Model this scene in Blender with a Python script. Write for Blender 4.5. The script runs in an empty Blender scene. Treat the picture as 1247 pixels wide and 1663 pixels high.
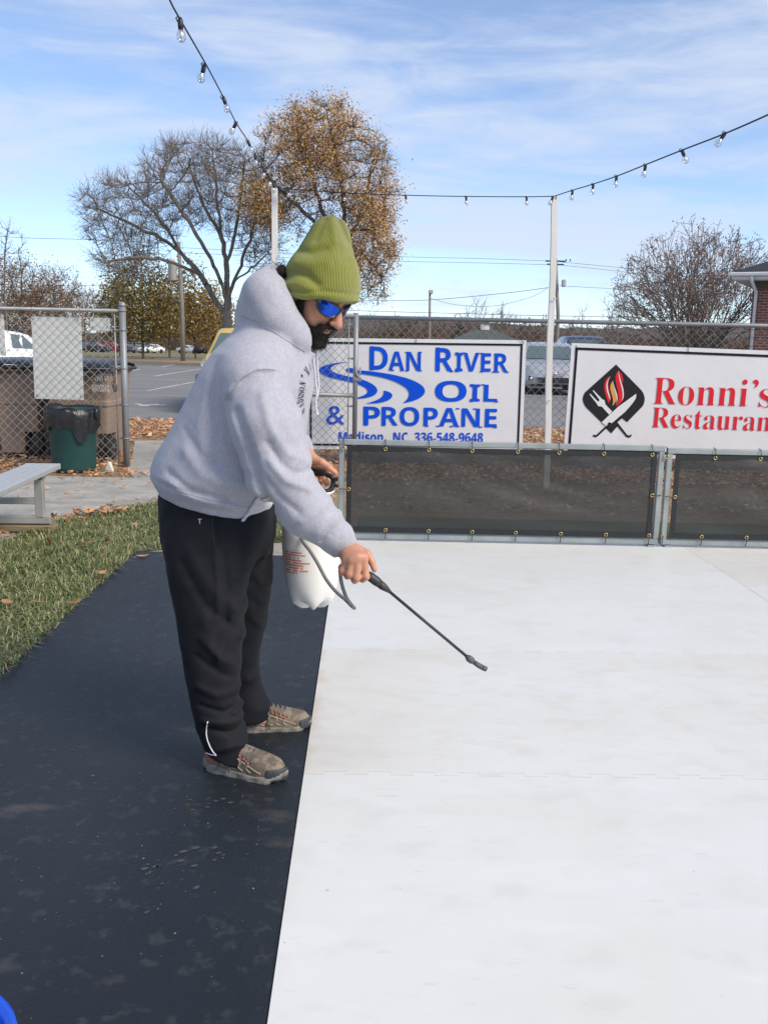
import bpy, math, random
import numpy as np
from mathutils import Vector, Matrix
from mathutils.bvhtree import BVHTree
from mathutils.geometry import tessellate_polygon as tessellate
random.seed(7)
rng = np.random.default_rng(7)
scene = bpy.context.scene
COL = scene.collection
PI = math.pi

# ------------------------------------------------------------------ camera
W, H, FPX = 1247, 1663, 1500.0
CAMZ = 1.4
PITCH = math.atan((831.5 - 553) / FPX)
ROLL = .021
F_ = np.array((0, math.cos(PITCH), -math.sin(PITCH)))
U0 = np.array((0, math.sin(PITCH), math.cos(PITCH)))
X_ = np.array((1.0, 0, 0))
R_ = math.cos(ROLL) * X_ + math.sin(ROLL) * U0
U_ = math.cos(ROLL) * U0 - math.sin(ROLL) * X_

def ray(px, py):
    return F_ + (px - 623.5) / FPX * R_ - (py - 831.5) / FPX * U_

def M(px, py, Y):
    """point of the place seen at a photo pixel, on the upright plane y = Y"""
    d = ray(px, py); t = Y / d[1]
    return np.array((d[0] * t, Y, CAMZ + d[2] * t))

def G(px, py, z=0.0):
    d = ray(px, py); t = (z - CAMZ) / d[2]
    return np.array((d[0] * t, d[1] * t, z))

cd = bpy.data.cameras.new('camera'); cam = bpy.data.objects.new('camera', cd); COL.objects.link(cam)
cd.sensor_fit = 'VERTICAL'; cd.sensor_height = 24.0; cd.lens = 24.0 * FPX / H
cd.clip_start = .05; cd.clip_end = 5000
mw = Matrix.Identity(4)
for i in range(3):
    mw[i][0] = R_[i]; mw[i][1] = U_[i]; mw[i][2] = -F_[i]
mw[2][3] = CAMZ
cam.matrix_world = mw
scene.camera = cam

# ------------------------------------------------------------------ objects
def tag(o, label=None, cat=None, group=None, kind=None):
    if label: o['label'] = label
    if cat: o['category'] = cat
    if group: o['group'] = group
    if kind: o['kind'] = kind
    return o

def empty(name, loc, rz=0.0):
    o = bpy.data.objects.new(name, None); COL.objects.link(o)
    o.location = tuple(loc); o.rotation_euler = (0, 0, rz); o.empty_display_size = .1
    return o

def mesh_obj(name, verts, faces, mats, parent=None, smooth=True, midx=None, world=False):
    """world=True: verts are in world space and parent is an Empty/mesh with a plain location"""
    me = bpy.data.meshes.new(name)
    me.from_pydata([tuple(map(float, v)) for v in verts], [], [tuple(map(int, f)) for f in faces])
    if not isinstance(mats, (list, tuple)): mats = [mats]
    for m in mats: me.materials.append(m)
    if midx is not None: me.polygons.foreach_set('material_index', np.asarray(midx, np.int32))
    if smooth: me.polygons.foreach_set('use_smooth', np.ones(len(me.polygons), bool))
    me.update()
    o = bpy.data.objects.new(name, me); COL.objects.link(o)
    if parent is not None: o.parent = parent
    return o

def np_mesh(name, V, quads, mat, parent=None, smooth=True, tris=None, attr=None):
    """fast path for big meshes"""
    me = bpy.data.meshes.new(name)
    V = np.asarray(V, np.float32)
    nq = 0 if quads is None else len(quads); nt = 0 if tris is None else len(tris)
    loops = []; sizes = []
    if nq: loops.append(np.asarray(quads, np.int32).ravel()); sizes.append(np.full(nq, 4, np.int32))
    if nt: loops.append(np.asarray(tris, np.int32).ravel()); sizes.append(np.full(nt, 3, np.int32))
    L = np.concatenate(loops); S = np.concatenate(sizes)
    me.vertices.add(len(V)); me.vertices.foreach_set('co', V.ravel())
    me.loops.add(len(L)); me.loops.foreach_set('vertex_index', L)
    me.polygons.add(len(S))
    me.polygons.foreach_set('loop_start', np.concatenate(([0], np.cumsum(S)[:-1])).astype(np.int32))
    me.polygons.foreach_set('loop_total', S)
    if smooth: me.polygons.foreach_set('use_smooth', np.ones(len(S), bool))
    for m in (mat if isinstance(mat, (list, tuple)) else [mat]): me.materials.append(m)
    me.update(calc_edges=True); me.validate()
    if attr:
        for k, v in attr.items():
            if v.ndim == 1:
                a = me.attributes.new(k, 'FLOAT', 'POINT'); a.data.foreach_set('value', v.astype(np.float32))
            else:
                a = me.attributes.new(k, 'FLOAT_VECTOR', 'POINT'); a.data.foreach_set('vector', v.astype(np.float32).ravel())
    o = bpy.data.objects.new(name, me); COL.objects.link(o)
    if parent is not None: o.parent = parent
    return o

class MB:
    """collects simple shapes into ONE mesh"""
    def __init__(s): s.v = []; s.f = []; s.m = []; s.cur = 0; s.sm = []
    def add(s, vs, fs, smooth=False):
        b = len(s.v); s.v += [tuple(map(float, v)) for v in vs]
        s.f += [tuple(b + i for i in f) for f in fs]; s.m += [s.cur] * len(fs); s.sm += [smooth] * len(fs)
        return s
    def box(s, c, d, rz=0.0, rot=None, bevel=0.0):
        hx, hy, hz = d[0] / 2, d[1] / 2, d[2] / 2
        if rot is None: rot = Matrix.Rotation(rz, 3, 'Z')
        if bevel <= 0:
            vs = [Vector((x, y, z)) for x in (-hx, hx) for y in (-hy, hy) for z in (-hz, hz)]
            fs = [(0, 1, 3, 2), (4, 6, 7, 5), (0, 4, 5, 1), (2, 3, 7, 6), (0, 2, 6, 4), (1, 5, 7, 3)]
        else:
            b = min(bevel, hx * .9, hy * .9, hz * .9)
            vs = []; fs = []
            idx = {}
            for sx in (-1, 1):
                for sy in (-1, 1):
                    for sz in (-1, 1):
                        for a in range(3):
                            q = [sx * (hx - b), sy * (hy - b), sz * (hz - b)]
                            q[a] = (sx * hx, sy * hy, sz * hz)[a]
                            idx[(sx, sy, sz, a)] = len(vs); vs.append(Vector(q))
            I = idx
            for a in range(3):
                o = [k for k in range(3) if k != a]
                for sgn in (-1, 1):
                    ring = []
                    for (p, q) in ((-1, -1), (1, -1), (1, 1), (-1, 1)):
                        t = [0, 0, 0]; t[a] = sgn; t[o[0]] = p; t[o[1]] = q
                        ring.append(I[(t[0], t[1], t[2], a)])
                    flip = (sgn > 0) == (a == 1)
                    fs.append(tuple(ring[::-1] if flip else ring))
            for a in range(3):
                o = [k for k in range(3) if k != a]
                for p in (-1, 1):
                    for q in (-1, 1):
                        t0 = [0, 0, 0]; t0[a] = -1; t0[o[0]] = p; t0[o[1]] = q
                        t1 = list(t0); t1[a] = 1
                        fs.append((I[(*t0, o[0])], I[(*t1, o[0])], I[(*t1, o[1])], I[(*t0, o[1])]))
            for sx in (-1, 1):
                for sy in (-1, 1):
                    for sz in (-1, 1):
                        fs.append((I[(sx, sy, sz, 0)], I[(sx, sy, sz, 1)], I[(sx, sy, sz, 2)]))
        c = Vector(c)
        return s.add([rot @ v + c for v in vs], fs, False)
    def bar(s, a, b, w, h, bevel=0.0):
        a = Vector(a); b = Vector(b); d = b - a; L = d.length; x = d.normalized()
        up = Vector((0, 0, 1)) if abs(x.z) < .95 else Vector((0, 1, 0))
        y = up.cross(x).normalized(); z = x.cross(y)
        rot = Matrix((x, y, z)).transposed()
        return s.box((a + b) / 2, (L, w, h), rot=rot, bevel=bevel)
    def tube(s, pts, r, n=8, caps=True, closed=False):
        pts = [Vector(p) for p in pts]; k = len(pts)
        rs = r if isinstance(r, (list, tuple)) else [r] * k
        vs = []; fs = []; prev = None
        for i, p in enumerate(pts):
            if closed: t = pts[(i + 1) % k] - pts[i - 1]
            else: t = pts[min(i + 1, k - 1)] - pts[max(i - 1, 0)]
            t = t.normalized() if t.length > 1e-9 else Vector((0, 0, 1))
            if prev is None:
                ref = Vector((0, 0, 1)) if abs(t.z) < .9 else Vector((1, 0, 0))
                u = t.cross(ref).normalized()
            else:
                u = (prev - t * prev.dot(t)).normalized()
            prev = u; w = t.cross(u)
            for j in range(n):
                a = 2 * PI * j / n
                vs.append(p + (u * math.cos(a) + w * math.sin(a)) * rs[i])
        m = k if closed else k - 1
        for i in range(m):
            for j in range(n):
                a = i * n + j; b = i * n + (j + 1) % n; c = ((i + 1) % k) * n + (j + 1) % n; d = ((i + 1) % k) * n + j
                fs.append((a, b, c, d))
        if caps and not closed:
            fs.append(tuple(range(n))[::-1]); fs.append(tuple((k - 1) * n + j for j in range(n)))
        return s.add(vs, fs, True)
    def lathe(s, prof, c=(0, 0, 0), n=24, rot=None, sx=1.0, sy=1.0):
        c = Vector(c); vs = []; fs = []
        for (r, z) in prof:
            for j in range(n):
                a = 2 * PI * j / n; v = Vector((r * math.cos(a) * sx, r * math.sin(a) * sy, z))
                if rot is not None: v = rot @ v
                vs.append(v + c)
        for i in range(len(prof) - 1):
            for j in range(n):
                fs.append((i * n + j, i * n + (j + 1) % n, (i + 1) * n + (j + 1) % n, (i + 1) * n + j))
        if prof[0][0] > 1e-6: fs.append(tuple(range(n))[::-1])
        if prof[-1][0] > 1e-6: fs.append(tuple((len(prof) - 1) * n + j for j in range(n)))
        return s.add(vs, fs, True)
    def prism(s, poly, o, u, v, depth, nrm=None):
        """polygon (2-D) laid in plane (o,u,v), extruded by depth along u x v"""
        o = Vector(o); u = Vector(u); v = Vector(v); nv = (u.cross(v)).normalized() if nrm is None else Vector(nrm)
        k = len(poly)
        vs = [o + u * p[0] + v * p[1] for p in poly]; vs2 = [q + nv * depth for q in vs]
        tri = tessellate([[Vector((p[0], p[1], 0)) for p in poly]]) if k > 4 else None
        caps = [tuple(range(k))[::-1], tuple(range(k, 2 * k))] if not tri else [tuple(t) for t in tri] + [tuple(q + k for q in t) for t in tri]
        fs = caps + [(i, (i + 1) % k, k + (i + 1) % k, k + i) for i in range(k)]
        return s.add(vs + vs2, fs, False)
    def sphere(s, c, r, n=10, m=7, sc=(1, 1, 1)):
        vs = []; fs = []; c = Vector(c)
        for i in range(m + 1):
            th = PI * i / m
            for j in range(n):
                a = 2 * PI * j / n
                vs.append(c + Vector((r * sc[0] * math.sin(th) * math.cos(a), r * sc[1] * math.sin(th) * math.sin(a), r * sc[2] * math.cos(th))))
        for i in range(m):
            for j in range(n):
                fs.append((i * n + j, (i + 1) * n + j, (i + 1) * n + (j + 1) % n, i * n + (j + 1) % n))
        return s.add(vs, fs, True)
    def build(s, name, mats, parent=None, smooth=None, local=None):
        vs = s.v
        if local is not None:
            l = Vector(local); vs = [tuple(Vector(v) - l) for v in vs]
        o = mesh_obj(name, vs, s.f, mats, parent, smooth=False, midx=s.m)
        o.data.polygons.foreach_set('use_smooth', np.array(s.sm if smooth is None else [smooth] * len(s.f), bool))
        return o

def wpart(mb, name, m, parent):
    """MB in world coordinates -> child of a thing's Empty (unrotated) or of one of its parts"""
    off = Vector((0, 0, 0)); q = parent
    while q is not None: off += q.location; q = q.parent
    return mb.build(name, m, parent, local=off)

def bez(p0, p1, p2, p3, n=10, end=False):
    out = []
    for i in range(n + (1 if end else 0)):
        t = i / n; a = (1 - t) ** 3; b = 3 * t * (1 - t) ** 2; c = 3 * t * t * (1 - t); d = t ** 3
        out.append((a * p0[0] + b * p1[0] + c * p2[0] + d * p3[0], a * p0[1] + b * p1[1] + c * p2[1] + d * p3[1]))
    return out

def catmull(P, n=6, closed=False):
    P = [Vector(p) for p in P]; out = []; k = len(P)
    rngk = range(k) if closed else range(k - 1)
    for i in rngk:
        if closed: a, b, c, d = P[i - 1], P[i], P[(i + 1) % k], P[(i + 2) % k]
        else: a, b, c, d = P[max(i - 1, 0)], P[i], P[i + 1], P[min(i + 2, k - 1)]
        for j in range(n):
            t = j / n
            out.append(.5 * ((2 * b) + (c - a) * t + (2 * a - 5 * b + 4 * c - d) * t * t + (3 * b - a - 3 * c + d) * t ** 3))
    if not closed: out.append(P[-1])
    return out

# ------------------------------------------------------------------ materials
def nodes_of(m):
    m.use_nodes = True; nt = m.node_tree
    return nt, nt.nodes, nt.links, nt.nodes['Principled BSDF']

def mat(name, col, rough=.7, metal=0.0, var=0.0, vscale=8.0, col2=None, bump=0.0, bscale=60.0, spec=.5,
        trans=0.0, alpha=1.0, island=False, detail=6.0, stretch=None, ramp=None, coat=0.0, sheen=0.0, bdist=.01):
    """procedural: two colours mixed by noise in object space + noise bump"""
    m = bpy.data.materials.new(name); nt, N, L, b = nodes_of(m)
    b.inputs['Roughness'].default_value = rough; b.inputs['Metallic'].default_value = metal
    b.inputs['Specular IOR Level'].default_value = spec
    b.inputs['Transmission Weight'].default_value = trans; b.inputs['Alpha'].default_value = alpha
    b.inputs['Coat Weight'].default_value = coat
    b.inputs['Sheen Weight'].default_value = sheen
    col = tuple(col)
    if col2 is None: col2 = tuple(max(0, c * (1 - var)) for c in col)
    tc = N.new('ShaderNodeTexCoord'); mp = N.new('ShaderNodeMapping')
    L.new(tc.outputs['Object'], mp.inputs['Vector'])
    if stretch: mp.inputs['Scale'].default_value = stretch
    mx = N.new('ShaderNodeMix'); mx.data_type = 'RGBA'
    mx.inputs['A'].default_value = (*col, 1); mx.inputs['B'].default_value = (*col2, 1)
    if island:
        g = N.new('ShaderNodeNewGeometry'); L.new(g.outputs['Random Per Island'], mx.inputs['Factor'])
    else:
        nz = N.new('ShaderNodeTexNoise'); nz.inputs['Scale'].default_value = vscale; nz.inputs['Detail'].default_value = detail
        L.new(mp.outputs['Vector'], nz.inputs['Vector'])
        rp = N.new('ShaderNodeValToRGB'); lo, hi = ramp or (.35, .65)
        rp.color_ramp.elements[0].position = lo; rp.color_ramp.elements[1].position = hi
        L.new(nz.outputs['Fac'], rp.inputs['Fac']); L.new(rp.outputs['Color'], mx.inputs['Factor'])
    L.new(mx.outputs['Result'], b.inputs['Base Color'])
    if bump > 0:
        nb = N.new('ShaderNodeTexNoise'); nb.inputs['Scale'].default_value = bscale; nb.inputs['Detail'].default_value = 5
        L.new(mp.outputs['Vector'], nb.inputs['Vector'])
        bp = N.new('ShaderNodeBump'); bp.inputs['Strength'].default_value = bump; bp.inputs['Distance'].default_value = bdist
        L.new(nb.outputs['Fac'], bp.inputs['Height']); L.new(bp.outputs['Normal'], b.inputs['Normal'])
    m['mix'] = mx.name
    return m

def layer(m, col, scale, lo, hi, detail=5, stretch=None, strength=1.0, rough=None):
    """one more noise-shaped stain over a mat() colour"""
    nt = m.node_tree; N, L = nt.nodes, nt.links; b = N['Principled BSDF']
    prev = b.inputs['Base Color'].links[0].from_socket
    tc = N.new('ShaderNodeTexCoord'); mp = N.new('ShaderNodeMapping'); L.new(tc.outputs['Object'], mp.inputs['Vector'])
    if stretch: mp.inputs['Scale'].default_value = stretch
    mp.inputs['Location'].default_value = (random.random() * 9, random.random() * 9, random.random() * 9)
    nz = N.new('ShaderNodeTexNoise'); nz.inputs['Scale'].default_value = scale; nz.inputs['Detail'].default_value = detail
    L.new(mp.outputs['Vector'], nz.inputs['Vector'])
    mr = N.new('ShaderNodeMapRange'); mr.inputs['From Min'].default_value = lo; mr.inputs['From Max'].default_value = hi
    mr.inputs['To Max'].default_value = strength
    L.new(nz.outputs['Fac'], mr.inputs['Value'])
    mx = N.new('ShaderNodeMix'); mx.data_type = 'RGBA'; mx.inputs['B'].default_value = (*col, 1)
    L.new(mr.outputs['Result'], mx.inputs['Factor']); L.new(prev, mx.inputs['A'])
    L.new(mx.outputs['Result'], b.inputs['Base Color'])
    return m

def S(r, g, b):
    """sRGB 0-255 -> linear"""
    f = lambda c: (c / 255 / 12.92) if c / 255 <= .04045 else ((c / 255 + .055) / 1.055) ** 2.4
    return (f(r), f(g), f(b))

# ------------------------------------------------------------------ lettering
def bold_serif(s):
    return ''.join(chr(0x1d400 + ord(c) - 65) if 'A' <= c <= 'Z' else chr(0x1d41a + ord(c) - 97) if 'a' <= c <= 'z' else c for c in s)

def bold_sans(s):
    return ''.join(chr(0x1d5d4 + ord(c) - 65) if 'A' <= c <= 'Z' else chr(0x1d5ee + ord(c) - 97) if 'a' <= c <= 'z'
                   else chr(0x1d7ec + ord(c) - 48) if '0' <= c <= '9' else c for c in s)

_glyph = {}
def text_mesh(s, off=0.0):
    """2-D verts and faces of a line of lettering, normalised: x from 0, baseline y=0 (font units)"""
    k = (s, off)
    if k not in _glyph:
        c = bpy.data.curves.new('lettering', 'FONT'); c.body = s; c.size = 1; c.offset = off; c.resolution_u = 4
        o = bpy.data.objects.new('lettering', c); COL.objects.link(o)
        dg = bpy.context.evaluated_depsgraph_get(); dg.update()
        me = bpy.data.meshes.new_from_object(o.evaluated_get(dg))
        V = [tuple(v.co)[:2] for v in me.vertices]; Fc = [tuple(p.vertices) for p in me.polygons]
        bpy.data.objects.remove(o); bpy.data.curves.remove(c); bpy.data.meshes.remove(me)
        _glyph[k] = (V, Fc)
    return _glyph[k]

def lay_text(mb, s, o, u, v, width=None, height=None, off=0.0, lift=None, fn=None, ref=None):
    """flat lettering on plane o,u,v; box scaled to width and to cap height"""
    V, Fc = text_mesh(s, off)
    x0 = min(p[0] for p in V); x1 = max(p[0] for p in V)
    y1 = max(p[1] for p in text_mesh(ref or s, off)[0])
    sx = (width / (x1 - x0)) if width else height / y1
    sy = (height / y1) if height else sx
    o = Vector(o); u = Vector(u); v = Vector(v)
    pts = [((p[0] - x0) * sx, p[1] * sy) for p in V]
    if fn: pts = [fn(*p) for p in pts]
    mb.add([o + u * p[0] + v * p[1] for p in pts], Fc)
# ================================================================== the man: implicit surfaces -> one mesh per garment
f32 = np.float32
def smin(a, b, k):
    h = np.clip(.5 + .5 * (b - a) / k, 0, 1); return b + (a - b) * h - k * h * (1 - h)
def smax(a, b, k): return -smin(-a, -b, k)
def cone(P, a, b, ra, rb, flat=None):
    """tapered capsule; flat=(dir, factor) squeezes it along a direction"""
    a = np.asarray(a, f32); b = np.asarray(b, f32); ab = b - a; L = float(ab @ ab) + 1e-9
    q = P - a; t = np.clip((q @ ab) / L, 0, 1); d = q - t[:, None] * ab
    if flat is not None:
        n = np.asarray(flat[0], f32); n = n / np.linalg.norm(n); k = d @ n
        d = d + np.outer(k * (flat[1] - 1), n)
    return np.sqrt((d * d).sum(1)) - (ra + (rb - ra) * t)
def chain(P, pts, rs, k=.01):
    d = None
    for i in range(len(pts) - 1):
        c = cone(P, pts[i], pts[i + 1], rs[i], rs[i + 1]); d = c if d is None else smin(d, c, k)
    return d
def ell(P, c, r, A=None):
    q = P - np.asarray(c, f32)
    if A is not None: q = q @ np.asarray(A, f32).T
    r = np.asarray(r, f32); k0 = np.sqrt(((q / r) ** 2).sum(1)); k1 = np.sqrt(((q / (r * r)) ** 2).sum(1)) + 1e-9
    return k0 * (k0 - 1) / k1
def loftz(P, rows, pw=2.0, cap=True):
    """rows: (z, cx, cy, rx, ry) — stack of (super)ellipses"""
    rows = sorted(rows); T = np.array(rows, f32); z = P[:, 2]
    cx, cy, rx, ry = (np.interp(z, T[:, 0], T[:, i]).astype(f32) for i in (1, 2, 3, 4))
    qx = np.abs(P[:, 0] - cx) / rx; qy = np.abs(P[:, 1] - cy) / ry
    d = ((qx ** pw + qy ** pw) ** (1 / pw) - 1) * np.minimum(rx, ry)
    if cap: d = np.maximum(d, np.maximum(z - T[-1, 0], T[0, 0] - z))
    return d
def rows_px(rows, Y):
    """(photo row, left, right, half depth[, Y]) -> loft rows"""
    out = []
    for r in rows:
        y = r[4] if len(r) > 4 else Y
        a = M(r[1], r[0], y); b = M(r[2], r[0], y)
        out.append((.5 * (a[2] + b[2]), .5 * (a[0] + b[0]), y, .5 * (b[0] - a[0]), r[3]))
    return out
_w = rng.normal(size=(24, 3)); _ph = rng.uniform(0, 6.28, 24)
def wob(P, freq, n=8, o=0):
    d = 0
    for i in range(n):
        w = _w[(i + o) % 24]; w = w / np.linalg.norm(w) * freq * (1 + .35 * (i % 3)); d = d + np.sin(P @ w.astype(f32) + f32(_ph[i]))
    return d / n
def folds(P, lines, Y):
    """ridges (+) and creases (-) of cloth: (amplitude, width, [photo pixels]) on the side facing Y, plus their depth"""
    d = np.zeros(len(P), f32)
    for ln in lines:
        amp, w, pts = ln[:3]; y = ln[3] if len(ln) > 3 else Y
        pts = [M(px, py, y) for px, py in pts]
        best = None
        for a, b in zip(pts[:-1], pts[1:]):
            a2 = a[[0, 2]].astype(f32); ab = b[[0, 2]].astype(f32) - a2; q = P[:, [0, 2]] - a2
            t = np.clip((q @ ab) / (ab @ ab), 0, 1); e = ((q - t[:, None] * ab) ** 2).sum(1)
            best = e if best is None else np.minimum(best, e)
        g = np.exp(-best / (w * w)) * np.clip((y + .16 - P[:, 1]) / .12, 0, 1)
        d += amp * g
    return d

def surface(f, lo, hi, h, smooth=1, mul=4):
    """naive surface nets, evaluated only near the surface"""
    lo = np.asarray(lo, float); n = (np.ceil((np.asarray(hi) - lo) / (h * mul)).astype(int) + 1)
    H = h * mul
    ax = [lo[i] + H * np.arange(n[i] + 1) for i in range(3)]
    C = np.stack(np.meshgrid(*ax, indexing='ij'), -1).reshape(-1, 3).astype(f32)
    cv = f(C).reshape(n + 1)
    near = np.abs(cv[:-1, :-1, :-1])
    for i in (0, 1):
        for j in (0, 1):
            for k in (0, 1):
                near = np.minimum(near, np.abs(cv[i:n[0] + i, j:n[1] + j, k:n[2] + k]))
    act = near < H * 1.35
    Fv = np.repeat(np.repeat(np.repeat(cv, mul, 0), mul, 1), mul, 2)[:n[0] * mul + 1, :n[1] * mul + 1, :n[2] * mul + 1].copy()
    bi = np.argwhere(act)
    off = np.stack(np.meshgrid(*[np.arange(mul + 1)] * 3, indexing='ij'), -1).reshape(-1, 3)
    idx = (bi[:, None, :] * mul + off[None]).reshape(-1, 3)
    dims = np.array(Fv.shape)
    flat = np.unique((idx[:, 0] * dims[1] + idx[:, 1]) * dims[2] + idx[:, 2])
    ii = np.stack(np.unravel_index(flat, Fv.shape), -1)
    vals = np.empty(len(flat), f32); step = 400000
    for s in range(0, len(flat), step):
        vals[s:s + step] = f((lo + ii[s:s + step] * h).astype(f32))
    Fv.ravel()[flat] = vals
    ins = Fv < 0
    c = np.zeros(dims - 1, np.uint8)
    for i in (0, 1):
        for j in (0, 1):
            for k in (0, 1): c += ins[i:dims[0] - 1 + i, j:dims[1] - 1 + j, k:dims[2] - 1 + k]
    cells = np.argwhere((c > 0) & (c < 8))
    vid = -np.ones(dims - 1, np.int64); vid[tuple(cells.T)] = np.arange(len(cells))
    acc = np.zeros((len(cells), 3)); cnt = np.zeros(len(cells))
    corners = [(i, j, k) for i in (0, 1) for j in (0, 1) for k in (0, 1)]
    cvv = {q: Fv[tuple((cells + q).T)] for q in corners}
    for q in corners:
        for a in range(3):
            if q[a] == 0:
                q2 = list(q); q2[a] = 1; q2 = tuple(q2)
                A, B = cvv[q], cvv[q2]; m = (A < 0) != (B < 0)
                t = A[m] / (A[m] - B[m] + 1e-12)
                p = np.tile(np.array(q, float), (m.sum(), 1)); p[:, a] += t
                acc[m] += p; cnt[m] += 1
    V = lo + (cells + acc / cnt[:, None]) * h
    quads = []
    for a in range(3):
        b, c2 = (a + 1) % 3, (a + 2) % 3
        s0 = [slice(None)] * 3; s1 = [slice(None)] * 3
        s0[a] = slice(0, -1); s1[a] = slice(1, None)
        A = ins[tuple(s0)]; B = ins[tuple(s1)]
        e = np.argwhere(A != B)
        ok = (e[:, b] > 0) & (e[:, c2] > 0) & (e[:, b] < dims[b] - 1) & (e[:, c2] < dims[c2] - 1); e = e[ok]
        def vv(db, dc):
            q = e.copy(); q[:, b] += db; q[:, c2] += dc; return vid[tuple(q.T)]
        Q = np.stack([vv(-1, -1), vv(0, -1), vv(0, 0), vv(-1, 0)], -1)
        fl = ~A[tuple(e.T)]
        Q[fl] = Q[fl][:, ::-1]; quads.append(Q)
    Q = np.concatenate(quads); Q = Q[(Q >= 0).all(1)]
    for _ in range(smooth):
        s = np.zeros_like(V); k = np.zeros(len(V))
        for i in range(4):
            np.add.at(s, Q[:, i], V[Q[:, (i + 1) % 4]]); np.add.at(k, Q[:, i], 1)
            np.add.at(s, Q[:, i], V[Q[:, (i - 1) % 4]]); np.add.at(k, Q[:, i], 1)
        V = .5 * V + .5 * s / np.maximum(k, 1)[:, None]
    return V, Q

YC = 2.98                                             # the man's middle plane
YN, YF = YC - .25, YC + .18                           # near (right) and far (left) arm

# ---- head frame
yaw = math.radians(30); pit = math.radians(34)
fh = np.array((math.cos(yaw), -math.sin(yaw), 0)); zz = np.array((0, 0, 1.0))
hf = math.cos(pit) * fh - math.sin(pit) * zz; hu = math.sin(pit) * fh + math.cos(pit) * zz
hl = np.cross(hu, hf)                                 # his left
HS = 1.01
HC = M(516, 475, YC - .03)
HA = np.stack((hf, hl, hu))                           # rows: world -> head
def hp(f, l, u): return HC + HS * (hf * f + hl * l + hu * u)

def head_sdf(P):
    q = ((P - HC.astype(f32)) @ HA.T.astype(f32)) / HS
    E = lambda c, r: ell(q, c, r)
    d = E((-.012, 0, .035), (.098, .077, .088))                       # skull
    d = smin(d, E((.035, 0, -.045), (.055, .056, .072)), .03)         # face block
    d = smin(d, E((.062, 0, -.092), (.030, .034, .026)), .03)         # chin
    for s in (-1, 1):
        d = smin(d, E((.010, s * .052, -.062), (.045, .016, .035)), .03)   # jaw
        d = smin(d, E((.066, s * .036, -.022), (.022, .024, .018)), .018)  # cheekbone
        d = smin(d, E((.079, s * .030, .022), (.018, .028, .010)), .014)   # brow
        d = smax(d, -E((.100, s * .033, .001), (.014, .020, .011)), .012)  # eye socket
        d = smin(d, E((.080, s * .032, .000), (.013, .014, .012)), .004)   # eyeball and lids
    d = smin(d, cone(q, (.088, 0, .008), (.116, 0, -.036), .010, .0135), .012)   # nose
    d = smin(d, E((.117, 0, -.040), (.012, .013, .010)), .008)
    for s in (-1, 1): d = smin(d, E((.104, s * .013, -.043), (.011, .008, .008)), .006)
    d = smin(d, E((.090, 0, -.068), (.016, .026, .008)), .008)        # lips
    d = smin(d, E((.088, 0, -.079), (.015, .022, .008)), .006)
    d = smax(d, -E((.108, 0, -.0735), (.016, .024, .0018)), .004)
    for s in (-1, 1):
        ear = smin(E((-.018, s * .080, -.006), (.020, .009, .033)), E((-.012, s * .078, -.034), (.012, .008, .013)), .008)
        ear = smax(ear, -E((-.014, s * .091, .000), (.010, .008, .018)), .006)
        d = smin(d, ear, .008)
    return d * HS

# ---- hands (points given where the photo shows the joints)
def m(px, py, y): return M(px, py, y)
near_w = m(560, 891, 2.765)
NF = [  # finger joints of the near (right) hand: index, middle, ring, little
    ([m(591, 905, 2.672), m(594, 936, 2.668), m(589, 941, 2.693), m(583, 931, 2.712)], (.0118, .0112, .0102, .009)),
    ([m(581, 905, 2.664), m(579, 938, 2.662), m(576, 943, 2.690), m(571, 931, 2.712)], (.0118, .0112, .0102, .009)),
    ([m(571, 909, 2.664), m(567, 932, 2.664), m(564, 936, 2.690), m(560, 925, 2.712)], (.0112, .0106, .0098, .0088)),
    ([m(562, 911, 2.676), m(556, 926, 2.676), m(554, 929, 2.696), m(553, 920, 2.712)], (.0104, .0098, .009, .008))]
NT = ([m(578, 890, 2.738), m(596, 899, 2.722), m(604, 913, 2.714), m(608, 925, 2.708)], (.0145, .0125, .0108, .009))
far_w = m(496, 741, 3.135)
FF = [
    ([m(531, 757, 3.150), m(533, 778, 3.160), m(531, 785, 3.138), m(526, 776, 3.108)], (.0115, .0110, .0100, .0088)),
    ([m(522, 758, 3.160), m(520, 782, 3.168), m(517, 789, 3.140), m(513, 778, 3.106)], (.0115, .0110, .0100, .0088)),
    ([m(513, 759, 3.164), m(509, 781, 3.168), m(506, 788, 3.140), m(502, 777, 3.106)], (.0110, .0105, .0096, .0086)),
    ([m(505, 760, 3.164), m(500, 777, 3.164), m(497, 782, 3.140), m(494, 774, 3.110)], (.0100, .0096, .0088, .0078))]
FT = ([m(508, 746, 3.115), m(522, 750, 3.100), m(535, 760, 3.094), m(545, 768, 3.092)], (.0150, .0130, .0110, .0090))
def hand_sdf(P, w, fingers, thumb, wr):
    palm = None
    for pts, rs in fingers:
        c = cone(P, w, pts[0], wr * .62, rs[0] * 1.22); palm = c if palm is None else smin(palm, c, .018)
    palm = smin(palm, cone(P, w, .5 * w + .5 * thumb[0][1], wr * .7, .016), .016)
    d = palm
    for pts, rs in fingers:
        d = smin(d, chain(P, pts, rs, .004), .006)
        for p_ in pts[:2]: d = smin(d, np.sqrt(((P - p_.astype(f32)) ** 2).sum(1)) - rs[0] * 1.10, .004)
    return smin(d, chain(P, thumb[0], thumb[1], .004), .008)

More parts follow.
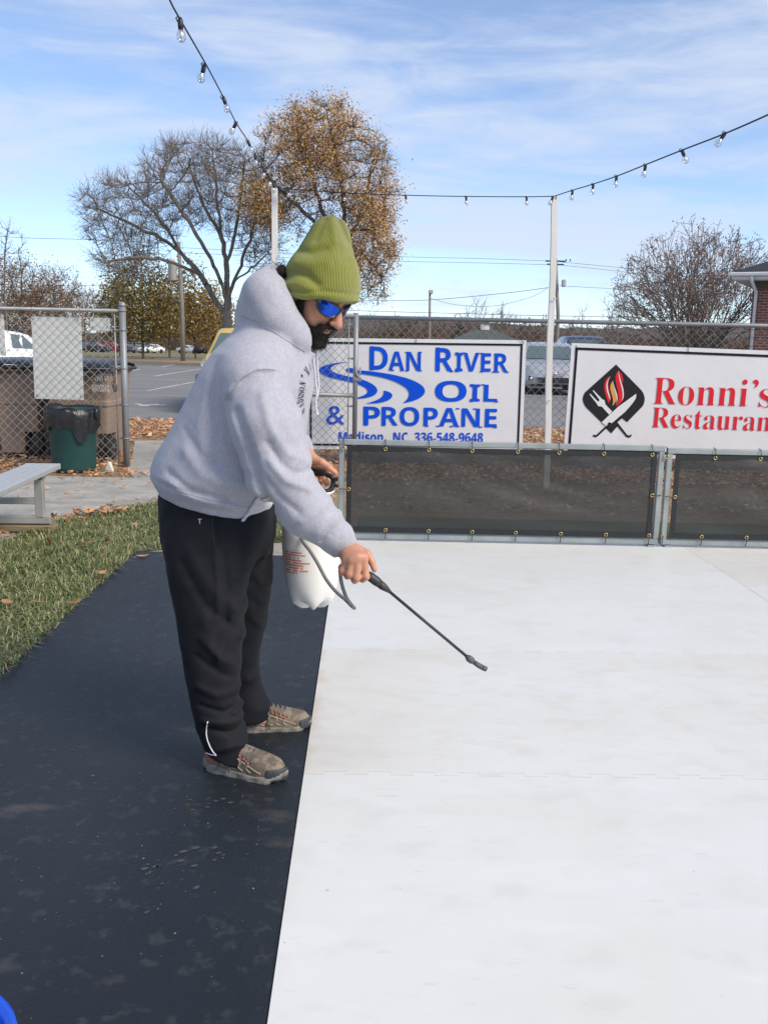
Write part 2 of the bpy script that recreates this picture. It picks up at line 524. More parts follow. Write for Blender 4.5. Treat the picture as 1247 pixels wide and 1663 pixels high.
# ---- skeleton points
shoN, elbN, wriN = m(412, 610, YC - .19), m(455, 757, YC - .265), m(568, 896, 2.745)
shoF, elbF, wriF = m(425, 606, YC + .18), m(437, 735, YC + .24), m(500, 741, 3.135)
hipN, kneeN, ankN = m(345, 830, YC - .10), m(340, 1010, YC - .14), m(355, 1205, 2.83)
hipF, kneeF, ankF = m(365, 830, YC + .10), m(380, 1000, YC + .11), m(412, 1150, 3.14)
neck0 = m(455, 540, YC)
nearfoot = (G(336, 1249), G(461, 1274)); farfoot = (G(392, 1190), G(504, 1184))
def body_sdf(P):
    d = head_sdf(P)
    d = smin(d, cone(P, neck0, hp(-.03, 0, -.05), .058, .056), .03)
    for s, e, w in ((shoN, elbN, near_w), (shoF, elbF, far_w)):
        d = smin(d, chain(P, (s, e, w), (.052, .040, .026), .03), .03)
    tor = chain(P, (m(350, 810, YC), m(375, 690, YC), m(425, 600, YC), neck0), (.125, .125, .09, .06), .08)
    d = smin(d, tor, .06)
    for a, k, c in ((hipN, kneeN, ankN), (hipF, kneeF, ankF)):
        d = smin(d, chain(P, (a, k, c), (.078, .052, .036), .03), .04)
    for (a, b), c in ((nearfoot, ankN), (farfoot, ankF)):
        ab = b - a; d = smin(d, chain(P, (c, a + ab * .3 + zz * .050, a + ab * .74 + zz * .042), (.034, .026, .016), .02), .02)
    d = smin(d, hand_sdf(P, near_w, NF, NT, .034), .012)
    d = smin(d, hand_sdf(P, far_w, FF, FT, .034), .012)
    return d

def blob_mat_skin():
    m_ = bpy.data.materials.new('skin'); nt, N, L, b = nodes_of(m_)
    b.inputs['Roughness'].default_value = .5; b.inputs['Subsurface Weight'].default_value = .12
    b.inputs['Subsurface Radius'].default_value = (.6, .25, .15); b.inputs['Subsurface Scale'].default_value = .02
    at = N.new('ShaderNodeAttribute'); at.attribute_name = 'tone'
    nz = N.new('ShaderNodeTexNoise'); nz.inputs['Scale'].default_value = 60; nz.inputs['Detail'].default_value = 5
    tc = N.new('ShaderNodeTexCoord'); L.new(tc.outputs['Object'], nz.inputs['Vector'])
    mx = N.new('ShaderNodeMix'); mx.data_type = 'RGBA'; mx.inputs['A'].default_value = (.50, .235, .145, 1); mx.inputs['B'].default_value = (.60, .30, .195, 1)
    L.new(nz.outputs['Fac'], mx.inputs['Factor'])
    m2 = N.new('ShaderNodeMix'); m2.data_type = 'RGBA'; m2.inputs['B'].default_value = (.46, .16, .12, 1)
    L.new(mx.outputs['Result'], m2.inputs['A']); sp = N.new('ShaderNodeSeparateXYZ'); L.new(at.outputs['Vector'], sp.inputs['Vector'])
    L.new(sp.outputs['X'], m2.inputs['Factor'])
    m3 = N.new('ShaderNodeMix'); m3.data_type = 'RGBA'; m3.inputs['B'].default_value = (.035, .026, .022, 1)
    L.new(m2.outputs['Result'], m3.inputs['A']); L.new(sp.outputs['Y'], m3.inputs['Factor']); L.new(m3.outputs['Result'], b.inputs['Base Color'])
    nb = N.new('ShaderNodeTexNoise'); nb.inputs['Scale'].default_value = 350; L.new(tc.outputs['Object'], nb.inputs['Vector'])
    bp = N.new('ShaderNodeBump'); bp.inputs['Strength'].default_value = .12; bp.inputs['Distance'].default_value = .002
    L.new(nb.outputs['Fac'], bp.inputs['Height']); L.new(bp.outputs['Normal'], b.inputs['Normal'])
    return m_

def build_person():
    skin = blob_mat_skin()
    V, Q = surface(body_sdf, (-.95, 2.55, -.01), (.05, 3.42, 1.72), .0042, 1, 4)
    VB = V; q = ((V - HC) @ HA.T) / HS
    lip = np.exp(-(((q[:, 0] - .100) / .016) ** 2 + (q[:, 1] / .024) ** 2 + ((q[:, 2] + .0735) / .012) ** 2) ** 2)
    flush = .45 * np.exp(-((q[:, 0] - .118) ** 2 + q[:, 1] ** 2 + (q[:, 2] + .038) ** 2) / .018 ** 2)
    for fg in (NF, FF):
        for pts, rs in fg:
            for p_, k_ in ((pts[0], .5), (pts[1], .55)): flush = np.maximum(flush, k_ * np.exp(-((V - p_) ** 2).sum(1) / .011 ** 2))
    stub = np.zeros(len(V))
    ear = np.exp(-(((q[:, 0] + .015) / .03) ** 2 + ((np.abs(q[:, 1]) - .08) / .02) ** 2 + (q[:, 2] / .04) ** 2))
    brow = np.exp(-((np.abs(q[:, 1]) - .032) / .022) ** 4 - ((q[:, 2] - .024) / .006) ** 2) * (q[:, 0] > .06)
    hair = np.clip((-.045 - q[:, 0]) / .01, 0, 1) * (q[:, 2] > -.05) * (np.abs((q * q).sum(1)) < .03)
    tone = np.stack((np.clip(.8 * lip + flush + .45 * ear, 0, 1), np.clip(.85 * brow + .9 * hair, 0, 1), stub), -1)
    man = np_mesh('person', V, Q, skin, attr={'tone': tone})
    tag(man, 'man in grey hoodie, black trousers and lime beanie stooping to spray the white floor', 'person')

    # ---------------- hoodie
    body_rows = rows_px([(522, 396, 490, .10), (540, 380, 500, .14), (556, 364, 504, .175), (575, 347, 507, .205), (600, 331, 509, .222), (625, 318, 510, .228), (655, 304, 503, .232),
                         (700, 280, 497, .238), (740, 257, 487, .242), (768, 247, 472, .245), (786, 250, 458, .238), (806, 258, 449, .225), (850, 262, 442, .215)], YC)
    hem_a, hem_b = m(262, 797, YC), m(441, 837, YC)
    hd = hem_b - hem_a; hem_n = np.array((-hd[2], 0, hd[0])); hem_n /= np.linalg.norm(hem_n)      # up
    cuffN = m(580, 883, 2.755); cuffF = m(499, 737, 3.135)
    dN = (near_w - elbN) / np.linalg.norm(near_w - elbN); dF = (wriF - elbF) / np.linalg.norm(wriF - elbF)
    F_LINES = [
        (.012, .016, [(376, 636), (395, 610), (425, 597), (448, 600)], YN),      # shoulder seam ridge
        (-.007, .006, [(372, 650), (388, 622), (420, 604), (452, 604)], YN),
        (-.014, .014, [(392, 668), (412, 720), (430, 790), (442, 820)], YN - .02),  # where the sleeve leaves the body
        (.010, .020, [(300, 735), (330, 770), (380, 790), (425, 795)], YN),
        (-.009, .012, [(270, 772), (310, 800), (360, 812), (420, 818)], YN),
        (.008, .016, [(275, 785), (315, 812), (370, 826)], YN),
        (-.006, .012, [(290, 700), (325, 740), (372, 762), (410, 765)], YN),
        (.006, .018, [(330, 620), (320, 690), (330, 740)], YN),
        (-.005, .014, [(345, 600), (340, 660), (352, 720)], YN),
        (.008, .014, [(430, 640), (445, 690), (472, 732), (498, 746)], YN - .05),
        (-.009, .010, [(440, 715), (458, 748), (482, 766), (500, 764)], YN - .05),
        (.008, .012, [(445, 745), (468, 775), (505, 792)], YN - .05),
        (-.006, .010, [(435, 770), (458, 805), (488, 830)], YN - .05),
        (.009, .011, [(515, 868), (535, 850), (556, 833)], YN - .05),
        (-.010, .008, [(522, 880), (545, 862), (566, 848)], YN - .05),
        (.007, .010, [(490, 845), (512, 830), (535, 815)], YN - .05),
        (-.005, .010, [(472, 560), (488, 620), (486, 690)], YC - .2),
        (.006, .012, [(500, 585), (498, 640), (482, 700)], YC - .15),
    ]
    def hoodie_sdf(P):
        d = loftz(P, body_rows, 2.25, cap=False)
        d = np.maximum(d, P[:, 2] - float(m(0, 522, YC)[2]))
        # dropped shoulders
        d = smin(d, cone(P, m(425, 578, YC - .12), m(410, 620, YC - .20), .085, .098), .05)
        d = smin(d, cone(P, m(430, 575, YC + .12), m(428, 620, YC + .19), .085, .095), .05)
        # hem: pulled in below, then the ribbed band
        hgt = (P - hem_a.astype(f32)) @ hem_n.astype(f32)
        d = d + .016 * np.exp(-((hgt - .012) / .030) ** 2) + .006 * np.exp(-((hgt - .062) / .006) ** 2)
        d = smax(d, -hgt, .012)
        # sleeves
        sl = chain(P, (shoN, m(432, 690, YN - .02), m(449, 757, YN - .02), m(496, 829, YN), m(541, 868, 2.75)), (.098, .096, .088, .070, .056), .05)
        sl = smin(sl, ell(P, m(476, 738, YN - .01), (.040, .06, .032)), .03)
        t = (P - cuffN.astype(f32)) @ dN.astype(f32)
        cf = cone(P, m(541, 866, 2.75), near_w + dN * .02, .054, .041) + .007 * np.exp(-((t + .064) / .007) ** 2)
        sl = smin(sl, cf, .016); sl = smax(sl, t + .006, .006)
        d = smin(d, sl, .022)
        sf = chain(P, (shoF, elbF, m(480, 728, 3.14)), (.095, .085, .060), .05)
        sf = smin(sf, cone(P, m(480, 728, 3.14), wriF + dF * .02, .050, .040), .02)
        tf = (P - cuffF.astype(f32)) @ dF.astype(f32); sf = smax(sf, tf, .006)
        d = smin(d, sf, .03)
        # hood lying round the neck and its front edges
        d = smin(d, ell(P, m(428, 505, YC), (.082, .150, .085)), .04)
        for s in (-1, 1):
            y = YC + s * .105
            hd_ = chain(P, (m(443, 450, YC + s * .05), m(432, 478, y), m(448, 512, y + s * .012), m(478, 545, y - s * .01), m(504, 566, YC + s * .035)),
                        (.040, .062, .058, .047, .030), .04)
            d = smin(d, hd_, .014)
        d = smin(d, ell(P, m(424, 472, YC), (.054, .105, .055)), .03)
        # opening for the head and neck
        d = smax(d, -cone(P, hp(-.02, 0, .03), m(466, 520, YC), .104, .078), .016)
        d = smax(d, -cone(P, hp(.01, 0, .0), hp(.055, 0, -.10), .100, .074), .014)
        d = smax(d, -ell(P, m(464, 437, YC - .08), (.026, .075, .026)), .010)
        d = d - folds(P, F_LINES, YN)
        low = np.clip((1.30 - P[:, 2]) / .3, .3, 1)
        d = d - .0042 * low * wob(P, 30, 8) - .0018 * wob(P, 85, 8, 5)
        return d
    cloth = mat('heather_fleece', (.45, .455, .52), .95, var=.22, vscale=230, bump=.55, bscale=330, spec=.15, detail=3, ramp=(.3, .7), sheen=.25, bdist=.003)
    layer(cloth, (.53, .53, .60), 70, .48, .70, 6, stretch=(1, 1, .6), strength=.35)
    V, Q = surface(hoodie_sdf, (-.98, 2.45, .70), (.02, 3.45, 1.66), .0065, 1, 4)
    hood = np_mesh('hoodie', V, Q, cloth, man)
    bv = BVHTree.FromPolygons([tuple(v) for v in V], [tuple(map(int, q_)) for q_ in Q])
    # pale pocket corner hanging below the hem
    mb = MB(); ps = [(401, 829), (409, 817), (424, 808), (441, 804), (442, 828), (428, 836), (412, 836)]
    def onto(px, py, lift=.004):
        d = Vector(ray(px, py)); o = Vector((0, 0, CAMZ)); hit = bv.ray_cast(o, d.normalized())
        if hit[0] is None: return None
        return hit[0] + hit[1] * lift, hit[1]
    ra, rb, rc, rd_ = m(401, 829, YN), m(411, 814, YN), m(436, 803, YN), m(443, 806, YN)
    def pocket_sdf(P):
        def half(a, b):
            d_ = b - a; n_ = np.array((-d_[2], 0, d_[0])); n_ /= np.linalg.norm(n_); return -((a - P) @ n_)
        r_ = np.maximum(np.maximum(half(ra, rb), half(rb, rc)), half(rd_, m(444, 840, YN)))
        hgt = (P - hem_a.astype(f32)) @ hem_n.astype(f32)
        return np.maximum(np.maximum(hoodie_sdf(P) - .006, r_), np.maximum(-hgt - .005, P[:, 1] - YC + .05)).astype(f32)
    V2, Q2 = surface(pocket_sdf, (-.55, 2.55, .74), (-.28, 3.0, .96), .0055, 1, 4)
    if len(Q2): np_mesh('pocket_lining', V2, Q2, mat('white_lining', (.60, .60, .62), .9, var=.1, bump=.1, bscale=300), hood)
    # flatlock seams: thin raised cords on the cloth
    seams = [[(374, 650), (380, 632), (394, 614), (412, 603), (430, 599), (447, 601)],
             [(392, 512), (405, 518), (420, 524), (438, 534), (458, 548), (478, 560), (495, 571)],
             [(457, 432), (462, 452), (470, 478), (480, 506), (492, 536), (504, 560)],
             [(265, 783), (300, 800), (340, 812), (390, 822), (420, 824)]]
    sm = MB()
    for ln in seams:
        P_ = catmull([(a, b, 0) for a, b in ln], 6); run = []
        for p in P_:
            h_ = onto(p[0], p[1], .0008)
            if h_ is not None and (not run or (h_[0] - run[-1]).length < .05): run.append(h_[0])
        if len(run) > 2: sm.tube(run, .0013, 5)
    sm.build('seam', mat('seam_thread', (.36, .36, .42), .95), hood)
    # lettering in a ring on the chest
    ink = mat('print_ink', (.025, .026, .03), .8, var=.3, vscale=90)
    pr = MB()
    ring = catmull([(510, 592, 0), (503, 606, 0), (497, 622, 0), (493, 640, 0), (493, 658, 0), (497, 674, 0), (503, 686, 0)], 10)
    L_ = [0]
    for a, b in zip(ring[:-1], ring[1:]): L_.append(L_[-1] + (b - a).length)
    def at(s):
        for i in range(len(ring) - 1):
            if L_[i + 1] >= s: break
        t = (s - L_[i]) / (L_[i + 1] - L_[i]); p = ring[i].lerp(ring[i + 1], t); return p, (ring[i + 1] - ring[i]).normalized()
    word = 'MADISON - MAYODAN'
    s = 78.0
    for ch in word:
        if ch in ' ': s -= 3.0; continue
        wpx = {'M': 8.5, 'I': 4.0, '-': 4.0}.get(ch, 6.6)
        if s < 2: break
        p, tn = at(max(s, 0))
        h_ = onto(p[0], p[1], .0015)
        if h_ is not None:
            o = h_[0]; nr = h_[1]; up_ = (onto(p[0] - tn[0] * 3, p[1] - tn[1] * 3, .0015) or h_)[0] - o
            if 1e-5 < up_.length < .03:
                u = up_.normalized(); v = nr.cross(u).normalized()
                lay_text(pr, bold_serif(ch), o, u, v, width=(wpx - .8) / 480, height=15 / 480)
        s -= wpx
    blot = [(508, 620), (505, 634), (502, 646), (504, 652), (508, 640), (511, 628)]
    q_ = [onto(a, b, .0015) for a, b in blot]
    if all(k is not None for k in q_): pr.add([k[0] for k in q_], [tuple(range(len(q_)))])
    for i, v in enumerate(pr.v):
        h_ = bv.find_nearest(Vector(v)); pr.v[i] = tuple(h_[0] + h_[1] * .0018)
    pr.build('chest_print', ink, hood)
    # drawstrings hanging free in front of the chest
    dm = mat('cotton_cord', (.62, .62, .68), .9)
    for pts in ([(505, 566, YC - .03), (510, 590, YC - .03), (513, 620, YC - .02), (515, 638, YC - .02), (513, 652, YC - .02), (515, 672, YC - .02)],
                [(514, 566, YC + .01), (516, 600, YC + .01), (518, 628, YC + .01), (515, 642, YC + .01)]):
        c = MB(); c.tube(catmull([m(*p) for p in pts], 5), .0032, 6); c.sphere(m(*pts[-1]), .0052, 8, 6); c.build('drawstring', dm, hood)

    # ---------------- trousers
    pel = rows_px([(760, 272, 436, .14), (800, 261, 444, .155), (830, 261, 447, .168), (870, 265, 445, .178), (905, 272, 436, .16)], YC)
    nl = rows_px([(800, 268, 420, .070, YC - .09), (850, 265, 432, .092, YC - .10), (900, 270, 418, .105, YC - .11), (940, 275, 407, .104, YC - .12), (1000, 285, 399, .098, YC - .13),
                  (1050, 295, 393, .092, YC - .14), (1100, 304, 391, .088, YC - .145), (1150, 313, 391, .084, 2.83), (1178, 319, 397, .080, 2.825),
                  (1195, 327, 399, .080, 2.82), (1212, 333, 403, .076, 2.82), (1262, 338, 398, .072, 2.81)], YC)
    fl = rows_px([(800, 300, 442, .10, YC + .09), (850, 310, 446, .105, YC + .10), (900, 315, 443, .105, YC + .11), (940, 318, 442, .10, YC + .11), (975, 322, 438, .098, YC + .115),
                  (1014, 328, 432, .092, YC + .12), (1056, 338, 422, .086, YC + .13), (1090, 345, 421, .082, YC + .14), (1110, 350, 424, .08, 3.13), (1128, 354, 431, .078, 3.13),
                  (1144, 358, 439, .076, 3.13), (1200, 362, 436, .074, 3.13)], YC)
    cut_a, cut_b = m(333, 1218, 2.80), m(396, 1241, 2.80); cd_ = cut_b - cut_a; cn = np.array((-cd_[2], 0, cd_[0])); cn /= np.linalg.norm(cn)
    P_LINES = [(-.010, .014, [(442, 860), (428, 900), (412, 935), (404, 960)], YC - .1), (.008, .018, [(400, 850), (398, 920), (392, 945)], YN),
               (.007, .014, [(396, 1095), (360, 1075), (325, 1040)], YN), (-.006, .010, [(392, 1120), (355, 1098), (318, 1070)], YN),
               (.008, .012, [(392, 1128), (352, 1134), (318, 1118)], YN), (-.009, .008, [(394, 1152), (360, 1162), (322, 1150)], YN),
               (.010, .011, [(398, 1182), (360, 1178), (326, 1176)], YN), (-.010, .007, [(402, 1186), (372, 1196), (334, 1188)], YN), (.005, .008, [(345, 900), (352, 960), (350, 1010)], YN), (-.004, .007, [(360, 905), (366, 965), (362, 1020)], YN), (.006, .010, [(385, 985), (360, 1040), (352, 1080)], YN),
               (.008, .012, [(402, 1222), (380, 1215), (352, 1222)], YN),
               (.006, .020, [(300, 900), (340, 960), (385, 1000)], YN), (-.006, .014, [(290, 920), (330, 985), (380, 1030)], YN),
               (-.006, .006, [(346, 838), (345, 868), (347, 886)], YN), (.007, .02, [(330, 1010), (345, 1060), (372, 1090)], YN),
               (-.007, .012, [(408, 985), (420, 1005), (432, 1012)], YC - .02), (.007, .012, [(405, 1010), (420, 1030), (428, 1035)], YC - .02),
               (-.008, .010, [(400, 1100), (415, 1095), (424, 1085)], YC), (.009, .010, [(398, 1118), (415, 1112), (428, 1106)], YC),
               (-.006, .010, [(420, 890), (432, 915), (440, 925)], YC), (.006, .012, [(412, 935), (425, 955), (438, 960)], YC)]
    def trousers_sdf(P):
        d = loftz(P, pel, 2.3)
        a = loftz(P, nl, 2.2, cap=False); b = loftz(P, fl, 2.2, cap=False)
        top = P[:, 2] - float(m(0, 800, YC)[2])
        a = np.maximum(a, top); b = np.maximum(b, top)
        a = smax(a, -((P - cut_a.astype(f32)) @ cn.astype(f32)), .004)
        b = smax(b, float(m(0, 1160, 3.12)[2]) - P[:, 2], .004)
        d = smin(d, smin(a, b, .012), .03)
        d = d - folds(P, P_LINES, YN)
        amt = np.where(P[:, 2] < .42, .0058, .0034)
        return d - amt * wob(P, 34, 8, 3) - .0022 * wob(P, 75, 8, 9)
    tm = mat('black_twill', (.0075, .0085, .013), .78, var=.3, vscale=30, bump=.2, bscale=600, spec=.3, bdist=.002)
    V, Q = surface(trousers_sdf, (-.88, 2.60, .0), (-.05, 3.40, .98), .0065, 1, 4)
    tr = np_mesh('trousers', V, Q, tm, man)
    bt = BVHTree.FromPolygons([tuple(v) for v in V], [tuple(map(int, q_)) for q_ in Q])
    def onto_t(px, py, lift=.003):
        h_ = bt.ray_cast(Vector((0, 0, CAMZ)), Vector(ray(px, py)).normalized())
        return None if h_[0] is None else h_[0] + h_[1] * lift
    zp = MB()
    run = [onto_t(a, b) for a, b in [(338, 1172), (336, 1182), (336, 1192), (338, 1202), (342, 1212), (347, 1220), (352, 1226)]]
    run = [k for k in run if k is not None]
    if len(run) > 2: zp.tube(run, .0021, 6)
    run = [onto_t(a, b) for a, b in [(336, 1222), (344, 1225), (352, 1226)]]
    run = [k for k in run if k is not None]
    if len(run) > 1: zp.tube(run, .0018, 6)
    zp.build('reflective_piping', mat('reflective_white', (.75, .76, .78), .4), tr)
    lg = MB(); p = onto_t(325, 846, .002)
    if p is not None: lg.tube([p + Vector((-.004, 0, .006)), p + Vector((0, 0, 0)), p + Vector((0, 0, -.010))], .0014, 5); lg.tube([p + Vector((-.004, 0, .006)), p + Vector((.006, 0, .005))], .0014, 5)
    lg.build('hip_emblem', mat('pale_thread', (.5, .5, .52), .7), tr)
    pk = MB(); run = [onto_t(a, b, .0005) for a, b in [(345, 832), (345, 845), (345, 860), (346, 874), (347, 888)]]
    run = [k for k in run if k is not None]
    if len(run) > 2: pk.tube(run, .003, 6)
    pk.build('pocket_welt', mat('black_welt', (.006, .0065, .009), .7), tr)

    # ---------------- beanie
    by = float(hp(-.01, 0, .06)[1])
    br = rows_px([(350, 534, 543, .012), (352.5, 525, 551, .032), (357, 516.5, 558, .049), (367, 506.5, 564.5, .064), (380, 500, 569, .074), (400, 488, 573.5, .088), (418, 475, 578, .098), (432, 466, 583, .105),
                  (447, 461, 586, .108), (462, 459, 587, .109), (478, 460, 584.5, .107), (500, 463, 577, .100)], by)
    edge = [(455, 474), (470, 482), (496, 488), (520, 486), (533, 489), (548, 493), (565, 494), (590, 492)]
    ez = [(m(a, b, by)[0], m(a, b, by)[2]) for a, b in edge]
    B_LINES = [(-.010, .013, [(462, 446), (480, 440), (500, 448), (515, 462)], by - .1), (.008, .016, [(460, 462), (485, 462), (510, 472)], by - .1),
               (-.007, .012, [(484, 405), (505, 412), (528, 405)], by - .1), (.007, .02, [(480, 425), (510, 428), (545, 420)], by - .1),
               (-.008, .009, [(548, 352), (556, 372), (566, 398)], by - .06), (.005, .010, [(538, 352), (541, 372), (545, 392)], by - .06),
               (-.005, .008, [(528, 356), (520, 376), (514, 392)], by - .06), (-.005, .012, [(574, 408), (560, 420), (545, 426)], by - .1),
               (.004, .008, [(460, 474), (496, 482), (525, 480), (582, 486)], by - .1), (-.004, .005, [(460, 468), (496, 475), (525, 473), (582, 478)], by - .1)]
    bc = HC + np.array((-.0, 0, 0))
    def beanie_sdf(P):
        d = loftz(P, br, 2.1)
        lim = np.interp(P[:, 0], [e[0] for e in ez], [e[1] for e in ez]).astype(f32)
        d = smax(d, lim - P[:, 2], .008)
        d = d - 1.12 * folds(P, B_LINES, by) - .002 * wob(P, 40, 8, 2)
        return d
    V, Q = surface(beanie_sdf, (-.40, by - .16, 1.42), (-.02, by + .16, 1.82), .0045, 1, 4)
    cx = np.interp(V[:, 2], [r[0] for r in sorted(br)], [r[1] for r in sorted(br)]); rx = np.interp(V[:, 2], [r[0] for r in sorted(br)], [r[3] for r in sorted(br)])
    ang = np.arctan2((V[:, 1] - by), (V[:, 0] - cx))
    bm = bpy.data.materials.new('lime_rib_knit'); nt, N, L, b = nodes_of(bm)
    at_ = N.new('ShaderNodeAttribute'); at_.attribute_name = 'rib'
    wv = N.new('ShaderNodeTexWave'); wv.inputs['Scale'].default_value = 1.0; wv.inputs['Distortion'].default_value = .6; wv.inputs['Detail'].default_value = 1
    L.new(at_.outputs['Vector'], wv.inputs['Vector'])
    mx = N.new('ShaderNodeMix'); mx.data_type = 'RGBA'; mx.inputs['A'].default_value = (.215, .235, .032, 1); mx.inputs['B'].default_value = (.44, .455, .095, 1)
    L.new(wv.outputs['Fac'], mx.inputs['Factor'])
    nz = N.new('ShaderNodeTexNoise'); nz.inputs['Scale'].default_value = 220; tc = N.new('ShaderNodeTexCoord'); L.new(tc.outputs['Object'], nz.inputs['Vector'])
    m2 = N.new('ShaderNodeMix'); m2.data_type = 'RGBA'; m2.blend_type = 'MULTIPLY'; m2.inputs['Factor'].default_value = .35
    L.new(mx.outputs['Result'], m2.inputs['A']); L.new(nz.outputs['Fac'], m2.inputs['B']); L.new(m2.outputs['Result'], b.inputs['Base Color'])
    bp = N.new('ShaderNodeBump'); bp.inputs['Strength'].default_value = .85; bp.inputs['Distance'].default_value = .003
    L.new(wv.outputs['Fac'], bp.inputs['Height']); L.new(bp.outputs['Normal'], b.inputs['Normal'])
    b.inputs['Roughness'].default_value = .95; b.inputs['Sheen Weight'].default_value = .3; b.inputs['Specular IOR Level'].default_value = .15
    np_mesh('beanie', V, Q, bm, man, attr={'rib': np.stack((ang * 7.2, V[:, 2] * .3, np.zeros(len(V))), -1)})

    # ---------------- beard and hair
    def beard_sdf(P):
        q = ((P - HC.astype(f32)) @ HA.T.astype(f32)) / HS
        sk = head_sdf(P) / HS - .009
        E = lambda c, r: ell(q, c, r)
        reg = E((.060, 0, -.108), (.046, .046, .034))
        for s_ in (-1, 1):
            reg = smin(reg, cone(q, (-.002, s_ * .072, -.014), (.006, s_ * .064, -.062), .010, .020), .014)
            reg = smin(reg, cone(q, (.006, s_ * .062, -.064), (.048, s_ * .038, -.100), .022, .028), .016)
            reg = smin(reg, cone(q, (.104, s_ * .006, -.054), (.086, s_ * .030, -.070), .0065, .007), .006)
            reg = smin(reg, cone(q, (.086, s_ * .030, -.070), (.072, s_ * .036, -.098), .008, .016), .01)
        d = smax(sk, reg, .006)
        tip = smin(E((.078, 0, -.122), (.034, .034, .022)), E((.045, 0, -.115), (.04, .045, .026)), .02)
        d = smin(d, tip, .012)
        return (d - .0035 * wob(q, 160, 8) - .002 * wob(q, 330, 8, 4)) * HS
    hm = mat('dark_hair', (.026, .020, .017), .65, var=.75, vscale=160, spec=.35, bump=.8, bscale=300, bdist=.004)
    c0 = hp(.04, 0, -.07)
    V, Q = surface(beard_sdf, c0 - .16, c0 + .16, .004, 1, 4)
    beard = np_mesh('beard', V, Q, hm, man)
    near = np.linalg.norm(VB - HC, axis=1) < .2      # stubble shading off round the beard's edge: hair roots in the skin
    tone[near, 1] = np.maximum(tone[near, 1], .62 * np.exp(-(np.maximum(beard_sdf(VB[near].astype(f32)), 0) / .012) ** 2))
    man.data.attributes['tone'].data.foreach_set('vector', tone.astype(np.float32).ravel())
    # short hairs standing out of it
    A_ = V[Q[:, 1]] - V[Q[:, 0]]; B_ = V[Q[:, 3]] - V[Q[:, 0]]; nn = np.cross(A_, B_); nn /= np.linalg.norm(nn, axis=1)[:, None] + 1e-9
    pick = rng.choice(len(Q), min(len(Q), 9000), replace=False); pc = V[Q[pick]].mean(1); pn = nn[pick]
    dirn = pn * .55 + rng.normal(size=pn.shape) * .38 - hu * .42 + hf * .12; dirn /= np.linalg.norm(dirn, axis=1)[:, None]
    ln = rng.uniform(.006, .017, len(pc))[:, None]; sd = np.cross(dirn, rng.normal(size=pn.shape)); sd /= np.linalg.norm(sd, axis=1)[:, None]
    HV = np.stack((pc - sd * .0007, pc + sd * .0007, pc + dirn * ln), 1).reshape(-1, 3)
    np_mesh('beard_hair', HV, None, hm, beard, smooth=False, tris=np.arange(len(HV)).reshape(-1, 3))
    ht = MB()
    c0 = m(458, 441, YC - .05)
    for i in range(420):
        p = c0 + rng.normal(size=3) * (.012, .030, .013); dd = np.array((-.35, -.1, .8)) + rng.normal(size=3) * .5; dd /= np.linalg.norm(dd)
        s_ = np.cross(dd, rng.normal(size=3)); s_ /= np.linalg.norm(s_); l_ = rng.uniform(.010, .024)
        ht.add([p - s_ * .0009, p + s_ * .0009, p + dd * l_], [(0, 1, 2)])
    ht.lathe([(0, -.03), (.022, -.015), (.024, .006), (0, .022)], tuple(c0), 12, sy=1.6)
    ht.build('hair', hm, man)

    # ---------------- wraparound sunglasses
    gm = mat('glossy_black_plastic', (.008, .009, .016), .22, spec=.6, coat=.3)
    lm = bpy.data.materials.new('blue_mirror_lens'); nt, N, L, b = nodes_of(lm)
    b.inputs['Base Color'].default_value = (.012, .085, .62, 1); b.inputs['Metallic'].default_value = .75; b.inputs['Roughness'].default_value = .12
    fr = MB()
    def gpt(a, u):                      # round the face: a = angle from the front (+ to his left), u = height
        rx_, ry_ = .083, .082
        return hp(.024 + rx_ * math.cos(a) ** .8 if math.cos(a) > 0 else .024, ry_ * math.sin(a), u)
    def rim(sgn):
        out = []
        for (a, u) in ((.14, .010), (.45, .017), (.80, .021), (1.10, .022), (1.22, .010), (1.12, -.010), (.86, -.022), (.50, -.025), (.20, -.012)):
            out.append(gpt(sgn * a, u))
        return out
    glasses = None
    for sgn in (-1, 1):
        rp = catmull([Vector(p) for p in rim(sgn)], 4, closed=True)
        fr.tube(rp, .0034, 6, closed=True)
        fr.tube([Vector(gpt(sgn * 1.08, .010)), Vector(hp(.040, sgn * .083, .014)), Vector(hp(.0, sgn * .086, .012)), Vector(hp(-.03, sgn * .084, .006))], [.0090, .0095, .007, .004], 6)
    fr.tube([Vector(gpt(-.17, .006)), Vector(hp(.108, 0, .010)), Vector(gpt(.17, .006))], .0036, 6)
    glasses = fr.build('sunglasses', gm, man)
    for sgn in (-1, 1):
        rp = catmull([Vector(p) for p in rim(sgn)], 4, closed=True)
        cen = sum(rp, Vector()) / len(rp) + Vector(hf * .006 + hl * sgn * .003)
        vs = [cen] + [cen.lerp(p, .55) + Vector(hf * .0035) for p in rp] + rp; k = len(rp)
        fs = [(0, 1 + i, 1 + (i + 1) % k) for i in range(k)] + [(1 + i, 1 + k + i, 1 + k + (i + 1) % k, 1 + (i + 1) % k) for i in range(k)]
        mesh_obj('lens', vs, fs, lm, glasses)

    # ---------------- shoes
    um = mat('taupe_suede', (.165, .132, .100), .9, var=.35, vscale=40, bump=.3, bscale=300, bdist=.002)
    layer(um, (.25, .205, .155), 22, .5, .56, 3, strength=.8)
    solem = mat('grey_rubber_sole', (.27, .25, .215), .85, var=.4, vscale=50, bump=.3, bscale=120)
    toem = mat('dark_rubber_cap', (.045, .052, .058), .6, var=.3, vscale=40)
    lacem = mat('grey_lace', (.17, .16, .15), .9); orm = mat('orange_rubber', (.52, .085, .03), .6); lightm = mat('tan_overlay', (.36, .30, .22), .8)
    redm = mat('rust_red_heel', (.34, .10, .06), .7)
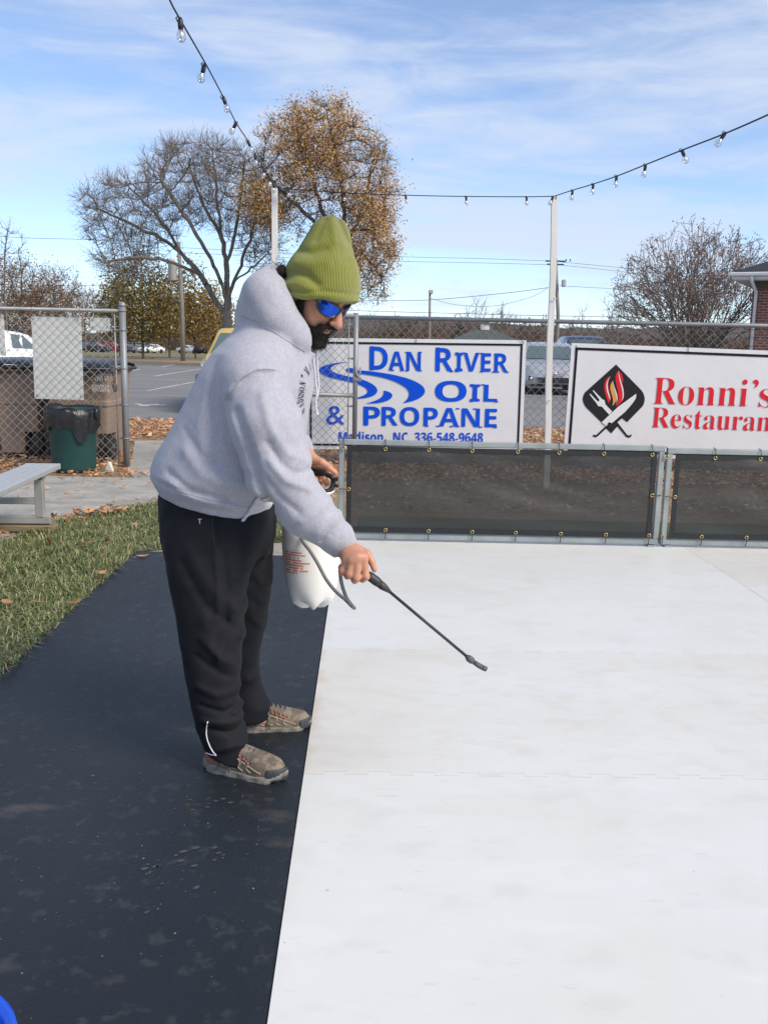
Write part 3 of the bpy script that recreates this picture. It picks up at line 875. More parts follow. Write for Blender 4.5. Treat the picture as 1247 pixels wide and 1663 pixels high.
    def shoe(a, b):
        ax_ = b - a; Ls = np.linalg.norm(ax_); fx = ax_ / Ls; fy = np.array((-fx[1], fx[0], 0)); k = Ls / .30
        def w(x, y, z): return a + (fx * x + fy * y) * k + zz * z * k * 1.10
        def loc(P): q = P - a.astype(f32); return np.stack((q @ fx.astype(f32), q @ fy.astype(f32), q[:, 2] / f32(1.10)), -1) / k
        hwx = [0, .02, .06, .12, .18, .22, .26, .285, .30]; hw = [.012, .031, .036, .035, .043, .049, .044, .030, .008]
        cyx = [0, .1, .2, .3]; cy_ = [0, 0, .004, .010]
        tzx = [-.01, .0, .03, .08, .12, .16, .20, .24, .275, .30]; tz = [.088, .096, .106, .112, .110, .100, .090, .081, .072, .050]
        def up_sdf(P):
            q = loc(P); x, y, z = q.T
            h_ = np.interp(x, hwx, hw).astype(f32); c_ = np.interp(x, cyx, cy_).astype(f32); t_ = np.interp(x, tzx, tz).astype(f32)
            zz_ = np.clip((z - .02) / np.maximum(t_ - .02, .01), 0, 2)
            wz = h_ * np.sqrt(np.clip(1 - (zz_ * .93) ** 3.2, .0, 1)) + 1e-4
            d = np.maximum(np.abs(y - c_) - wz, z - t_) ; d = np.maximum(d, .018 - z)
            d = np.maximum(d, np.maximum(-.004 - x, x - .302))
            d = smax(d, -cone(q, (.045, 0, .13), (.090, 0, .125), .030, .028), .01)
            return d * k * .8
        lo_ = np.minimum(a, b) - .07; hi_ = np.maximum(a, b) + .07; lo_[2] = -.01; hi_[2] = .16
        V, Q = surface(up_sdf, lo_, hi_, .0036, 2, 4)
        sh = np_mesh('shoe', V, Q, um, man)
        bs = BVHTree.FromPolygons([tuple(v) for v in V], [tuple(map(int, q_)) for q_ in Q])
        def sole_sdf(P):
            q = loc(P); x, y, z = q.T
            h_ = np.interp(x, hwx, hw).astype(f32) + .0045; c_ = np.interp(x, cyx, cy_).astype(f32)
            bot = np.interp(x, [0, .03, .1, .24, .305], [.012, .002, .003, .002, .022]).astype(f32)
            top_ = np.interp(x, [0, .04, .12, .2, .27, .305], [.044, .038, .030, .028, .032, .044]).astype(f32)
            bot = bot + .004 * (np.sin(x * 190) > .2) * (np.abs(y - c_) > h_ - .012)
            sc = .0025 * np.sin(x * 95)
            d = np.maximum(np.abs(y - c_) - h_ + sc * (z < .02), np.maximum(z - top_, bot - z))
            return np.maximum(d, np.maximum(-.008 - x, x - .308)) * k * .8
        V, Q = surface(sole_sdf, lo_, hi_, .0036, 1, 4)
        np_mesh('sole', V, Q, solem, sh)
        def patch(name, mt, f, thick=.003):
            V, Q = surface(lambda P: np.maximum(up_sdf(P) - thick, f(loc(P))), lo_, hi_, .0036, 1, 4)
            if len(Q): np_mesh(name, V, Q, mt, sh)
        patch('toe_cap', toem, lambda q: np.maximum(.262 - q[:, 0] - .35 * np.abs(q[:, 1]), q[:, 2] - .054 + .0 * q[:, 0]))
        patch('heel_patch', redm, lambda q: np.maximum(np.maximum(q[:, 0] - .060 + .6 * (q[:, 2] - .03), np.abs(q[:, 2] - .056) - .020), -q[:, 0] + .006), .002)
        lc = MB(); eo = MB(); ov = MB()
        def on(x, y, z, lift=.002):
            p = Vector(w(x, y, z)); h_ = bs.find_nearest(p); return h_[0] + h_[1] * lift
        for i, x in enumerate((.112, .130, .148, .166, .184)):
            hw_ = .021 + .001 * i; z = .106 - .0085 * i
            for s_ in (-1, 1):
                eo.sphere(on(x, s_ * (hw_ + .006) + .003, z - .008), .0044, 8, 6)
            lc.tube([on(x - .002, -hw_, z - .003, .003), on(x + .004, 0, z + .004, .006), on(x + .012, hw_, z - .008, .003)], .0026, 6)
            lc.tube([on(x - .002, hw_, z - .003, .003), on(x + .004, 0, z + .006, .007), on(x + .012, -hw_, z - .008, .003)], .0026, 6)
        lc.tube([on(.10, .016, .102, .006), Vector(w(.110, .030, .098)), Vector(w(.120, .046, .07)), Vector(w(.122, .050, .03))], .0022, 6)
        lc.tube([on(.10, -.016, .102, .006), Vector(w(.112, -.034, .098)), Vector(w(.122, -.048, .07)), Vector(w(.118, -.052, .028))], .0022, 6)
        for s_ in (-1, 1):
            for x in (.075, .108, .140, .172):
                pl = catmull([(x, s_ * .05, .078), (x + .012, s_ * .05, .062), (x + .004, s_ * .055, .048), (x + .022, s_ * .055, .038)], 5)
                ov.tube([on(p[0], p[1], p[2], .0008) for p in pl], .0024, 5)
            pl = catmull([(.100, s_ * .04, .085), (.15, s_ * .045, .070), (.200, s_ * .05, .052), (.235, s_ * .05, .040)], 6)
            ov.tube([on(p[0], p[1], p[2], .0008) for p in pl], .0022, 5)
        lc.build('lace', lacem, sh); eo.build('lace_loop', orm, sh); ov.build('overlay', lightm, sh)
        return sh
    shoe(*nearfoot); shoe(*farfoot)
    return man

# ================================================================== the pump sprayer he holds
def build_sprayer():
    base = m(508, 985, 3.10); z0 = base[2]
    root = empty('pump_sprayer', base)
    tag(root, 'white pump sprayer with grey hose and long dark wand held by the man', 'sprayer')
    tankm = bpy.data.materials.new('milky_plastic'); nt, N, L, b = nodes_of(tankm)
    b.inputs['Base Color'].default_value = (.80, .80, .76, 1); b.inputs['Roughness'].default_value = .42
    b.inputs['Subsurface Weight'].default_value = .5; b.inputs['Subsurface Scale'].default_value = .04
    def zr(py): return m(508, py, 3.10)[2] - z0
    prof = [(984, 4), (986, 20), (985, 40), (976, 68), (966, 76), (950, 84), (930, 90), (905, 93.5), (880, 94.5), (868, 93.2), (864, 94.4), (856, 92), (842, 86), (828, 72), (820, 56), (814, 36)]
    n = 60; vs = []; fs = []
    for i, (py, w_) in enumerate(prof):
        r = w_ / 2 / 478
        for j in range(n):
            a = 2 * PI * j / n
            lob = .5 + .5 * math.cos(5 * a + .9)
            zz_ = zr(py); rr = r
            k = max(0, 1 - zz_ / .075)
            zz_ += .020 * k * (1 - lob) ; rr *= 1 - .10 * k * (1 - lob)
            vs.append((rr * math.cos(a), rr * math.sin(a), zz_))
    for i in range(len(prof) - 1):
        for j in range(n): fs.append((i * n + j, i * n + (j + 1) % n, (i + 1) * n + (j + 1) % n, (i + 1) * n + j))
    fs.append(tuple(range(n))[::-1])
    tank = mesh_obj('tank', vs, fs, tankm, root); tank.rotation_euler = (0, math.radians(-2), 0)
    # orange instruction block: short ragged lines too small to read
    om = mat('orange_ink', (.72, .16, .05), .7); t = MB()
    R_t = 94 / 2 / 478 + .0006
    for i in range(11):
        zc = zr(880 + i * 4.1); ln = (.34 if i < 10 else .2) * (.72 + .28 * random.random()); a0 = math.radians(212)
        hh = .0022 if i not in (0,) else .004
        a1 = a0 + 1.55 * ln * 2
        k = 10; vs2 = []
        for q in range(k + 1):
            a = a0 + (a1 - a0) * q / k
            rr = np.interp(zc, [zr(p) for p, _ in prof][:8], [w_ / 2 / 478 for _, w_ in prof][:8]) + .0008
            vs2 += [(rr * math.cos(a), rr * math.sin(a), zc - hh), (rr * math.cos(a), rr * math.sin(a), zc + hh)]
        gaps = [q for q in range(k) if random.random() > .12]
        t.add(vs2, [(2 * q, 2 * q + 2, 2 * q + 3, 2 * q + 1) for q in gaps])
    t.build('instructions', om, tank)
    fm = mat('white_plastic', (.80, .80, .78), .4)
    c = MB(); cz = lambda py: zr(py)
    c.lathe([(.018, cz(816)), (.030, cz(812)), (.034, cz(810)), (.062, cz(799)), (.066, cz(797)), (.066, cz(795.5)), (.060, cz(796.5)), (.030, cz(806)), (.0, cz(808))], (0.006, 0, 0), 32)
    c.build('funnel_top', fm, root)
    bm_ = mat('black_plastic', (.012, .012, .013), .45, var=.3, vscale=30)
    h_ = MB()
    pts = [m(486, 764, 3.13), m(497, 765, 3.13), m(511, 767, 3.13), m(524, 769, 3.128), m(534, 772, 3.125), m(540, 777, 3.12), m(541, 786, 3.115), m(537, 795, 3.108), m(526, 799, 3.10), m(514, 802, 3.10)]
    h_.tube([Vector(p) for p in catmull(pts, 4)], [.0105 if i < 14 else .0085 for i in range(len(pts) * 4 - 3)], 10)
    h_.tube([Vector(p) for p in catmull([m(486, 764, 3.13), m(478, 775, 3.13), m(480, 790, 3.12), m(490, 800, 3.11), m(508, 803, 3.10)], 4)], .008, 10)
    h_.tube([m(510, 800, 3.10), m(509, 818, 3.10)], .014, 14)
    h_.box(m(546, 778, 3.11), (.012, .016, .012)); h_.box(m(547, 789, 3.11), (.010, .016, .010))
    wpart(h_, 'pump_handle', bm_, root)
    # braided hose
    hm_ = bpy.data.materials.new('braided_hose'); nt, N, L, b = nodes_of(hm_)
    ck = N.new('ShaderNodeTexWave'); ck.bands_direction = 'DIAGONAL'; ck.inputs['Scale'].default_value = 95; ck.inputs['Distortion'].default_value = 2
    tc = N.new('ShaderNodeTexCoord'); L.new(tc.outputs['Object'], ck.inputs['Vector'])
    mx = N.new('ShaderNodeMix'); mx.data_type = 'RGBA'; mx.inputs['A'].default_value = (.06, .06, .062, 1); mx.inputs['B'].default_value = (.30, .30, .29, 1)
    L.new(ck.outputs['Fac'], mx.inputs['Factor']); L.new(mx.outputs['Result'], b.inputs['Base Color']); b.inputs['Roughness'].default_value = .6
    hs = MB()
    hpnts = [m(488, 868, 3.02), m(493, 881, 2.985), m(503, 894, 2.955), m(516, 915, 2.93), m(530, 941, 2.90), m(545, 960, 2.87), m(560, 973, 2.84), m(571, 984, 2.815), m(575.5, 987.5, 2.79),
             m(572, 984, 2.765), m(563, 971, 2.745), m(556, 952, 2.73), m(553, 935, 2.72), m(553, 922, 2.715), m(562, 912, 2.708)]
    hs.tube([Vector(p) for p in catmull(hpnts, 6)], .0058, 10)
    wpart(hs, 'hose', hm_, root)
    # wand
    wm = mat('graphite_plastic', (.040, .040, .045), .5, var=.3, vscale=40)
    g = MB(); WY = 2.700
    def W(px, py, dy=0): return Vector(m(px, py, WY + dy))
    g.tube([W(562, 905.5), W(575, 916), W(597, 933)], .0105, 12)
    g.tube([W(597, 933), W(602, 937), W(612, 944.5), W(617, 948.5)], [.0125, .0145, .0145, .0125], 14)
    g.box(W(610, 947), (.022, .012, .014), rot=Matrix.Rotation(math.radians(40), 3, 'Y'), bevel=.003)
    grip = wpart(g, 'wand_grip', wm, root)
    g = MB(); g.tube([W(614, 946), W(622, 952.5), W(628, 957), W(634, 962)], [.0125, .0125, .009, .005], 12)
    g.tube([W(628, 957), W(760, 1068, -.02)], .0047, 10)
    wd = wpart(g, 'wand', wm, root)
    g = MB(); D = -.02
    g.tube([W(757, 1065.5, D), W(761, 1069, D), W(766, 1073, D), W(769, 1075, D)], [.006, .011, .011, .007], 12)
    g.tube([W(768, 1074.5, D), W(776, 1080, D), W(783, 1084, D)], [.007, .008, .0085], 10)
    g.tube([W(783, 1084, D), W(785, 1085, D), W(790, 1087, D)], [.0068, .0085, .0075], 10)
    wpart(g, 'nozzle', mat('dark_grey_plastic', (.085, .085, .092), .5), wd)
    return root
# ================================================================== ground
def sheet(name, poly, z, m_, kind='structure'):
    me = bpy.data.meshes.new(name); me.from_pydata([(p[0], p[1], z) for p in poly], [], [tuple(range(len(poly)))]); me.materials.append(m_)
    if me.polygons[0].normal.z < 0: me.flip_normals()
    o = bpy.data.objects.new(name, me); COL.objects.link(o)
    if kind: o['kind'] = kind
    return o

def in_poly(P, poly):
    x, y = P[:, 0], P[:, 1]; c = np.zeros(len(P), bool); j = len(poly) - 1
    for i in range(len(poly)):
        xi, yi = poly[i]; xj, yj = poly[j]
        c ^= ((yi > y) != (yj > y)) & (x < (xj - xi) * (y - yi) / (yj - yi + 1e-12) + xi); j = i
    return c

LAWN = [(-9, 1.0), (-9, 4.2), (-4.2, 5.2), (-3.0, 5.75), (-2.62, 6.05), (-2.50, 6.6), (-2.42, 6.95), (-2.22, 7.3), (-1.97, 7.72), (-1.4, 7.9), (-.55, 7.8), (-.45, 6.95), (-.62, 6.36), (-1.2, 6.15), (-1.605, 5.95),
        (-1.59, 5.0), (-1.535, 3.3), (-1.43, 1.0)]

def gz(y):
    return -.012 - max(0, min(y, 170) - 56.5) * .0145

def build_ground():
    gm = mat('dry_ground', (.30, .215, .125), .95, vscale=1.3, col2=(.20, .135, .075), bump=.5, bscale=30)
    layer(gm, (.38, .28, .17), 14, .5, .62, 8, strength=.7); layer(gm, (.10, .085, .05), 30, .55, .7, 8, strength=.6)
    sheet('ground', [(-900, -60), (900, -60), (900, 56.5), (-900, 56.5)], -.012, gm)
    # strip of dark green turf under the net, between rink and dry strip
    tm = mat('dark_green_turf', (.055, .075, .03), .95, vscale=6, col2=(.10, .10, .045), bump=.4, bscale=60)
    sheet('turf_strip', [(-.2, 6.35), (12, 6.35), (12, 7.42), (-.2, 7.36)], -.006, tm)
    # asphalt
    am = mat('asphalt', (.215, .215, .215), .9, var=.14, vscale=1.2, bump=.4, bscale=90, stretch=None)
    layer(am, (.265, .262, .255), .35, .45, .7, 4, stretch=(.25, 1, 1), strength=.6); layer(am, (.10, .10, .105), 60, .6, .75, 2, strength=.5)
    layer(am, (.085, .085, .09), .9, .62, .66, 6, stretch=(.2, 1.5, 1), strength=.35)
    lot = sheet('parking_lot', [(-120, 16.6), (-20, 15.9), (-3.9, 15.45), (2.4, 15.3), (20, 15.2), (120, 14.5), (120, 46.5), (5, 46.8), (-12, 47.2), (-30, 48), (-120, 52)], -.008, am)
    # far lane beyond the leaf strip
    vg = mat('leafy_verge', (.48, .34, .19), .95, vscale=1.5, col2=(.36, .22, .11), bump=.4, bscale=20)
    sheet('verge', [(-120, 51.9), (-30, 47.9), (-12, 47.1), (5, 46.7), (120, 46.4), (120, 53.5), (-12, 54), (-120, 56)], -.004, vg)
    V = [(x, y, gz(y) + .01) for y in (61, 65.5) for x in (-160, 160)]
    np_mesh('far_lane', V, [(0, 1, 3, 2)], am, smooth=False)['kind'] = 'structure'
    # gravel path
    pm = mat('gravel_path', (.40, .385, .345), .95, var=.22, vscale=3.5, bump=.7, bscale=70)
    layer(pm, (.50, .48, .43), 18, .5, .7, 6, strength=.6); layer(pm, (.20, .18, .155), 2.2, .52, .68, 6, stretch=(1, 2.4, 1), strength=.5)
    sheet('path', [(-14, 4.9), (-14, 9.25), (-4.2, 9.2), (-2.5, 9.15), (-2.72, 9.6), (-2.86, 10.3), (-3.1, 11.3), (-3.4, 12.5), (-1.2, 12.9), (-.9, 10), (-.75, 8.6), (-.45, 7.8), (-1.4, 7.9), (-1.97, 7.72), (-2.22, 7.3), (-2.42, 6.95),
                   (-2.50, 6.6), (-2.62, 6.05), (-3.0, 5.75), (-4.2, 5.2), (-9, 4.2), (-9, 3)], -.006, pm)
    cm = mat('concrete_strip', (.36, .335, .29), .9, var=.25, vscale=12, bump=.3, bscale=80)
    sheet('kerb_strip', [(-1.62, 5.93), (-1.2, 6.13), (-.62, 6.34), (-.30, 6.42), (-.28, 5.6), (-1.6, 5.6)], -.004, cm)
    # lawn soil
    lm = mat('lawn_soil', (.10, .115, .045), .95, vscale=10, col2=(.17, .15, .075), bump=.6, bscale=90)
    sheet('lawn', LAWN, -.002, lm)
    gr = mat('far_grass', (.21, .165, .085), .95, vscale=.25, col2=(.16, .15, .07), bump=.3, bscale=4)
    V = [(x, y, gz(y)) for y in (56.5, 80, 170, 1600) for x in (-1500, 1500)]
    np_mesh('far_field', V, [(2 * i, 2 * i + 1, 2 * i + 3, 2 * i + 2) for i in range(3)], gr, smooth=False)['kind'] = 'structure'

    # blades of grass
    n = 95000
    P = np.stack((rng.uniform(-4.3, -.4, n), rng.uniform(1.2, 7.95, n)), -1)
    keep = in_poly(P, LAWN) & (P[:, 0] > -.48 * P[:, 1] - .55)
    P = P[keep]; n = len(P)
    cl = np.sin(P[:, 0] * 3.1 + 1) * np.sin(P[:, 1] * 2.6) + .6 * np.sin(P[:, 0] * 8.3 + P[:, 1] * 5.1) + .5 * np.sin(P[:, 0] * 17 - P[:, 1] * 13)
    hgt = rng.uniform(.024, .062, n) * (1 + .28 * cl)
    ang = rng.uniform(0, 2 * PI, n) ; lean = rng.uniform(.4, 2.2, n) * hgt
    dx = np.stack((np.cos(ang), np.sin(ang), np.zeros(n)), -1); sx = np.stack((-np.sin(ang), np.cos(ang), np.zeros(n)), -1)
    b = np.concatenate((P, np.full((n, 1), -.004)), 1); w_ = rng.uniform(.0018, .0034, n)[:, None]
    mid = b + dx * (lean * .35)[:, None] + np.array((0, 0, 1)) * (hgt * .7)[:, None]; tip = b + dx * lean[:, None] + np.array((0, 0, 1)) * (hgt * np.clip(1.05 - lean / hgt * .3, .3, 1))[:, None]
    V = np.stack((b - sx * w_, b + sx * w_, mid - sx * w_ * .8, mid + sx * w_ * .8, tip), 1).reshape(-1, 3)
    i = np.arange(n)[:, None] * 5
    Qd = np.concatenate((i, i + 1, i + 3, i + 2), 1); T = np.concatenate((i + 2, i + 3, i + 4), 1)
    g = bpy.data.materials.new('grass_blade'); nt, N, L, bs = nodes_of(g)
    geo = N.new('ShaderNodeNewGeometry'); rp = N.new('ShaderNodeValToRGB'); L.new(geo.outputs['Random Per Island'], rp.inputs['Fac'])
    e = rp.color_ramp.elements; e[0].position = 0; e[0].color = (.085, .12, .038, 1); e[1].position = 1; e[1].color = (.52, .46, .28, 1)
    for p_, c_ in ((.35, (.135, .185, .062, 1)), (.60, (.215, .255, .105, 1)), (.76, (.28, .285, .145, 1)), (.86, (.40, .365, .20, 1))):
        q = rp.color_ramp.elements.new(p_); q.color = c_
    L.new(rp.outputs['Color'], bs.inputs['Base Color']); bs.inputs['Roughness'].default_value = .65; bs.inputs['Specular IOR Level'].default_value = .25
    o = np_mesh('grass', V, Qd, g, smooth=False, tris=T); o['kind'] = 'stuff'; tag(o, 'short green lawn grass with dry blades beside the black mat')

    # painted bay lines, worn
    wm = mat('worn_white_paint', (.62, .63, .64), .8, var=.35, vscale=3, bump=.2)
    k = 0
    def line(a, b, w=.10):
        a = G(*a)[:2]; b = G(*b)[:2]; d = b - a; d /= np.linalg.norm(d); s = np.array((-d[1], d[0])) * w / 2
        sheet('road_marking', [a - s, a + s, b + s, b - s], -.004, wm)
    line((240, 634), (330, 617.5), .10); line((250, 610.8), (330, 598), .11); line((263.5, 595.6), (284, 591.6), .14)
    line((206, 603), (228, 599.5), .13); line((120, 618), (180, 607), .12); line((205, 591.8), (218, 589.6), .16)
    arrow = [(214, 655.4), (228, 655.0), (233, 656.8), (258, 655.6), (258, 656.6), (271, 656.6), (268, 658.0), (246, 657.6), (240, 659.4), (224, 659.0), (230, 657.6), (222, 656.2)]
    sheet('road_marking', [G(*p)[:2] for p in arrow], -.004, wm)

def leaf_field(name, regions, mt, label, zmin=.0):
    """regions: (polygon, count, size range)"""
    Vs = []; base = 0
    for poly, n, (s0, s1), hz in regions:
        xs = [p[0] for p in poly]; ys = [p[1] for p in poly]
        P = np.stack((rng.uniform(min(xs), max(xs), n), rng.uniform(min(ys), max(ys), n)), -1); P = P[in_poly(P, poly)]; n = len(P)
        s = rng.uniform(s0, s1, n); a = rng.uniform(0, 2 * PI, n)
        u = np.stack((np.cos(a), np.sin(a), rng.normal(0, .25, n)), -1); v = np.stack((-np.sin(a), np.cos(a), rng.normal(0, .35, n)), -1)
        c = np.stack((P[:, 0], P[:, 1], zmin + .006 + rng.uniform(0, hz, n)), -1)
        curl = np.array((0, 0, 1.0)) * (s * rng.uniform(.05, .35, n))[:, None]
        S_ = s[:, None]
        q = np.stack((c - u * S_ * .5 + curl, c - v * S_ * .24, c + u * S_ * .5 + curl, c + v * S_ * .24 + curl * .5), 1)
        Vs.append(q.reshape(-1, 3))
    V = np.concatenate(Vs); Q = np.arange(len(V)).reshape(-1, 4)
    o = np_mesh(name, V, None, mt, smooth=False, tris=np.concatenate((Q[:, [0, 1, 2]], Q[:, [0, 2, 3]]))); o['kind'] = 'stuff'; tag(o, label)
    return o

def build_leaves():
    lm = bpy.data.materials.new('dry_leaf'); nt, N, L, bs = nodes_of(lm)
    geo = N.new('ShaderNodeNewGeometry'); rp = N.new('ShaderNodeValToRGB'); L.new(geo.outputs['Random Per Island'], rp.inputs['Fac'])
    e = rp.color_ramp.elements; e[0].position = 0; e[0].color = (.24, .105, .05, 1); e[1].position = 1; e[1].color = (.68, .48, .28, 1)
    for p_, c_ in ((.3, (.42, .19, .085, 1)), (.55, (.54, .28, .14, 1)), (.8, (.60, .36, .19, 1))):
        q = rp.color_ramp.elements.new(p_); q.color = c_
    L.new(rp.outputs['Color'], bs.inputs['Base Color']); bs.inputs['Roughness'].default_value = .75
    leaf_field('fallen_leaves', [
        ([(-14, 12.6), (-3.3, 12.6), (-2.2, 13.1), (-1.4, 12.9), (-.8, 12.8), (14, 12.8), (14, 15.25), (2.4, 15.35), (-3.9, 15.5), (-14, 15.8)], 30000, (.04, .10), .03),
        ([(-9, 9.2), (-2.45, 9.15), (-2.2, 9.25), (-2.68, 9.6), (-2.84, 10.3), (-3.08, 11.3), (-3.4, 12.4), (-9, 12.4)], 6000, (.035, .085), .022),
        ([(-.8, 9.3), (9, 9.3), (9, 12.8), (-.8, 12.8)], 12000, (.04, .09), .022),
        ([(-.55, 7.6), (8, 7.4), (8, 9.4), (-.7, 9.4)], 1500, (.04, .08), .012)], lm, 'fallen orange brown leaves banked by the kerb and fence')
    leaf_field('leaf_litter', [
        ([(-2.55, 6.75), (-2.3, 6.9), (-2.0, 7.3), (-2.2, 7.45), (-2.55, 7.05)], 240, (.04, .09), .03),
        ([(-3.3, 5.6), (-2.7, 5.9), (-2.5, 6.3), (-2.9, 6.4)], 120, (.04, .09), .03),
        ([(-1.95, 7.75), (-1.4, 7.9), (-1.4, 8.05), (-2.0, 7.95)], 60, (.05, .09), .02),
        ([(-4, 7.3), (-1.2, 8.0), (-1.0, 9.1), (-4.5, 9.1)], 110, (.03, .07), .006)], lm, 'loose drifts of dry leaves on the path edge')
    # single leaves lying on the grass and the mat
    def leaf(p, s, a, label, grp=None):
        mb = MB(); u = np.array((math.cos(a), math.sin(a), 0)); v = np.array((-math.sin(a), math.cos(a), 0)); z = np.array((0, 0, 1.0))
        pts = []
        for t, w_ in ((-.5, .02), (-.3, .16), (-.05, .22), (.2, .17), (.42, .07), (.5, .01)):
            up = .5 * (t * t) * s * 1.2 + .004
            pts.append((u * t * s - v * w_ * s + z * (up + w_ * s * .3), u * t * s + z * up, u * t * s + v * w_ * s + z * (up + w_ * s * .45)))
        vs = [q for r in pts for q in r]; fs = []
        for i in range(len(pts) - 1):
            b = 3 * i; fs += [(b, b + 1, b + 4, b + 3), (b + 1, b + 2, b + 5, b + 4)]
        mb.add(vs, fs); mb.tube([u * -.5 * s + z * .006, u * -.72 * s + z * .004], .0015, 5)
        o = mb.build('fallen_leaf', single); o.location = tuple(p); tag(o, label, 'leaf', grp); return o
    single = mat('brown_leaf', (.42, .22, .11), .75, var=.4, vscale=18, bump=.2, bscale=80)
    z = .012
    leaf(G(232, 905, z), .085, .5, 'single tan leaf lying on the far end of the black mat')
    g = 'brown leaves lying in the lawn'
    for (px, py, s, a) in ((79, 881, .09, 1.1), (138, 884, .09, .9), (175, 878, .07, 2.2), (170, 902, .06, .2), (166, 932, .08, 1.2), (62, 980, .07, .4), (122, 981, .06, .7), (15, 1082, .08, 1.0), (224, 832, .09, 2.3), (195, 828, .08, 2.9), (163, 948, .04, .3), (48, 937, .05, 1.9), (222, 853, .07, .2), (12, 978, .06, .4), (190, 917, .06, 2.0)):
        lf = leaf(G(px, py, .035), s, a, 'curled brown leaf lying in the green lawn grass', g); lf.rotation_euler = (random.uniform(-.9, .9), random.uniform(-.9, .9), 0)

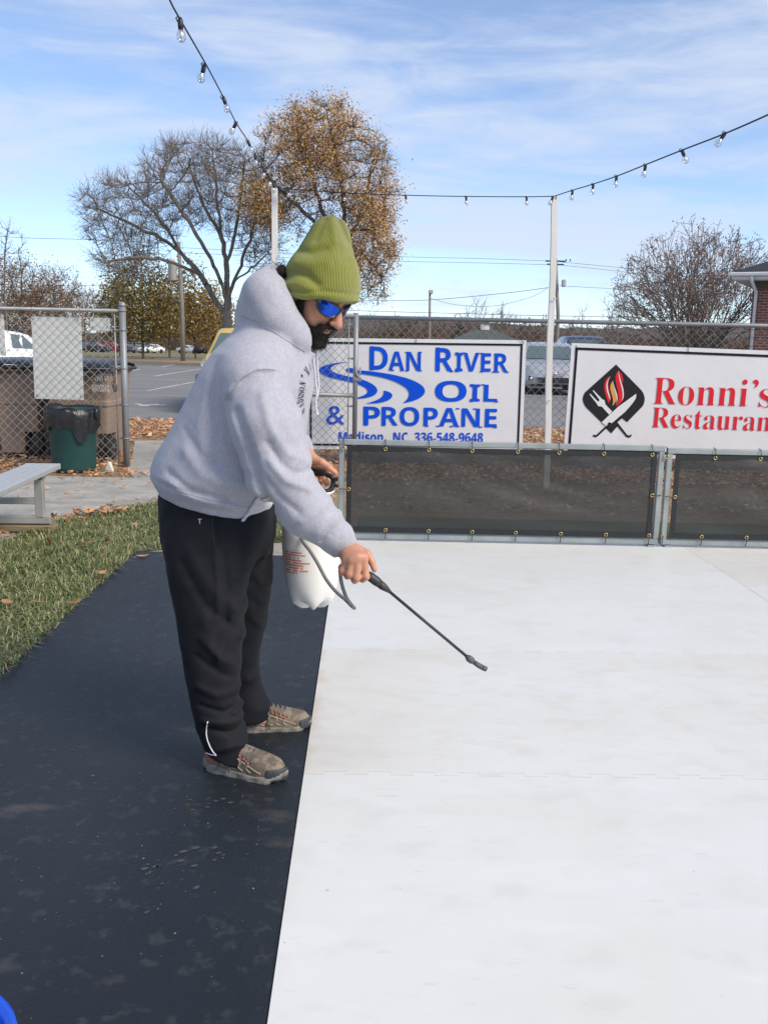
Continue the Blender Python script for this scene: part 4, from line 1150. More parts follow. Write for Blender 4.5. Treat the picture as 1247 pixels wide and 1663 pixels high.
def build_rink():
    # black rubber mat
    mm = mat('black_rubber', (.0135, .0180, .0240), .50, var=.15, vscale=2.2, bump=.25, bscale=140, spec=.4)
    layer(mm, (.022, .029, .038), 1.4, .42, .72, 7, stretch=(1, .7, 1), strength=.8); layer(mm, (.13, .105, .09), 3.2, .64, .74, 9, stretch=(1, 1.8, 1), strength=.45)
    layer(mm, (.30, .30, .30), 95, .775, .79, 1, strength=.9); layer(mm, (.05, .052, .056), 24, .57, .68, 6, strength=.5)
    mb = MB(); k = 24; L0 = (-1.62, 5.90); vs = []
    pl = [(-1.38, .6), (-1.50, 2.0), (-1.56, 3.58), (-1.60, 4.9), (-1.62, 5.90), (-1.2, 5.90), (-.7, 5.86), (-.310, 5.84), (-.29, 4.75), (-.22, 1.69), (-.19, .6)]
    mb.prism(pl[::-1], (0, 0, .001), (1, 0, 0), (0, 1, 0), .009)
    dust = mat('grey_dust', (.075, .078, .082), .95, var=.3, vscale=60); brownd = mat('brown_dust', (.085, .066, .056), .95, var=.4, vscale=60)
    def scuff(px, py, ang, rows, cols, L_, mt, jit):
        c = G(px, py, .0108); mb.cur = mt; u = np.array((math.cos(ang), math.sin(ang))); v = np.array((-u[1], u[0]))
        for i in range(rows):
            for j in range(cols):
                if random.random() < jit: continue
                q = c[:2] + u * ((i - rows / 2) * L_ / rows) + v * ((j - cols / 2) * .085 / cols) + rng.normal(size=2) * .009; rr = random.uniform(.15, 1) ** 1.5 * L_ / rows * .48
                mb.add([(q[0] + u[0] * rr * math.cos(a) + v[0] * rr * .6 * math.sin(a), q[1] + u[1] * rr * math.cos(a) + v[1] * rr * .6 * math.sin(a), c[2] + .0002) for a in np.linspace(0, 2 * PI, 8)[:-1]], [tuple(range(7))])
    for a in ((300, 1388, .5, 8, 4, .22, 1, .25), (262, 1442, .9, 7, 3, .16, 1, .35), (100, 1218, .2, 6, 3, .12, 2, .45), (335, 1300, .1, 9, 3, .18, 2, .4), (150, 1264, .8, 6, 3, .12, 2, .5), (235, 1057, .1, 6, 3, .10, 2, .4), (90, 1037, .1, 8, 2, .12, 2, .5), (450, 1098, .1, 8, 2, .12, 2, .35)): scuff(*a)
    mat_o = tag(mb.build('rubber_mat', [mm, dust, brownd]), 'long black rubber walkway mat scuffed with footprints along the white floor', 'mat')
    # white panels with tongue-and-groove joints
    fm = mat('white_panel', (.72, .73, .705), .40, vscale=1.6, col2=(.685, .70, .675), bump=.12, bscale=8, spec=.35, ramp=(.3, .75))
    layer(fm, (.62, .575, .49), 1.1, .50, .76, 8, stretch=(.8, 1.5, 1), strength=.35); layer(fm, (.50, .50, .48), 20, .64, .80, 8, stretch=(.5, 2.2, 1), strength=.55); layer(fm, (.58, .575, .55), 6, .56, .70, 9, stretch=(.9, 1.5, 1), strength=.32); layer(fm, (.60, .58, .53), 3, .58, .70, 10, stretch=(1.2, .9, 1), strength=.24)
    layer(fm, (.76, .76, .75), 7, .55, .75, 8, stretch=(.8, 1.7, 1), strength=.5); layer(fm, (.30, .29, .27), 40, .765, .80, 2, strength=.6)
    e0 = np.array((-.19, .4)); e1 = np.array((-.32, 6.42))
    ed = (e1 - e0) / np.linalg.norm(e1 - e0); er = np.array((ed[1], -ed[0]))
    seams = [.3, 1.575, 2.795, 4.02, 5.24, 6.42]
    fm2 = fm.copy(); fm2.name = 'soiled_white_panel'; layer(fm2, (.60, .53, .42), .9, .36, .66, 8, stretch=(.8, 1.6, 1), strength=.24); layer(fm2, (.58, .50, .40), 9, .52, .72, 8, stretch=(1, 1.6, 1), strength=.26)
    def E(y): return e0 + ed * ((y - e0[1]) / ed[1])
    def joint(y, xa, xb, g):
        """dovetail joint line from xa to xb along the seam; g shifts it to leave a hair gap"""
        out = []; p = .145; x = xa; up = 0; h = .011
        pts = [(xa, -h)]
        while x + p * 1.001 < xb:
            pts += [(x + p * .46, -h), (x + p * .40, h), (x + p * .96, h), (x + p * .90, -h)]
            x += p
        pts.append((xb, -h))
        c = E(y)
        return [c + er * q[0] + ed * (q[1] + g) for q in pts]
    widths = [(0.0, 2.435), (2.438, 4.876), (4.879, 7.32), (7.323, 9.6)]
    # tan dirt trodden along the free edge of the panels
    for q in (fm, fm2):
        nt = q.node_tree; N, L = nt.nodes, nt.links; b = N['Principled BSDF']; prev = b.inputs['Base Color'].links[0].from_socket
        tc = N.new('ShaderNodeTexCoord'); sp = N.new('ShaderNodeSeparateXYZ'); L.new(tc.outputs['Object'], sp.inputs['Vector'])
        m1 = N.new('ShaderNodeMath'); m1.operation = 'MULTIPLY_ADD'; m1.inputs[1].default_value = .0216; L.new(sp.outputs['Y'], m1.inputs[0]); L.new(sp.outputs['X'], m1.inputs[2])
        nz = N.new('ShaderNodeTexNoise'); nz.inputs['Scale'].default_value = 7; nz.inputs['Detail'].default_value = 8; L.new(tc.outputs['Object'], nz.inputs['Vector'])
        m2 = N.new('ShaderNodeMath'); m2.operation = 'MULTIPLY_ADD'; m2.inputs[1].default_value = .22; L.new(nz.outputs['Fac'], m2.inputs[0]); L.new(m1.outputs[0], m2.inputs[2])
        mr = N.new('ShaderNodeMapRange'); mr.inputs['From Min'].default_value = -.03; mr.inputs['From Max'].default_value = -.10; mr.inputs['To Max'].default_value = .55 if q is fm2 else .16; L.new(m2.outputs[0], mr.inputs['Value'])
        mx = N.new('ShaderNodeMix'); mx.data_type = 'RGBA'; mx.inputs['B'].default_value = (.50, .43, .32, 1); L.new(mr.outputs['Result'], mx.inputs['Factor']); L.new(prev, mx.inputs['A']); L.new(mx.outputs['Result'], b.inputs['Base Color'])
    n = 0
    for j, (xa, xb) in enumerate(widths):
        for i in range(len(seams) - 1):
            a = joint(seams[i], xa, xb, .0013) if i > 0 else [E(seams[0]) + er * xa, E(seams[0]) + er * xb]
            b = joint(seams[i + 1], xa, xb, -.0013) if i < len(seams) - 2 else [E(seams[-1]) + er * xa, E(seams[-1]) + er * xb]
            poly = [tuple(q) for q in a] + [tuple(q) for q in b[::-1]]
            m_ = MB(); m_.prism(poly, (0, 0, -.004 - .0004 * ((i + j) % 2)), (1, 0, 0), (0, 1, 0), .019)
            o = m_.build('rink_floor', fm2 if (i == 2 and j == 0) or (i == 4 and j == 1) else fm); o['kind'] = 'structure'
    return mat_o

# ================================================================== fences
GALV = GALVD = None
def wire_mesh(name, x0, x1, z0, z1, pitch, r, m_, parent, at=None):
    """woven chain link: zigzag wires; at(x, z) -> world point"""
    hw = pitch / 2; V = []; Q = []
    nz = int((z1 - z0) / hw)
    nx = int((x1 - x0) / hw) + 1
    zs = z0 + hw * np.arange(nz + 1)
    for i in range(nx):
        cx = x0 + hw * (i + .5)
        if cx + hw / 2 > x1 + 1e-6: break
        dep = np.where(np.arange(nz + 1) % 2 == 0, -r * .8, r * .8)
        xs = cx + np.where((np.arange(nz + 1) + i) % 2 == 0, -hw / 2, hw / 2)
        C = np.stack((xs, dep, zs), -1)
        t = np.gradient(C, axis=0); t /= np.linalg.norm(t, axis=1)[:, None]
        u = np.cross(t, np.array((0, 1.0, 0))); u /= np.linalg.norm(u, axis=1)[:, None]; w = np.cross(t, u)
        # keep thickness through the bends
        ring = np.stack([C + r * (math.cos(a) * u * 1.25 + math.sin(a) * w) for a in (0, PI / 2, PI, 3 * PI / 2)], 1)
        base = i * (nz + 1) * 4
        V.append(ring.reshape(-1, 3))
        k = np.arange(nz)[:, None] * 4 + base
        for j in range(4): Q.append(np.concatenate((k + j, k + (j + 1) % 4, k + 4 + (j + 1) % 4, k + 4 + j), 1))
    V = np.concatenate(V); Q = np.concatenate(Q)
    if at: V = at(V)
    return np_mesh(name, V, Q, m_, parent)

def build_fences():
    global GALV, GALVD
    GALV = mat('galvanised_pipe', (.30, .315, .33), .5, metal=.35, var=.25, vscale=5, bump=.1, bscale=60, stretch=(1, 1, .3))
    GALVD = mat('galvanised_wire', (.27, .265, .255), .6, metal=.3, var=.3, vscale=3)
    GALVL = mat('silver_wire', (.42, .42, .41), .5, metal=.4, var=.3, vscale=3)
    # ---- left run, ending in the gate post
    Yl = 9.98
    post_t, post_b = M(197.5, 489, Yl), G(207.5, 756); px = .5 * (post_t[0] + post_b[0]); px = post_b[0]
    ztop = post_t[2]
    root = empty('chain_link_fence', (px, Yl, 0)); tag(root, 'galvanised chain link fence with top rail in front of the brown bins', 'fence')
    p = MB(); p.tube([(px, Yl, -.1), (px, Yl, ztop - .05)], .036, 16); p.lathe([(.0, 0), (.039, 0), (.040, .012), (.036, .030), (.022, .045), (0, .050)][::1], (px, Yl, ztop - .055), 16)
    post = wpart(p, 'post', GALV, root)
    zr = M(150, 504, Yl)[2]
    r = MB(); r.tube([(-9, Yl, zr), (px - .03, Yl, zr)], .021, 12); wpart(r, 'top_rail', GALV, root)
    p2 = MB(); p2.tube([(-6.4, Yl, -.1), (-6.4, Yl, zr)], .028, 12); wpart(p2, 'post', GALV, root)
    tb = MB(); xb = px - .085; tb.tube([(xb, Yl, .05), (xb, Yl, zr - .03)], .008, 6); wpart(tb, 'tension_bar', GALVL, root)
    for z in (zr + .0, 1.45, 1.05, .66, .30):
        b = MB(); b.tube([(px + .038 * math.cos(a), Yl + .038 * math.sin(a), z) for a in np.linspace(0, 2 * PI, 15)[:-1]], .007, 6, closed=True)
        b.bar((px - .036, Yl, z), (xb - .01, Yl, z), .006, .022); b.sphere((xb + .012, Yl - .012, z), .009, 8, 6); wpart(b, 'tension_band', GALV, root)
    for x in (-3.25, -3.75, -4.3):
        b = MB(); b.tube([(x, Yl + .026 * math.cos(a), zr + .026 * math.sin(a)) for a in np.linspace(-.8, 4.5, 12)], .003, 5); wpart(b, 'wire_tie', GALVL, root)
    wire_mesh('wire_mesh', -5.6, px - .08, .03, zr - .02, .095, .0031, GALVL, root, lambda V: V + np.array((0, Yl, 0)) - np.array((px, Yl, 0)))
    # latch and padlocks hanging at the post
    lk = empty('padlock_chain', (px - .10, Yl - .05, 1.0)); tag(lk, 'rusty chain with two padlocks hung on the gate post', 'padlock')
    rm = mat('rusty_steel', (.12, .10, .09), .6, metal=.5, var=.4, vscale=40)
    c = MB()
    for i in range(9):
        z = 1.10 - i * .035; cc = Vector((px - .10 + .012 * math.sin(i * 1.7), Yl - .05, z)); o_ = i % 2
        c.tube([cc + Vector((.011 * math.cos(a) * (1 - o_), .011 * math.cos(a) * o_, .022 * math.sin(a))) for a in np.linspace(0, 2 * PI, 11)[:-1]], .0045, 6, closed=True)
    wpart(c, 'chain', rm, lk)
    for z, dx in ((1.03, .0), (.84, .02)):
        q = MB(); q.box((px - .10 + dx, Yl - .07, z), (.045, .022, .05), bevel=.006)
        q.tube([(px - .10 + dx + .016 * math.cos(a), Yl - .07, z + .025 + .026 * math.sin(a)) for a in np.linspace(0, PI, 9)], .0045, 6); wpart(q, 'padlock', mat('padlock_steel', (.20, .19, .18), .4, metal=.7, var=.4, vscale=60), lk)
    # ---- blank boards tied to the far side
    wh = mat('weathered_white_board', (.70, .71, .68), .65, var=.10, vscale=3, bump=.05)
    layer(wh, (.55, .54, .48), 9, .62, .75, 5, strength=.4)
    def board(a, b, label, lean=0.0):
        A = M(*a, Yl + .035); B = M(*b, Yl + .035); c = (A + B) / 2
        o = empty('blank_sign', c); tag(o, label, 'sign')
        m_ = MB(); m_.box((0, 0, 0), (abs(B[0] - A[0]), .006, abs(A[2] - B[2])), bevel=.0015); f = m_.build('board', wh, o); f.rotation_euler = (0, lean, 0)
        for sx in (-1, 1):
            for sz in (-1, 1):
                t = MB(); w_, h_ = abs(B[0] - A[0]) / 2 - .03, abs(A[2] - B[2]) / 2 - .03
                t.tube([(sx * w_, .006, sz * h_), (sx * w_, -.045, sz * h_), (sx * w_ + .02, -.05, sz * h_ + .02)], .0028, 5); t.build('cable_tie', rm, o)
        return o
    board((51, 514), (137, 649.5), 'large blank white board behind the wire fence above the green bin', .006)
    board((146.5, 515.5), (180, 537.5), 'small blank white plate behind the wire fence near the gate post', .02)
    board((-46, 510), (10.5, 578), 'blank white board cut off by the picture edge behind the wire fence', -.01)

    # ---- right run
    Yr = 10.45; zt = M(900, 522, Yr)[2]; x0, x1 = -1.42, 9.5
    root = empty('chain_link_fence', (x0, Yr, 0)); tag(root, 'galvanised chain link fence carrying the two large sponsor banners', 'fence')
    r = MB(); r.tube([(x0, Yr, zt), (x1, Yr, zt)], .024, 12); wpart(r, 'top_rail', GALV, root)
    for x in (x0, 6.0, 9.0):
        p = MB(); p.tube([(x, Yr + .03, -.1), (x, Yr + .03, zt + (.02 if x == x0 else -.02))], .032, 14); wpart(p, 'post', GALV, root)
    wire_mesh('wire_mesh', x0, x1, .04, zt - .01, .095, .0029, GALVD, root, lambda V: V + np.array((0, Yr + .012, 0)) - np.array((x0, Yr, 0)))
    for x in (-.2, .9, 2.05, 3.1, 4.2):
        b = MB(); b.tube([(x, Yr + .028 * math.cos(a), zt + .028 * math.sin(a)) for a in np.linspace(-.8, 4.5, 12)], .003, 5); wpart(b, 'wire_tie', GALV, root)
    # ---- gate leaf swung back in front of the first banner
    Yg = 10.12; gx = M(577, 620, Yg)[0]; gt = M(574, 508, Yg)[2]; hx = gx - 1.28
    root = empty('gate', (hx, Yg, 0)); tag(root, 'open chain link gate leaf with latch standing before the blue lettered banner', 'gate')
    f = MB(); f.tube([(gx, Yg, .22), (gx, Yg, gt)], .027, 14); f.tube([(hx, Yg, .22), (hx, Yg, gt)], .024, 12)
    f.tube([(hx, Yg, gt - .03), (gx, Yg, gt - .03)], .022, 12)
    zm = M(530, 641, Yg)[2]; f.tube([(hx, Yg, zm + .012), (gx, Yg, zm - .004)], .024, 12); pass
    wpart(f, 'gate_frame', GALV, root)
    t = MB(); t.tube([(gx - .075, Yg, .24), (gx - .075, Yg, gt - .05)], .007, 6)
    for z in (.35, zm - .12, 1.2, gt - .12): t.bar((gx - .09, Yg, z), (gx, Yg, z), .006, .02)
    wpart(t, 'tension_bar', GALV, root)
    wire_mesh('wire_mesh', hx, gx - .06, .22, gt - .04, .088, .0027, GALVD, root, lambda V: V + np.array((0, Yg, 0)) - np.array((hx, Yg, 0)))
    lt = MB(); zl = M(578, 610, Yg)[2]
    lt.tube([(gx + .0, Yg - .03, zl + .10), (gx + .012, Yg - .035, zl + .02), (gx + .03, Yg - .035, zl - .01), (gx + .05, Yg - .03, zl + .01), (gx + .052, Yg - .02, zl + .09)], .009, 8)
    lt.box((gx + .02, Yg - .01, zl - .04), (.09, .05, .05), bevel=.006); lt.tube([(gx + .03 * math.cos(a), Yg + .03 * math.sin(a), zl - .04) for a in np.linspace(0, 2 * PI, 13)[:-1]], .012, 6, closed=True)
    wpart(lt, 'latch', GALV, root)
    return Yr

# ================================================================== the two banners
def quad_frame(TL, TR, BL, Y):
    o = Vector(BL); u = (Vector(TR) - Vector(TL)); v = (Vector(TL) - Vector(BL)); return o, u.normalized(), v.normalized(), u.length, v.length

def build_banners(Yr):
    Yb = Yr - .045
    vinyl = mat('white_vinyl', (.71, .72, .75), .55, var=.05, vscale=1.2, bump=.35, bscale=2.2, spec=.3, bdist=.03)
    blk = mat('black_ink', (.014, .014, .016), .6, spec=.15); blue = mat('blue_ink', (.004, .085, .68), .6, spec=.15, var=.08, vscale=3)
    red = mat('red_ink', (.66, .022, .035), .6, spec=.15); yel = mat('amber_ink', (.62, .33, .055), .5); pale = mat('white_ink', (.72, .72, .74), .5); dark = mat('charcoal_ink', (.022, .022, .025), .6, spec=.15)
    n_ = Vector((0, -1, 0))
    # ------------------------------------------------ oil and propane
    TL = Vector(M(497, 548.5, Yb)); TR = Vector(M(854.5, 552.5, Yb)); h = 1.235
    ux = (TR - TL).normalized(); vz = Vector((-ux.z, 0, ux.x)); BL = TL - vz * h; Wd = (TR - TL).length
    root = empty('banner', BL); tag(root, 'white banner with blue winding river emblem and blue capitals tied to the fence', 'banner')
    b = MB(); b.prism([(0, 0), (Wd, 0), (Wd, h), (0, h)], (0, .004, 0), ux, vz, -.008, nrm=(0, 1, 0)); b.build('panel', vinyl, root)
    PX = Wd / (854.5 - 497); o3 = Vector((0, -.008, 0))
    def c2(px, py):                       # photo pixel -> banner coordinates
        p = Vector(M(px, py, Yb - .008)) - BL; return (p.dot(ux), p.dot(vz))
    def poly(pts, mb, lift=0.0): mb.prism([c2(*q) for q in pts], o3 + Vector((0, -lift, 0)), ux, vz, -.0015, nrm=(0, 1, 0))
    bd = MB(); i0, i1 = .040, .062
    fr = [((i0, i0), (Wd - i0, i1)), ((i0, h - i1), (Wd - i0, h - i0)), ((i0, i1), (i1, h - i1)), ((Wd - i1, i1), (Wd - i0, h - i1))]
    for a, c in fr: bd.prism([(a[0], a[1]), (c[0], a[1]), (c[0], c[1]), (a[0], c[1])], o3, ux, vz, -.0015, nrm=(0, 1, 0))
    bd.build('border', blk, root)
    tx = MB()
    def T(s, px0, px1, base, cap, f=bold_sans, off=0.0, ref='H'):
        a = c2(px0, base[0]); bb = c2(px1, base[1]); top = c2(px0, base[0] - cap)
        u2 = (ux * (bb[0] - a[0]) + vz * (bb[1] - a[1])); w_ = u2.length; u2.normalize()
        lay_text(tx, f(s), o3 + ux * a[0] + vz * a[1] + Vector((0, -.003, 0)), u2, vz, width=w_, height=top[1] - a[1], off=off, ref=f(ref))
    def serif(px, py, w_=4.2): poly([(px - w_, py - .9), (px + w_, py - .9 + .02 * w_), (px + w_, py + .9 + .02 * w_), (px - w_, py + .9)], tx, .002)
    T('D', 600, 629.5, (600, 600.8), 37.5); T('AN', 631, 683, (601.2, 602.2), 30.5)
    T('R', 706.5, 735, (602.3, 602.8), 37.5); T('IVER', 738.5, 824, (602.8, 604), 30)
    T('O', 706, 757, (651.5, 652.2), 33.5, ref='O'); T('IL', 762.5, 807, (651.5, 652.5), 27.5)
    T('&', 530, 560, (689, 689.3), 30, ref='&'); T('P', 590, 617, (690, 690.5), 30); T('ROPANE', 619.5, 806, (690.5, 694), 30)
    for px, py in ((604, 563), (604, 600), (637, 601.3), (653, 601.5), (661, 572), (661, 602), (682, 602), (682, 572), (711, 565), (711, 602.3), (733, 603), (742, 573), (742, 603), (753, 573), (775, 573.6), (782, 603.5), (782, 573.8),
                   (802, 604), (805, 575), (808, 604), (823, 604.3), (766, 624.5), (766, 651.5), (784, 624.8), (806, 652.3), (594, 661), (594, 690), (623, 690.6), (693, 691.8), (711, 692), (733, 692.3), (743, 692.5), (743, 663.5), (771, 664), (780, 693.5), (804, 694), (804, 665)): serif(px, py, 3.0)
    T('Madison,  NC  336-548-9648', 550, 784, (717, 718.5), 15.5, ref='H')
    tx.build('lettering', blue, root)
    # river: ribbons that widen towards the viewer
    rv = MB()
    def rib(parts, lift=.001): poly(parts, rv, lift)
    rib(bez((570, 587.5), (545, 588), (518, 593), (518, 601), 9) + bez((518, 601), (519, 612), (552, 616), (572, 621), 9) + bez((572, 621), (590, 626), (600, 632), (596, 638), 8)
        + bez((596, 638), (592, 643), (580, 646), (570, 647.5), 6) + bez((570, 647.5), (590, 648), (613, 645), (613, 634), 8) + bez((613, 634), (612, 624), (592, 617), (580, 614), 7) + bez((580, 614), (560, 610), (537, 606), (537, 599), 8) + bez((537, 599), (538, 592), (552, 589), (570, 587.5), 7))
    rib(bez((562, 600), (563, 596), (574, 597), (580, 601), 6) + bez((580, 601), (640, 605), (688, 618), (690, 634), 12) + bez((690, 634), (691, 645), (672, 652), (654, 654.5), 8)
        + bez((654, 654.5), (668, 645), (668, 634), (652, 625), 9) + bez((652, 625), (630, 612), (600, 609), (578, 606), 9) + bez((578, 606), (566, 605), (562, 603), (562, 600), 5), .002)
    rib(bez((623, 634), (640, 637), (640, 644), (632, 649), 8) + bez((632, 649), (620, 655), (606, 655), (594, 655), 7) + bez((594, 655), (612, 651), (626, 645), (623, 634), 9), .003)
    rv.build('emblem', blue, root)
    for px, py in ((675.5, 553.5), (849, 555)):
        t = MB(); q = Vector(M(px, py + 2.5, Yb - .01)) - BL; t.tube([q + Vector((0, .05, .03)), q + Vector((0, -.01, .02)), q, q + Vector((0, -.01, -.01))], .003, 5); t.tube([q + Vector((0, -.006, .01)), q + Vector((.008 if px < 700 else -.05, -.012, .10))], .0022, 5); t.build('cable_tie', blk, root)
    # ------------------------------------------------ restaurant
    TL = Vector(M(928, 557, Yb)); TR = Vector(M(1247, 569.5, Yb)); ux = (TR - TL).normalized(); Wd = 2.62; vz = Vector((-ux.z, 0, ux.x)); h = 1.24; BL = TL - vz * h
    root = empty('banner', BL); tag(root, 'white banner with black diamond fork and knife emblem and red serif lettering', 'banner')
    o3 = Vector((0, -.008, 0))
    b = MB(); b.prism([(0, 0), (Wd, 0), (Wd, h), (0, h)], (0, .004, 0), ux, vz, -.008, nrm=(0, 1, 0)); b.build('panel', vinyl, root)
    bd = MB(); i0, i1 = .045, .072
    for a, c in [((i0, i0), (Wd - i0, i1)), ((i0, h - i1), (Wd - i0, h - i0)), ((i0, i1), (i1, h - i1)), ((Wd - i1, i1), (Wd - i0, h - i1))]:
        bd.prism([(a[0], a[1]), (c[0], a[1]), (c[0], c[1]), (a[0], c[1])], o3, ux, vz, -.0015, nrm=(0, 1, 0))
    bd.build('border', blk, root)
    K = 407 / 1247.0
    def d2(x, y): return c2(840 + x * K, 400 + y * K)      # points read off an enlarged detail
    def dp(pts, mb, lift): mb.prism([d2(*q) for q in pts], o3 + Vector((0, -lift, 0)), ux, vz, -.001, nrm=(0, 1, 0))
    em = MB(); em_r = MB(); em_y = MB(); em_w = MB()
    dp([(490, 588)] + bez((605, 705), (640, 735), (640, 780), (612, 808), 8) + [(545, 875), (520, 855), (497, 875), (503, 888), (466, 931), (440, 905), (452, 878), (418, 876)] + bez((345, 805), (318, 775), (318, 745), (345, 715), 8), em, 0)
    for h1 in ([(440, 893), (390, 940), (378, 936), (374, 944), (386, 951), (398, 946), (450, 898)], [(500, 880), (545, 938), (556, 942), (565, 934), (567, 944), (556, 953), (540, 948), (492, 890)]): dp(h1, em, .0)
    # flames
    dp(bez((462, 645), (405, 670), (440, 750), (452, 781), 8) + bez((452, 781), (485, 745), (425, 700), (462, 645), 8), em_r, .002)
    dp(bez((503, 617), (455, 660), (530, 730), (488, 797), 9) + bez((488, 797), (560, 760), (520, 700), (503, 617), 9), em_r, .002)
    dp(bez((512, 625), (503, 650), (512, 660), (526, 676), 6) + bez((526, 676), (524, 650), (519, 640), (512, 625), 6), em_r, .002)
    dp(bez((474, 668), (435, 710), (490, 745), (470, 795), 8) + bez((470, 795), (520, 750), (475, 720), (474, 668), 8), em_y, .003)
    for e in (bez((462, 645), (432, 690), (455, 725), (463, 765), 8) + bez((460, 768), (446, 725), (424, 690), (462, 645), 8),
              bez((474, 668), (478, 715), (512, 740), (488, 790), 8) + bez((488, 790), (504, 745), (472, 715), (474, 668), 8),
              bez((503, 617), (500, 660), (545, 720), (520, 770), 8) + bez((516, 772), (538, 720), (492, 660), (503, 617), 8)): dp(e, em_w, .004)
    # fork and knife
    dp([(372, 717), (378, 717), (420, 760), (432, 766), (436, 786), (470, 822), (455, 838), (418, 797), (400, 795), (393, 782), (358, 738), (361, 733), (398, 772), (406, 770), (406, 762)], em_w, .005)
    dp([(590, 733)] + bez((588, 755), (575, 780), (545, 812), (520, 838), 6) + [(468, 880), (453, 874), (440, 893), (418, 875), (500, 798)], em_w, .005)
    em.build('emblem', dark, root); em_r.build('red_flame', red, root); em_y.build('amber_flame', yel, root); em_w.build('cutlery', pale, root)
    tx = MB()
    def T2(s, x0, x1, base, cap, ref): 
        a = d2(x0, base[0]); bb = d2(x1, base[1]); top = d2(x0, base[0] - cap)
        u2 = (ux * (bb[0] - a[0]) + vz * (bb[1] - a[1])); w_ = u2.length; u2.normalize()
        lay_text(tx, bold_serif(s), o3 + ux * a[0] + vz * a[1] + Vector((0, -.003, 0)), u2, vz, width=w_, height=top[1] - a[1], off=-.010, ref=bold_serif(ref))
    T2('R', 672, 788, (785, 788), 132, 'R'); T2('onni', 795, 1138, (788, 797), 132, 'R'); T2('’', 1158, 1186, (797, 798), 132, 'R'); T2('s', 1197, 1262, (800, 802), 132, 'R')
    T2('R', 664, 755, (901, 904), 100, 'R'); T2('estaurant', 760, 1300, (904, 922), 100, 'R')
    tx.build('lettering', red, root)
    for x, y in ((291, 496), (848, 505)):
        px, py = 840 + x * K, 400 + y * K
        t = MB(); q = Vector(M(px, py + 2.5, Yb - .01)) - BL; t.tube([q + Vector((0, .05, .03)), q + Vector((0, -.01, .02)), q, q + Vector((.006, -.012, -.05))], .003, 5); t.build('cable_tie', blk, root)

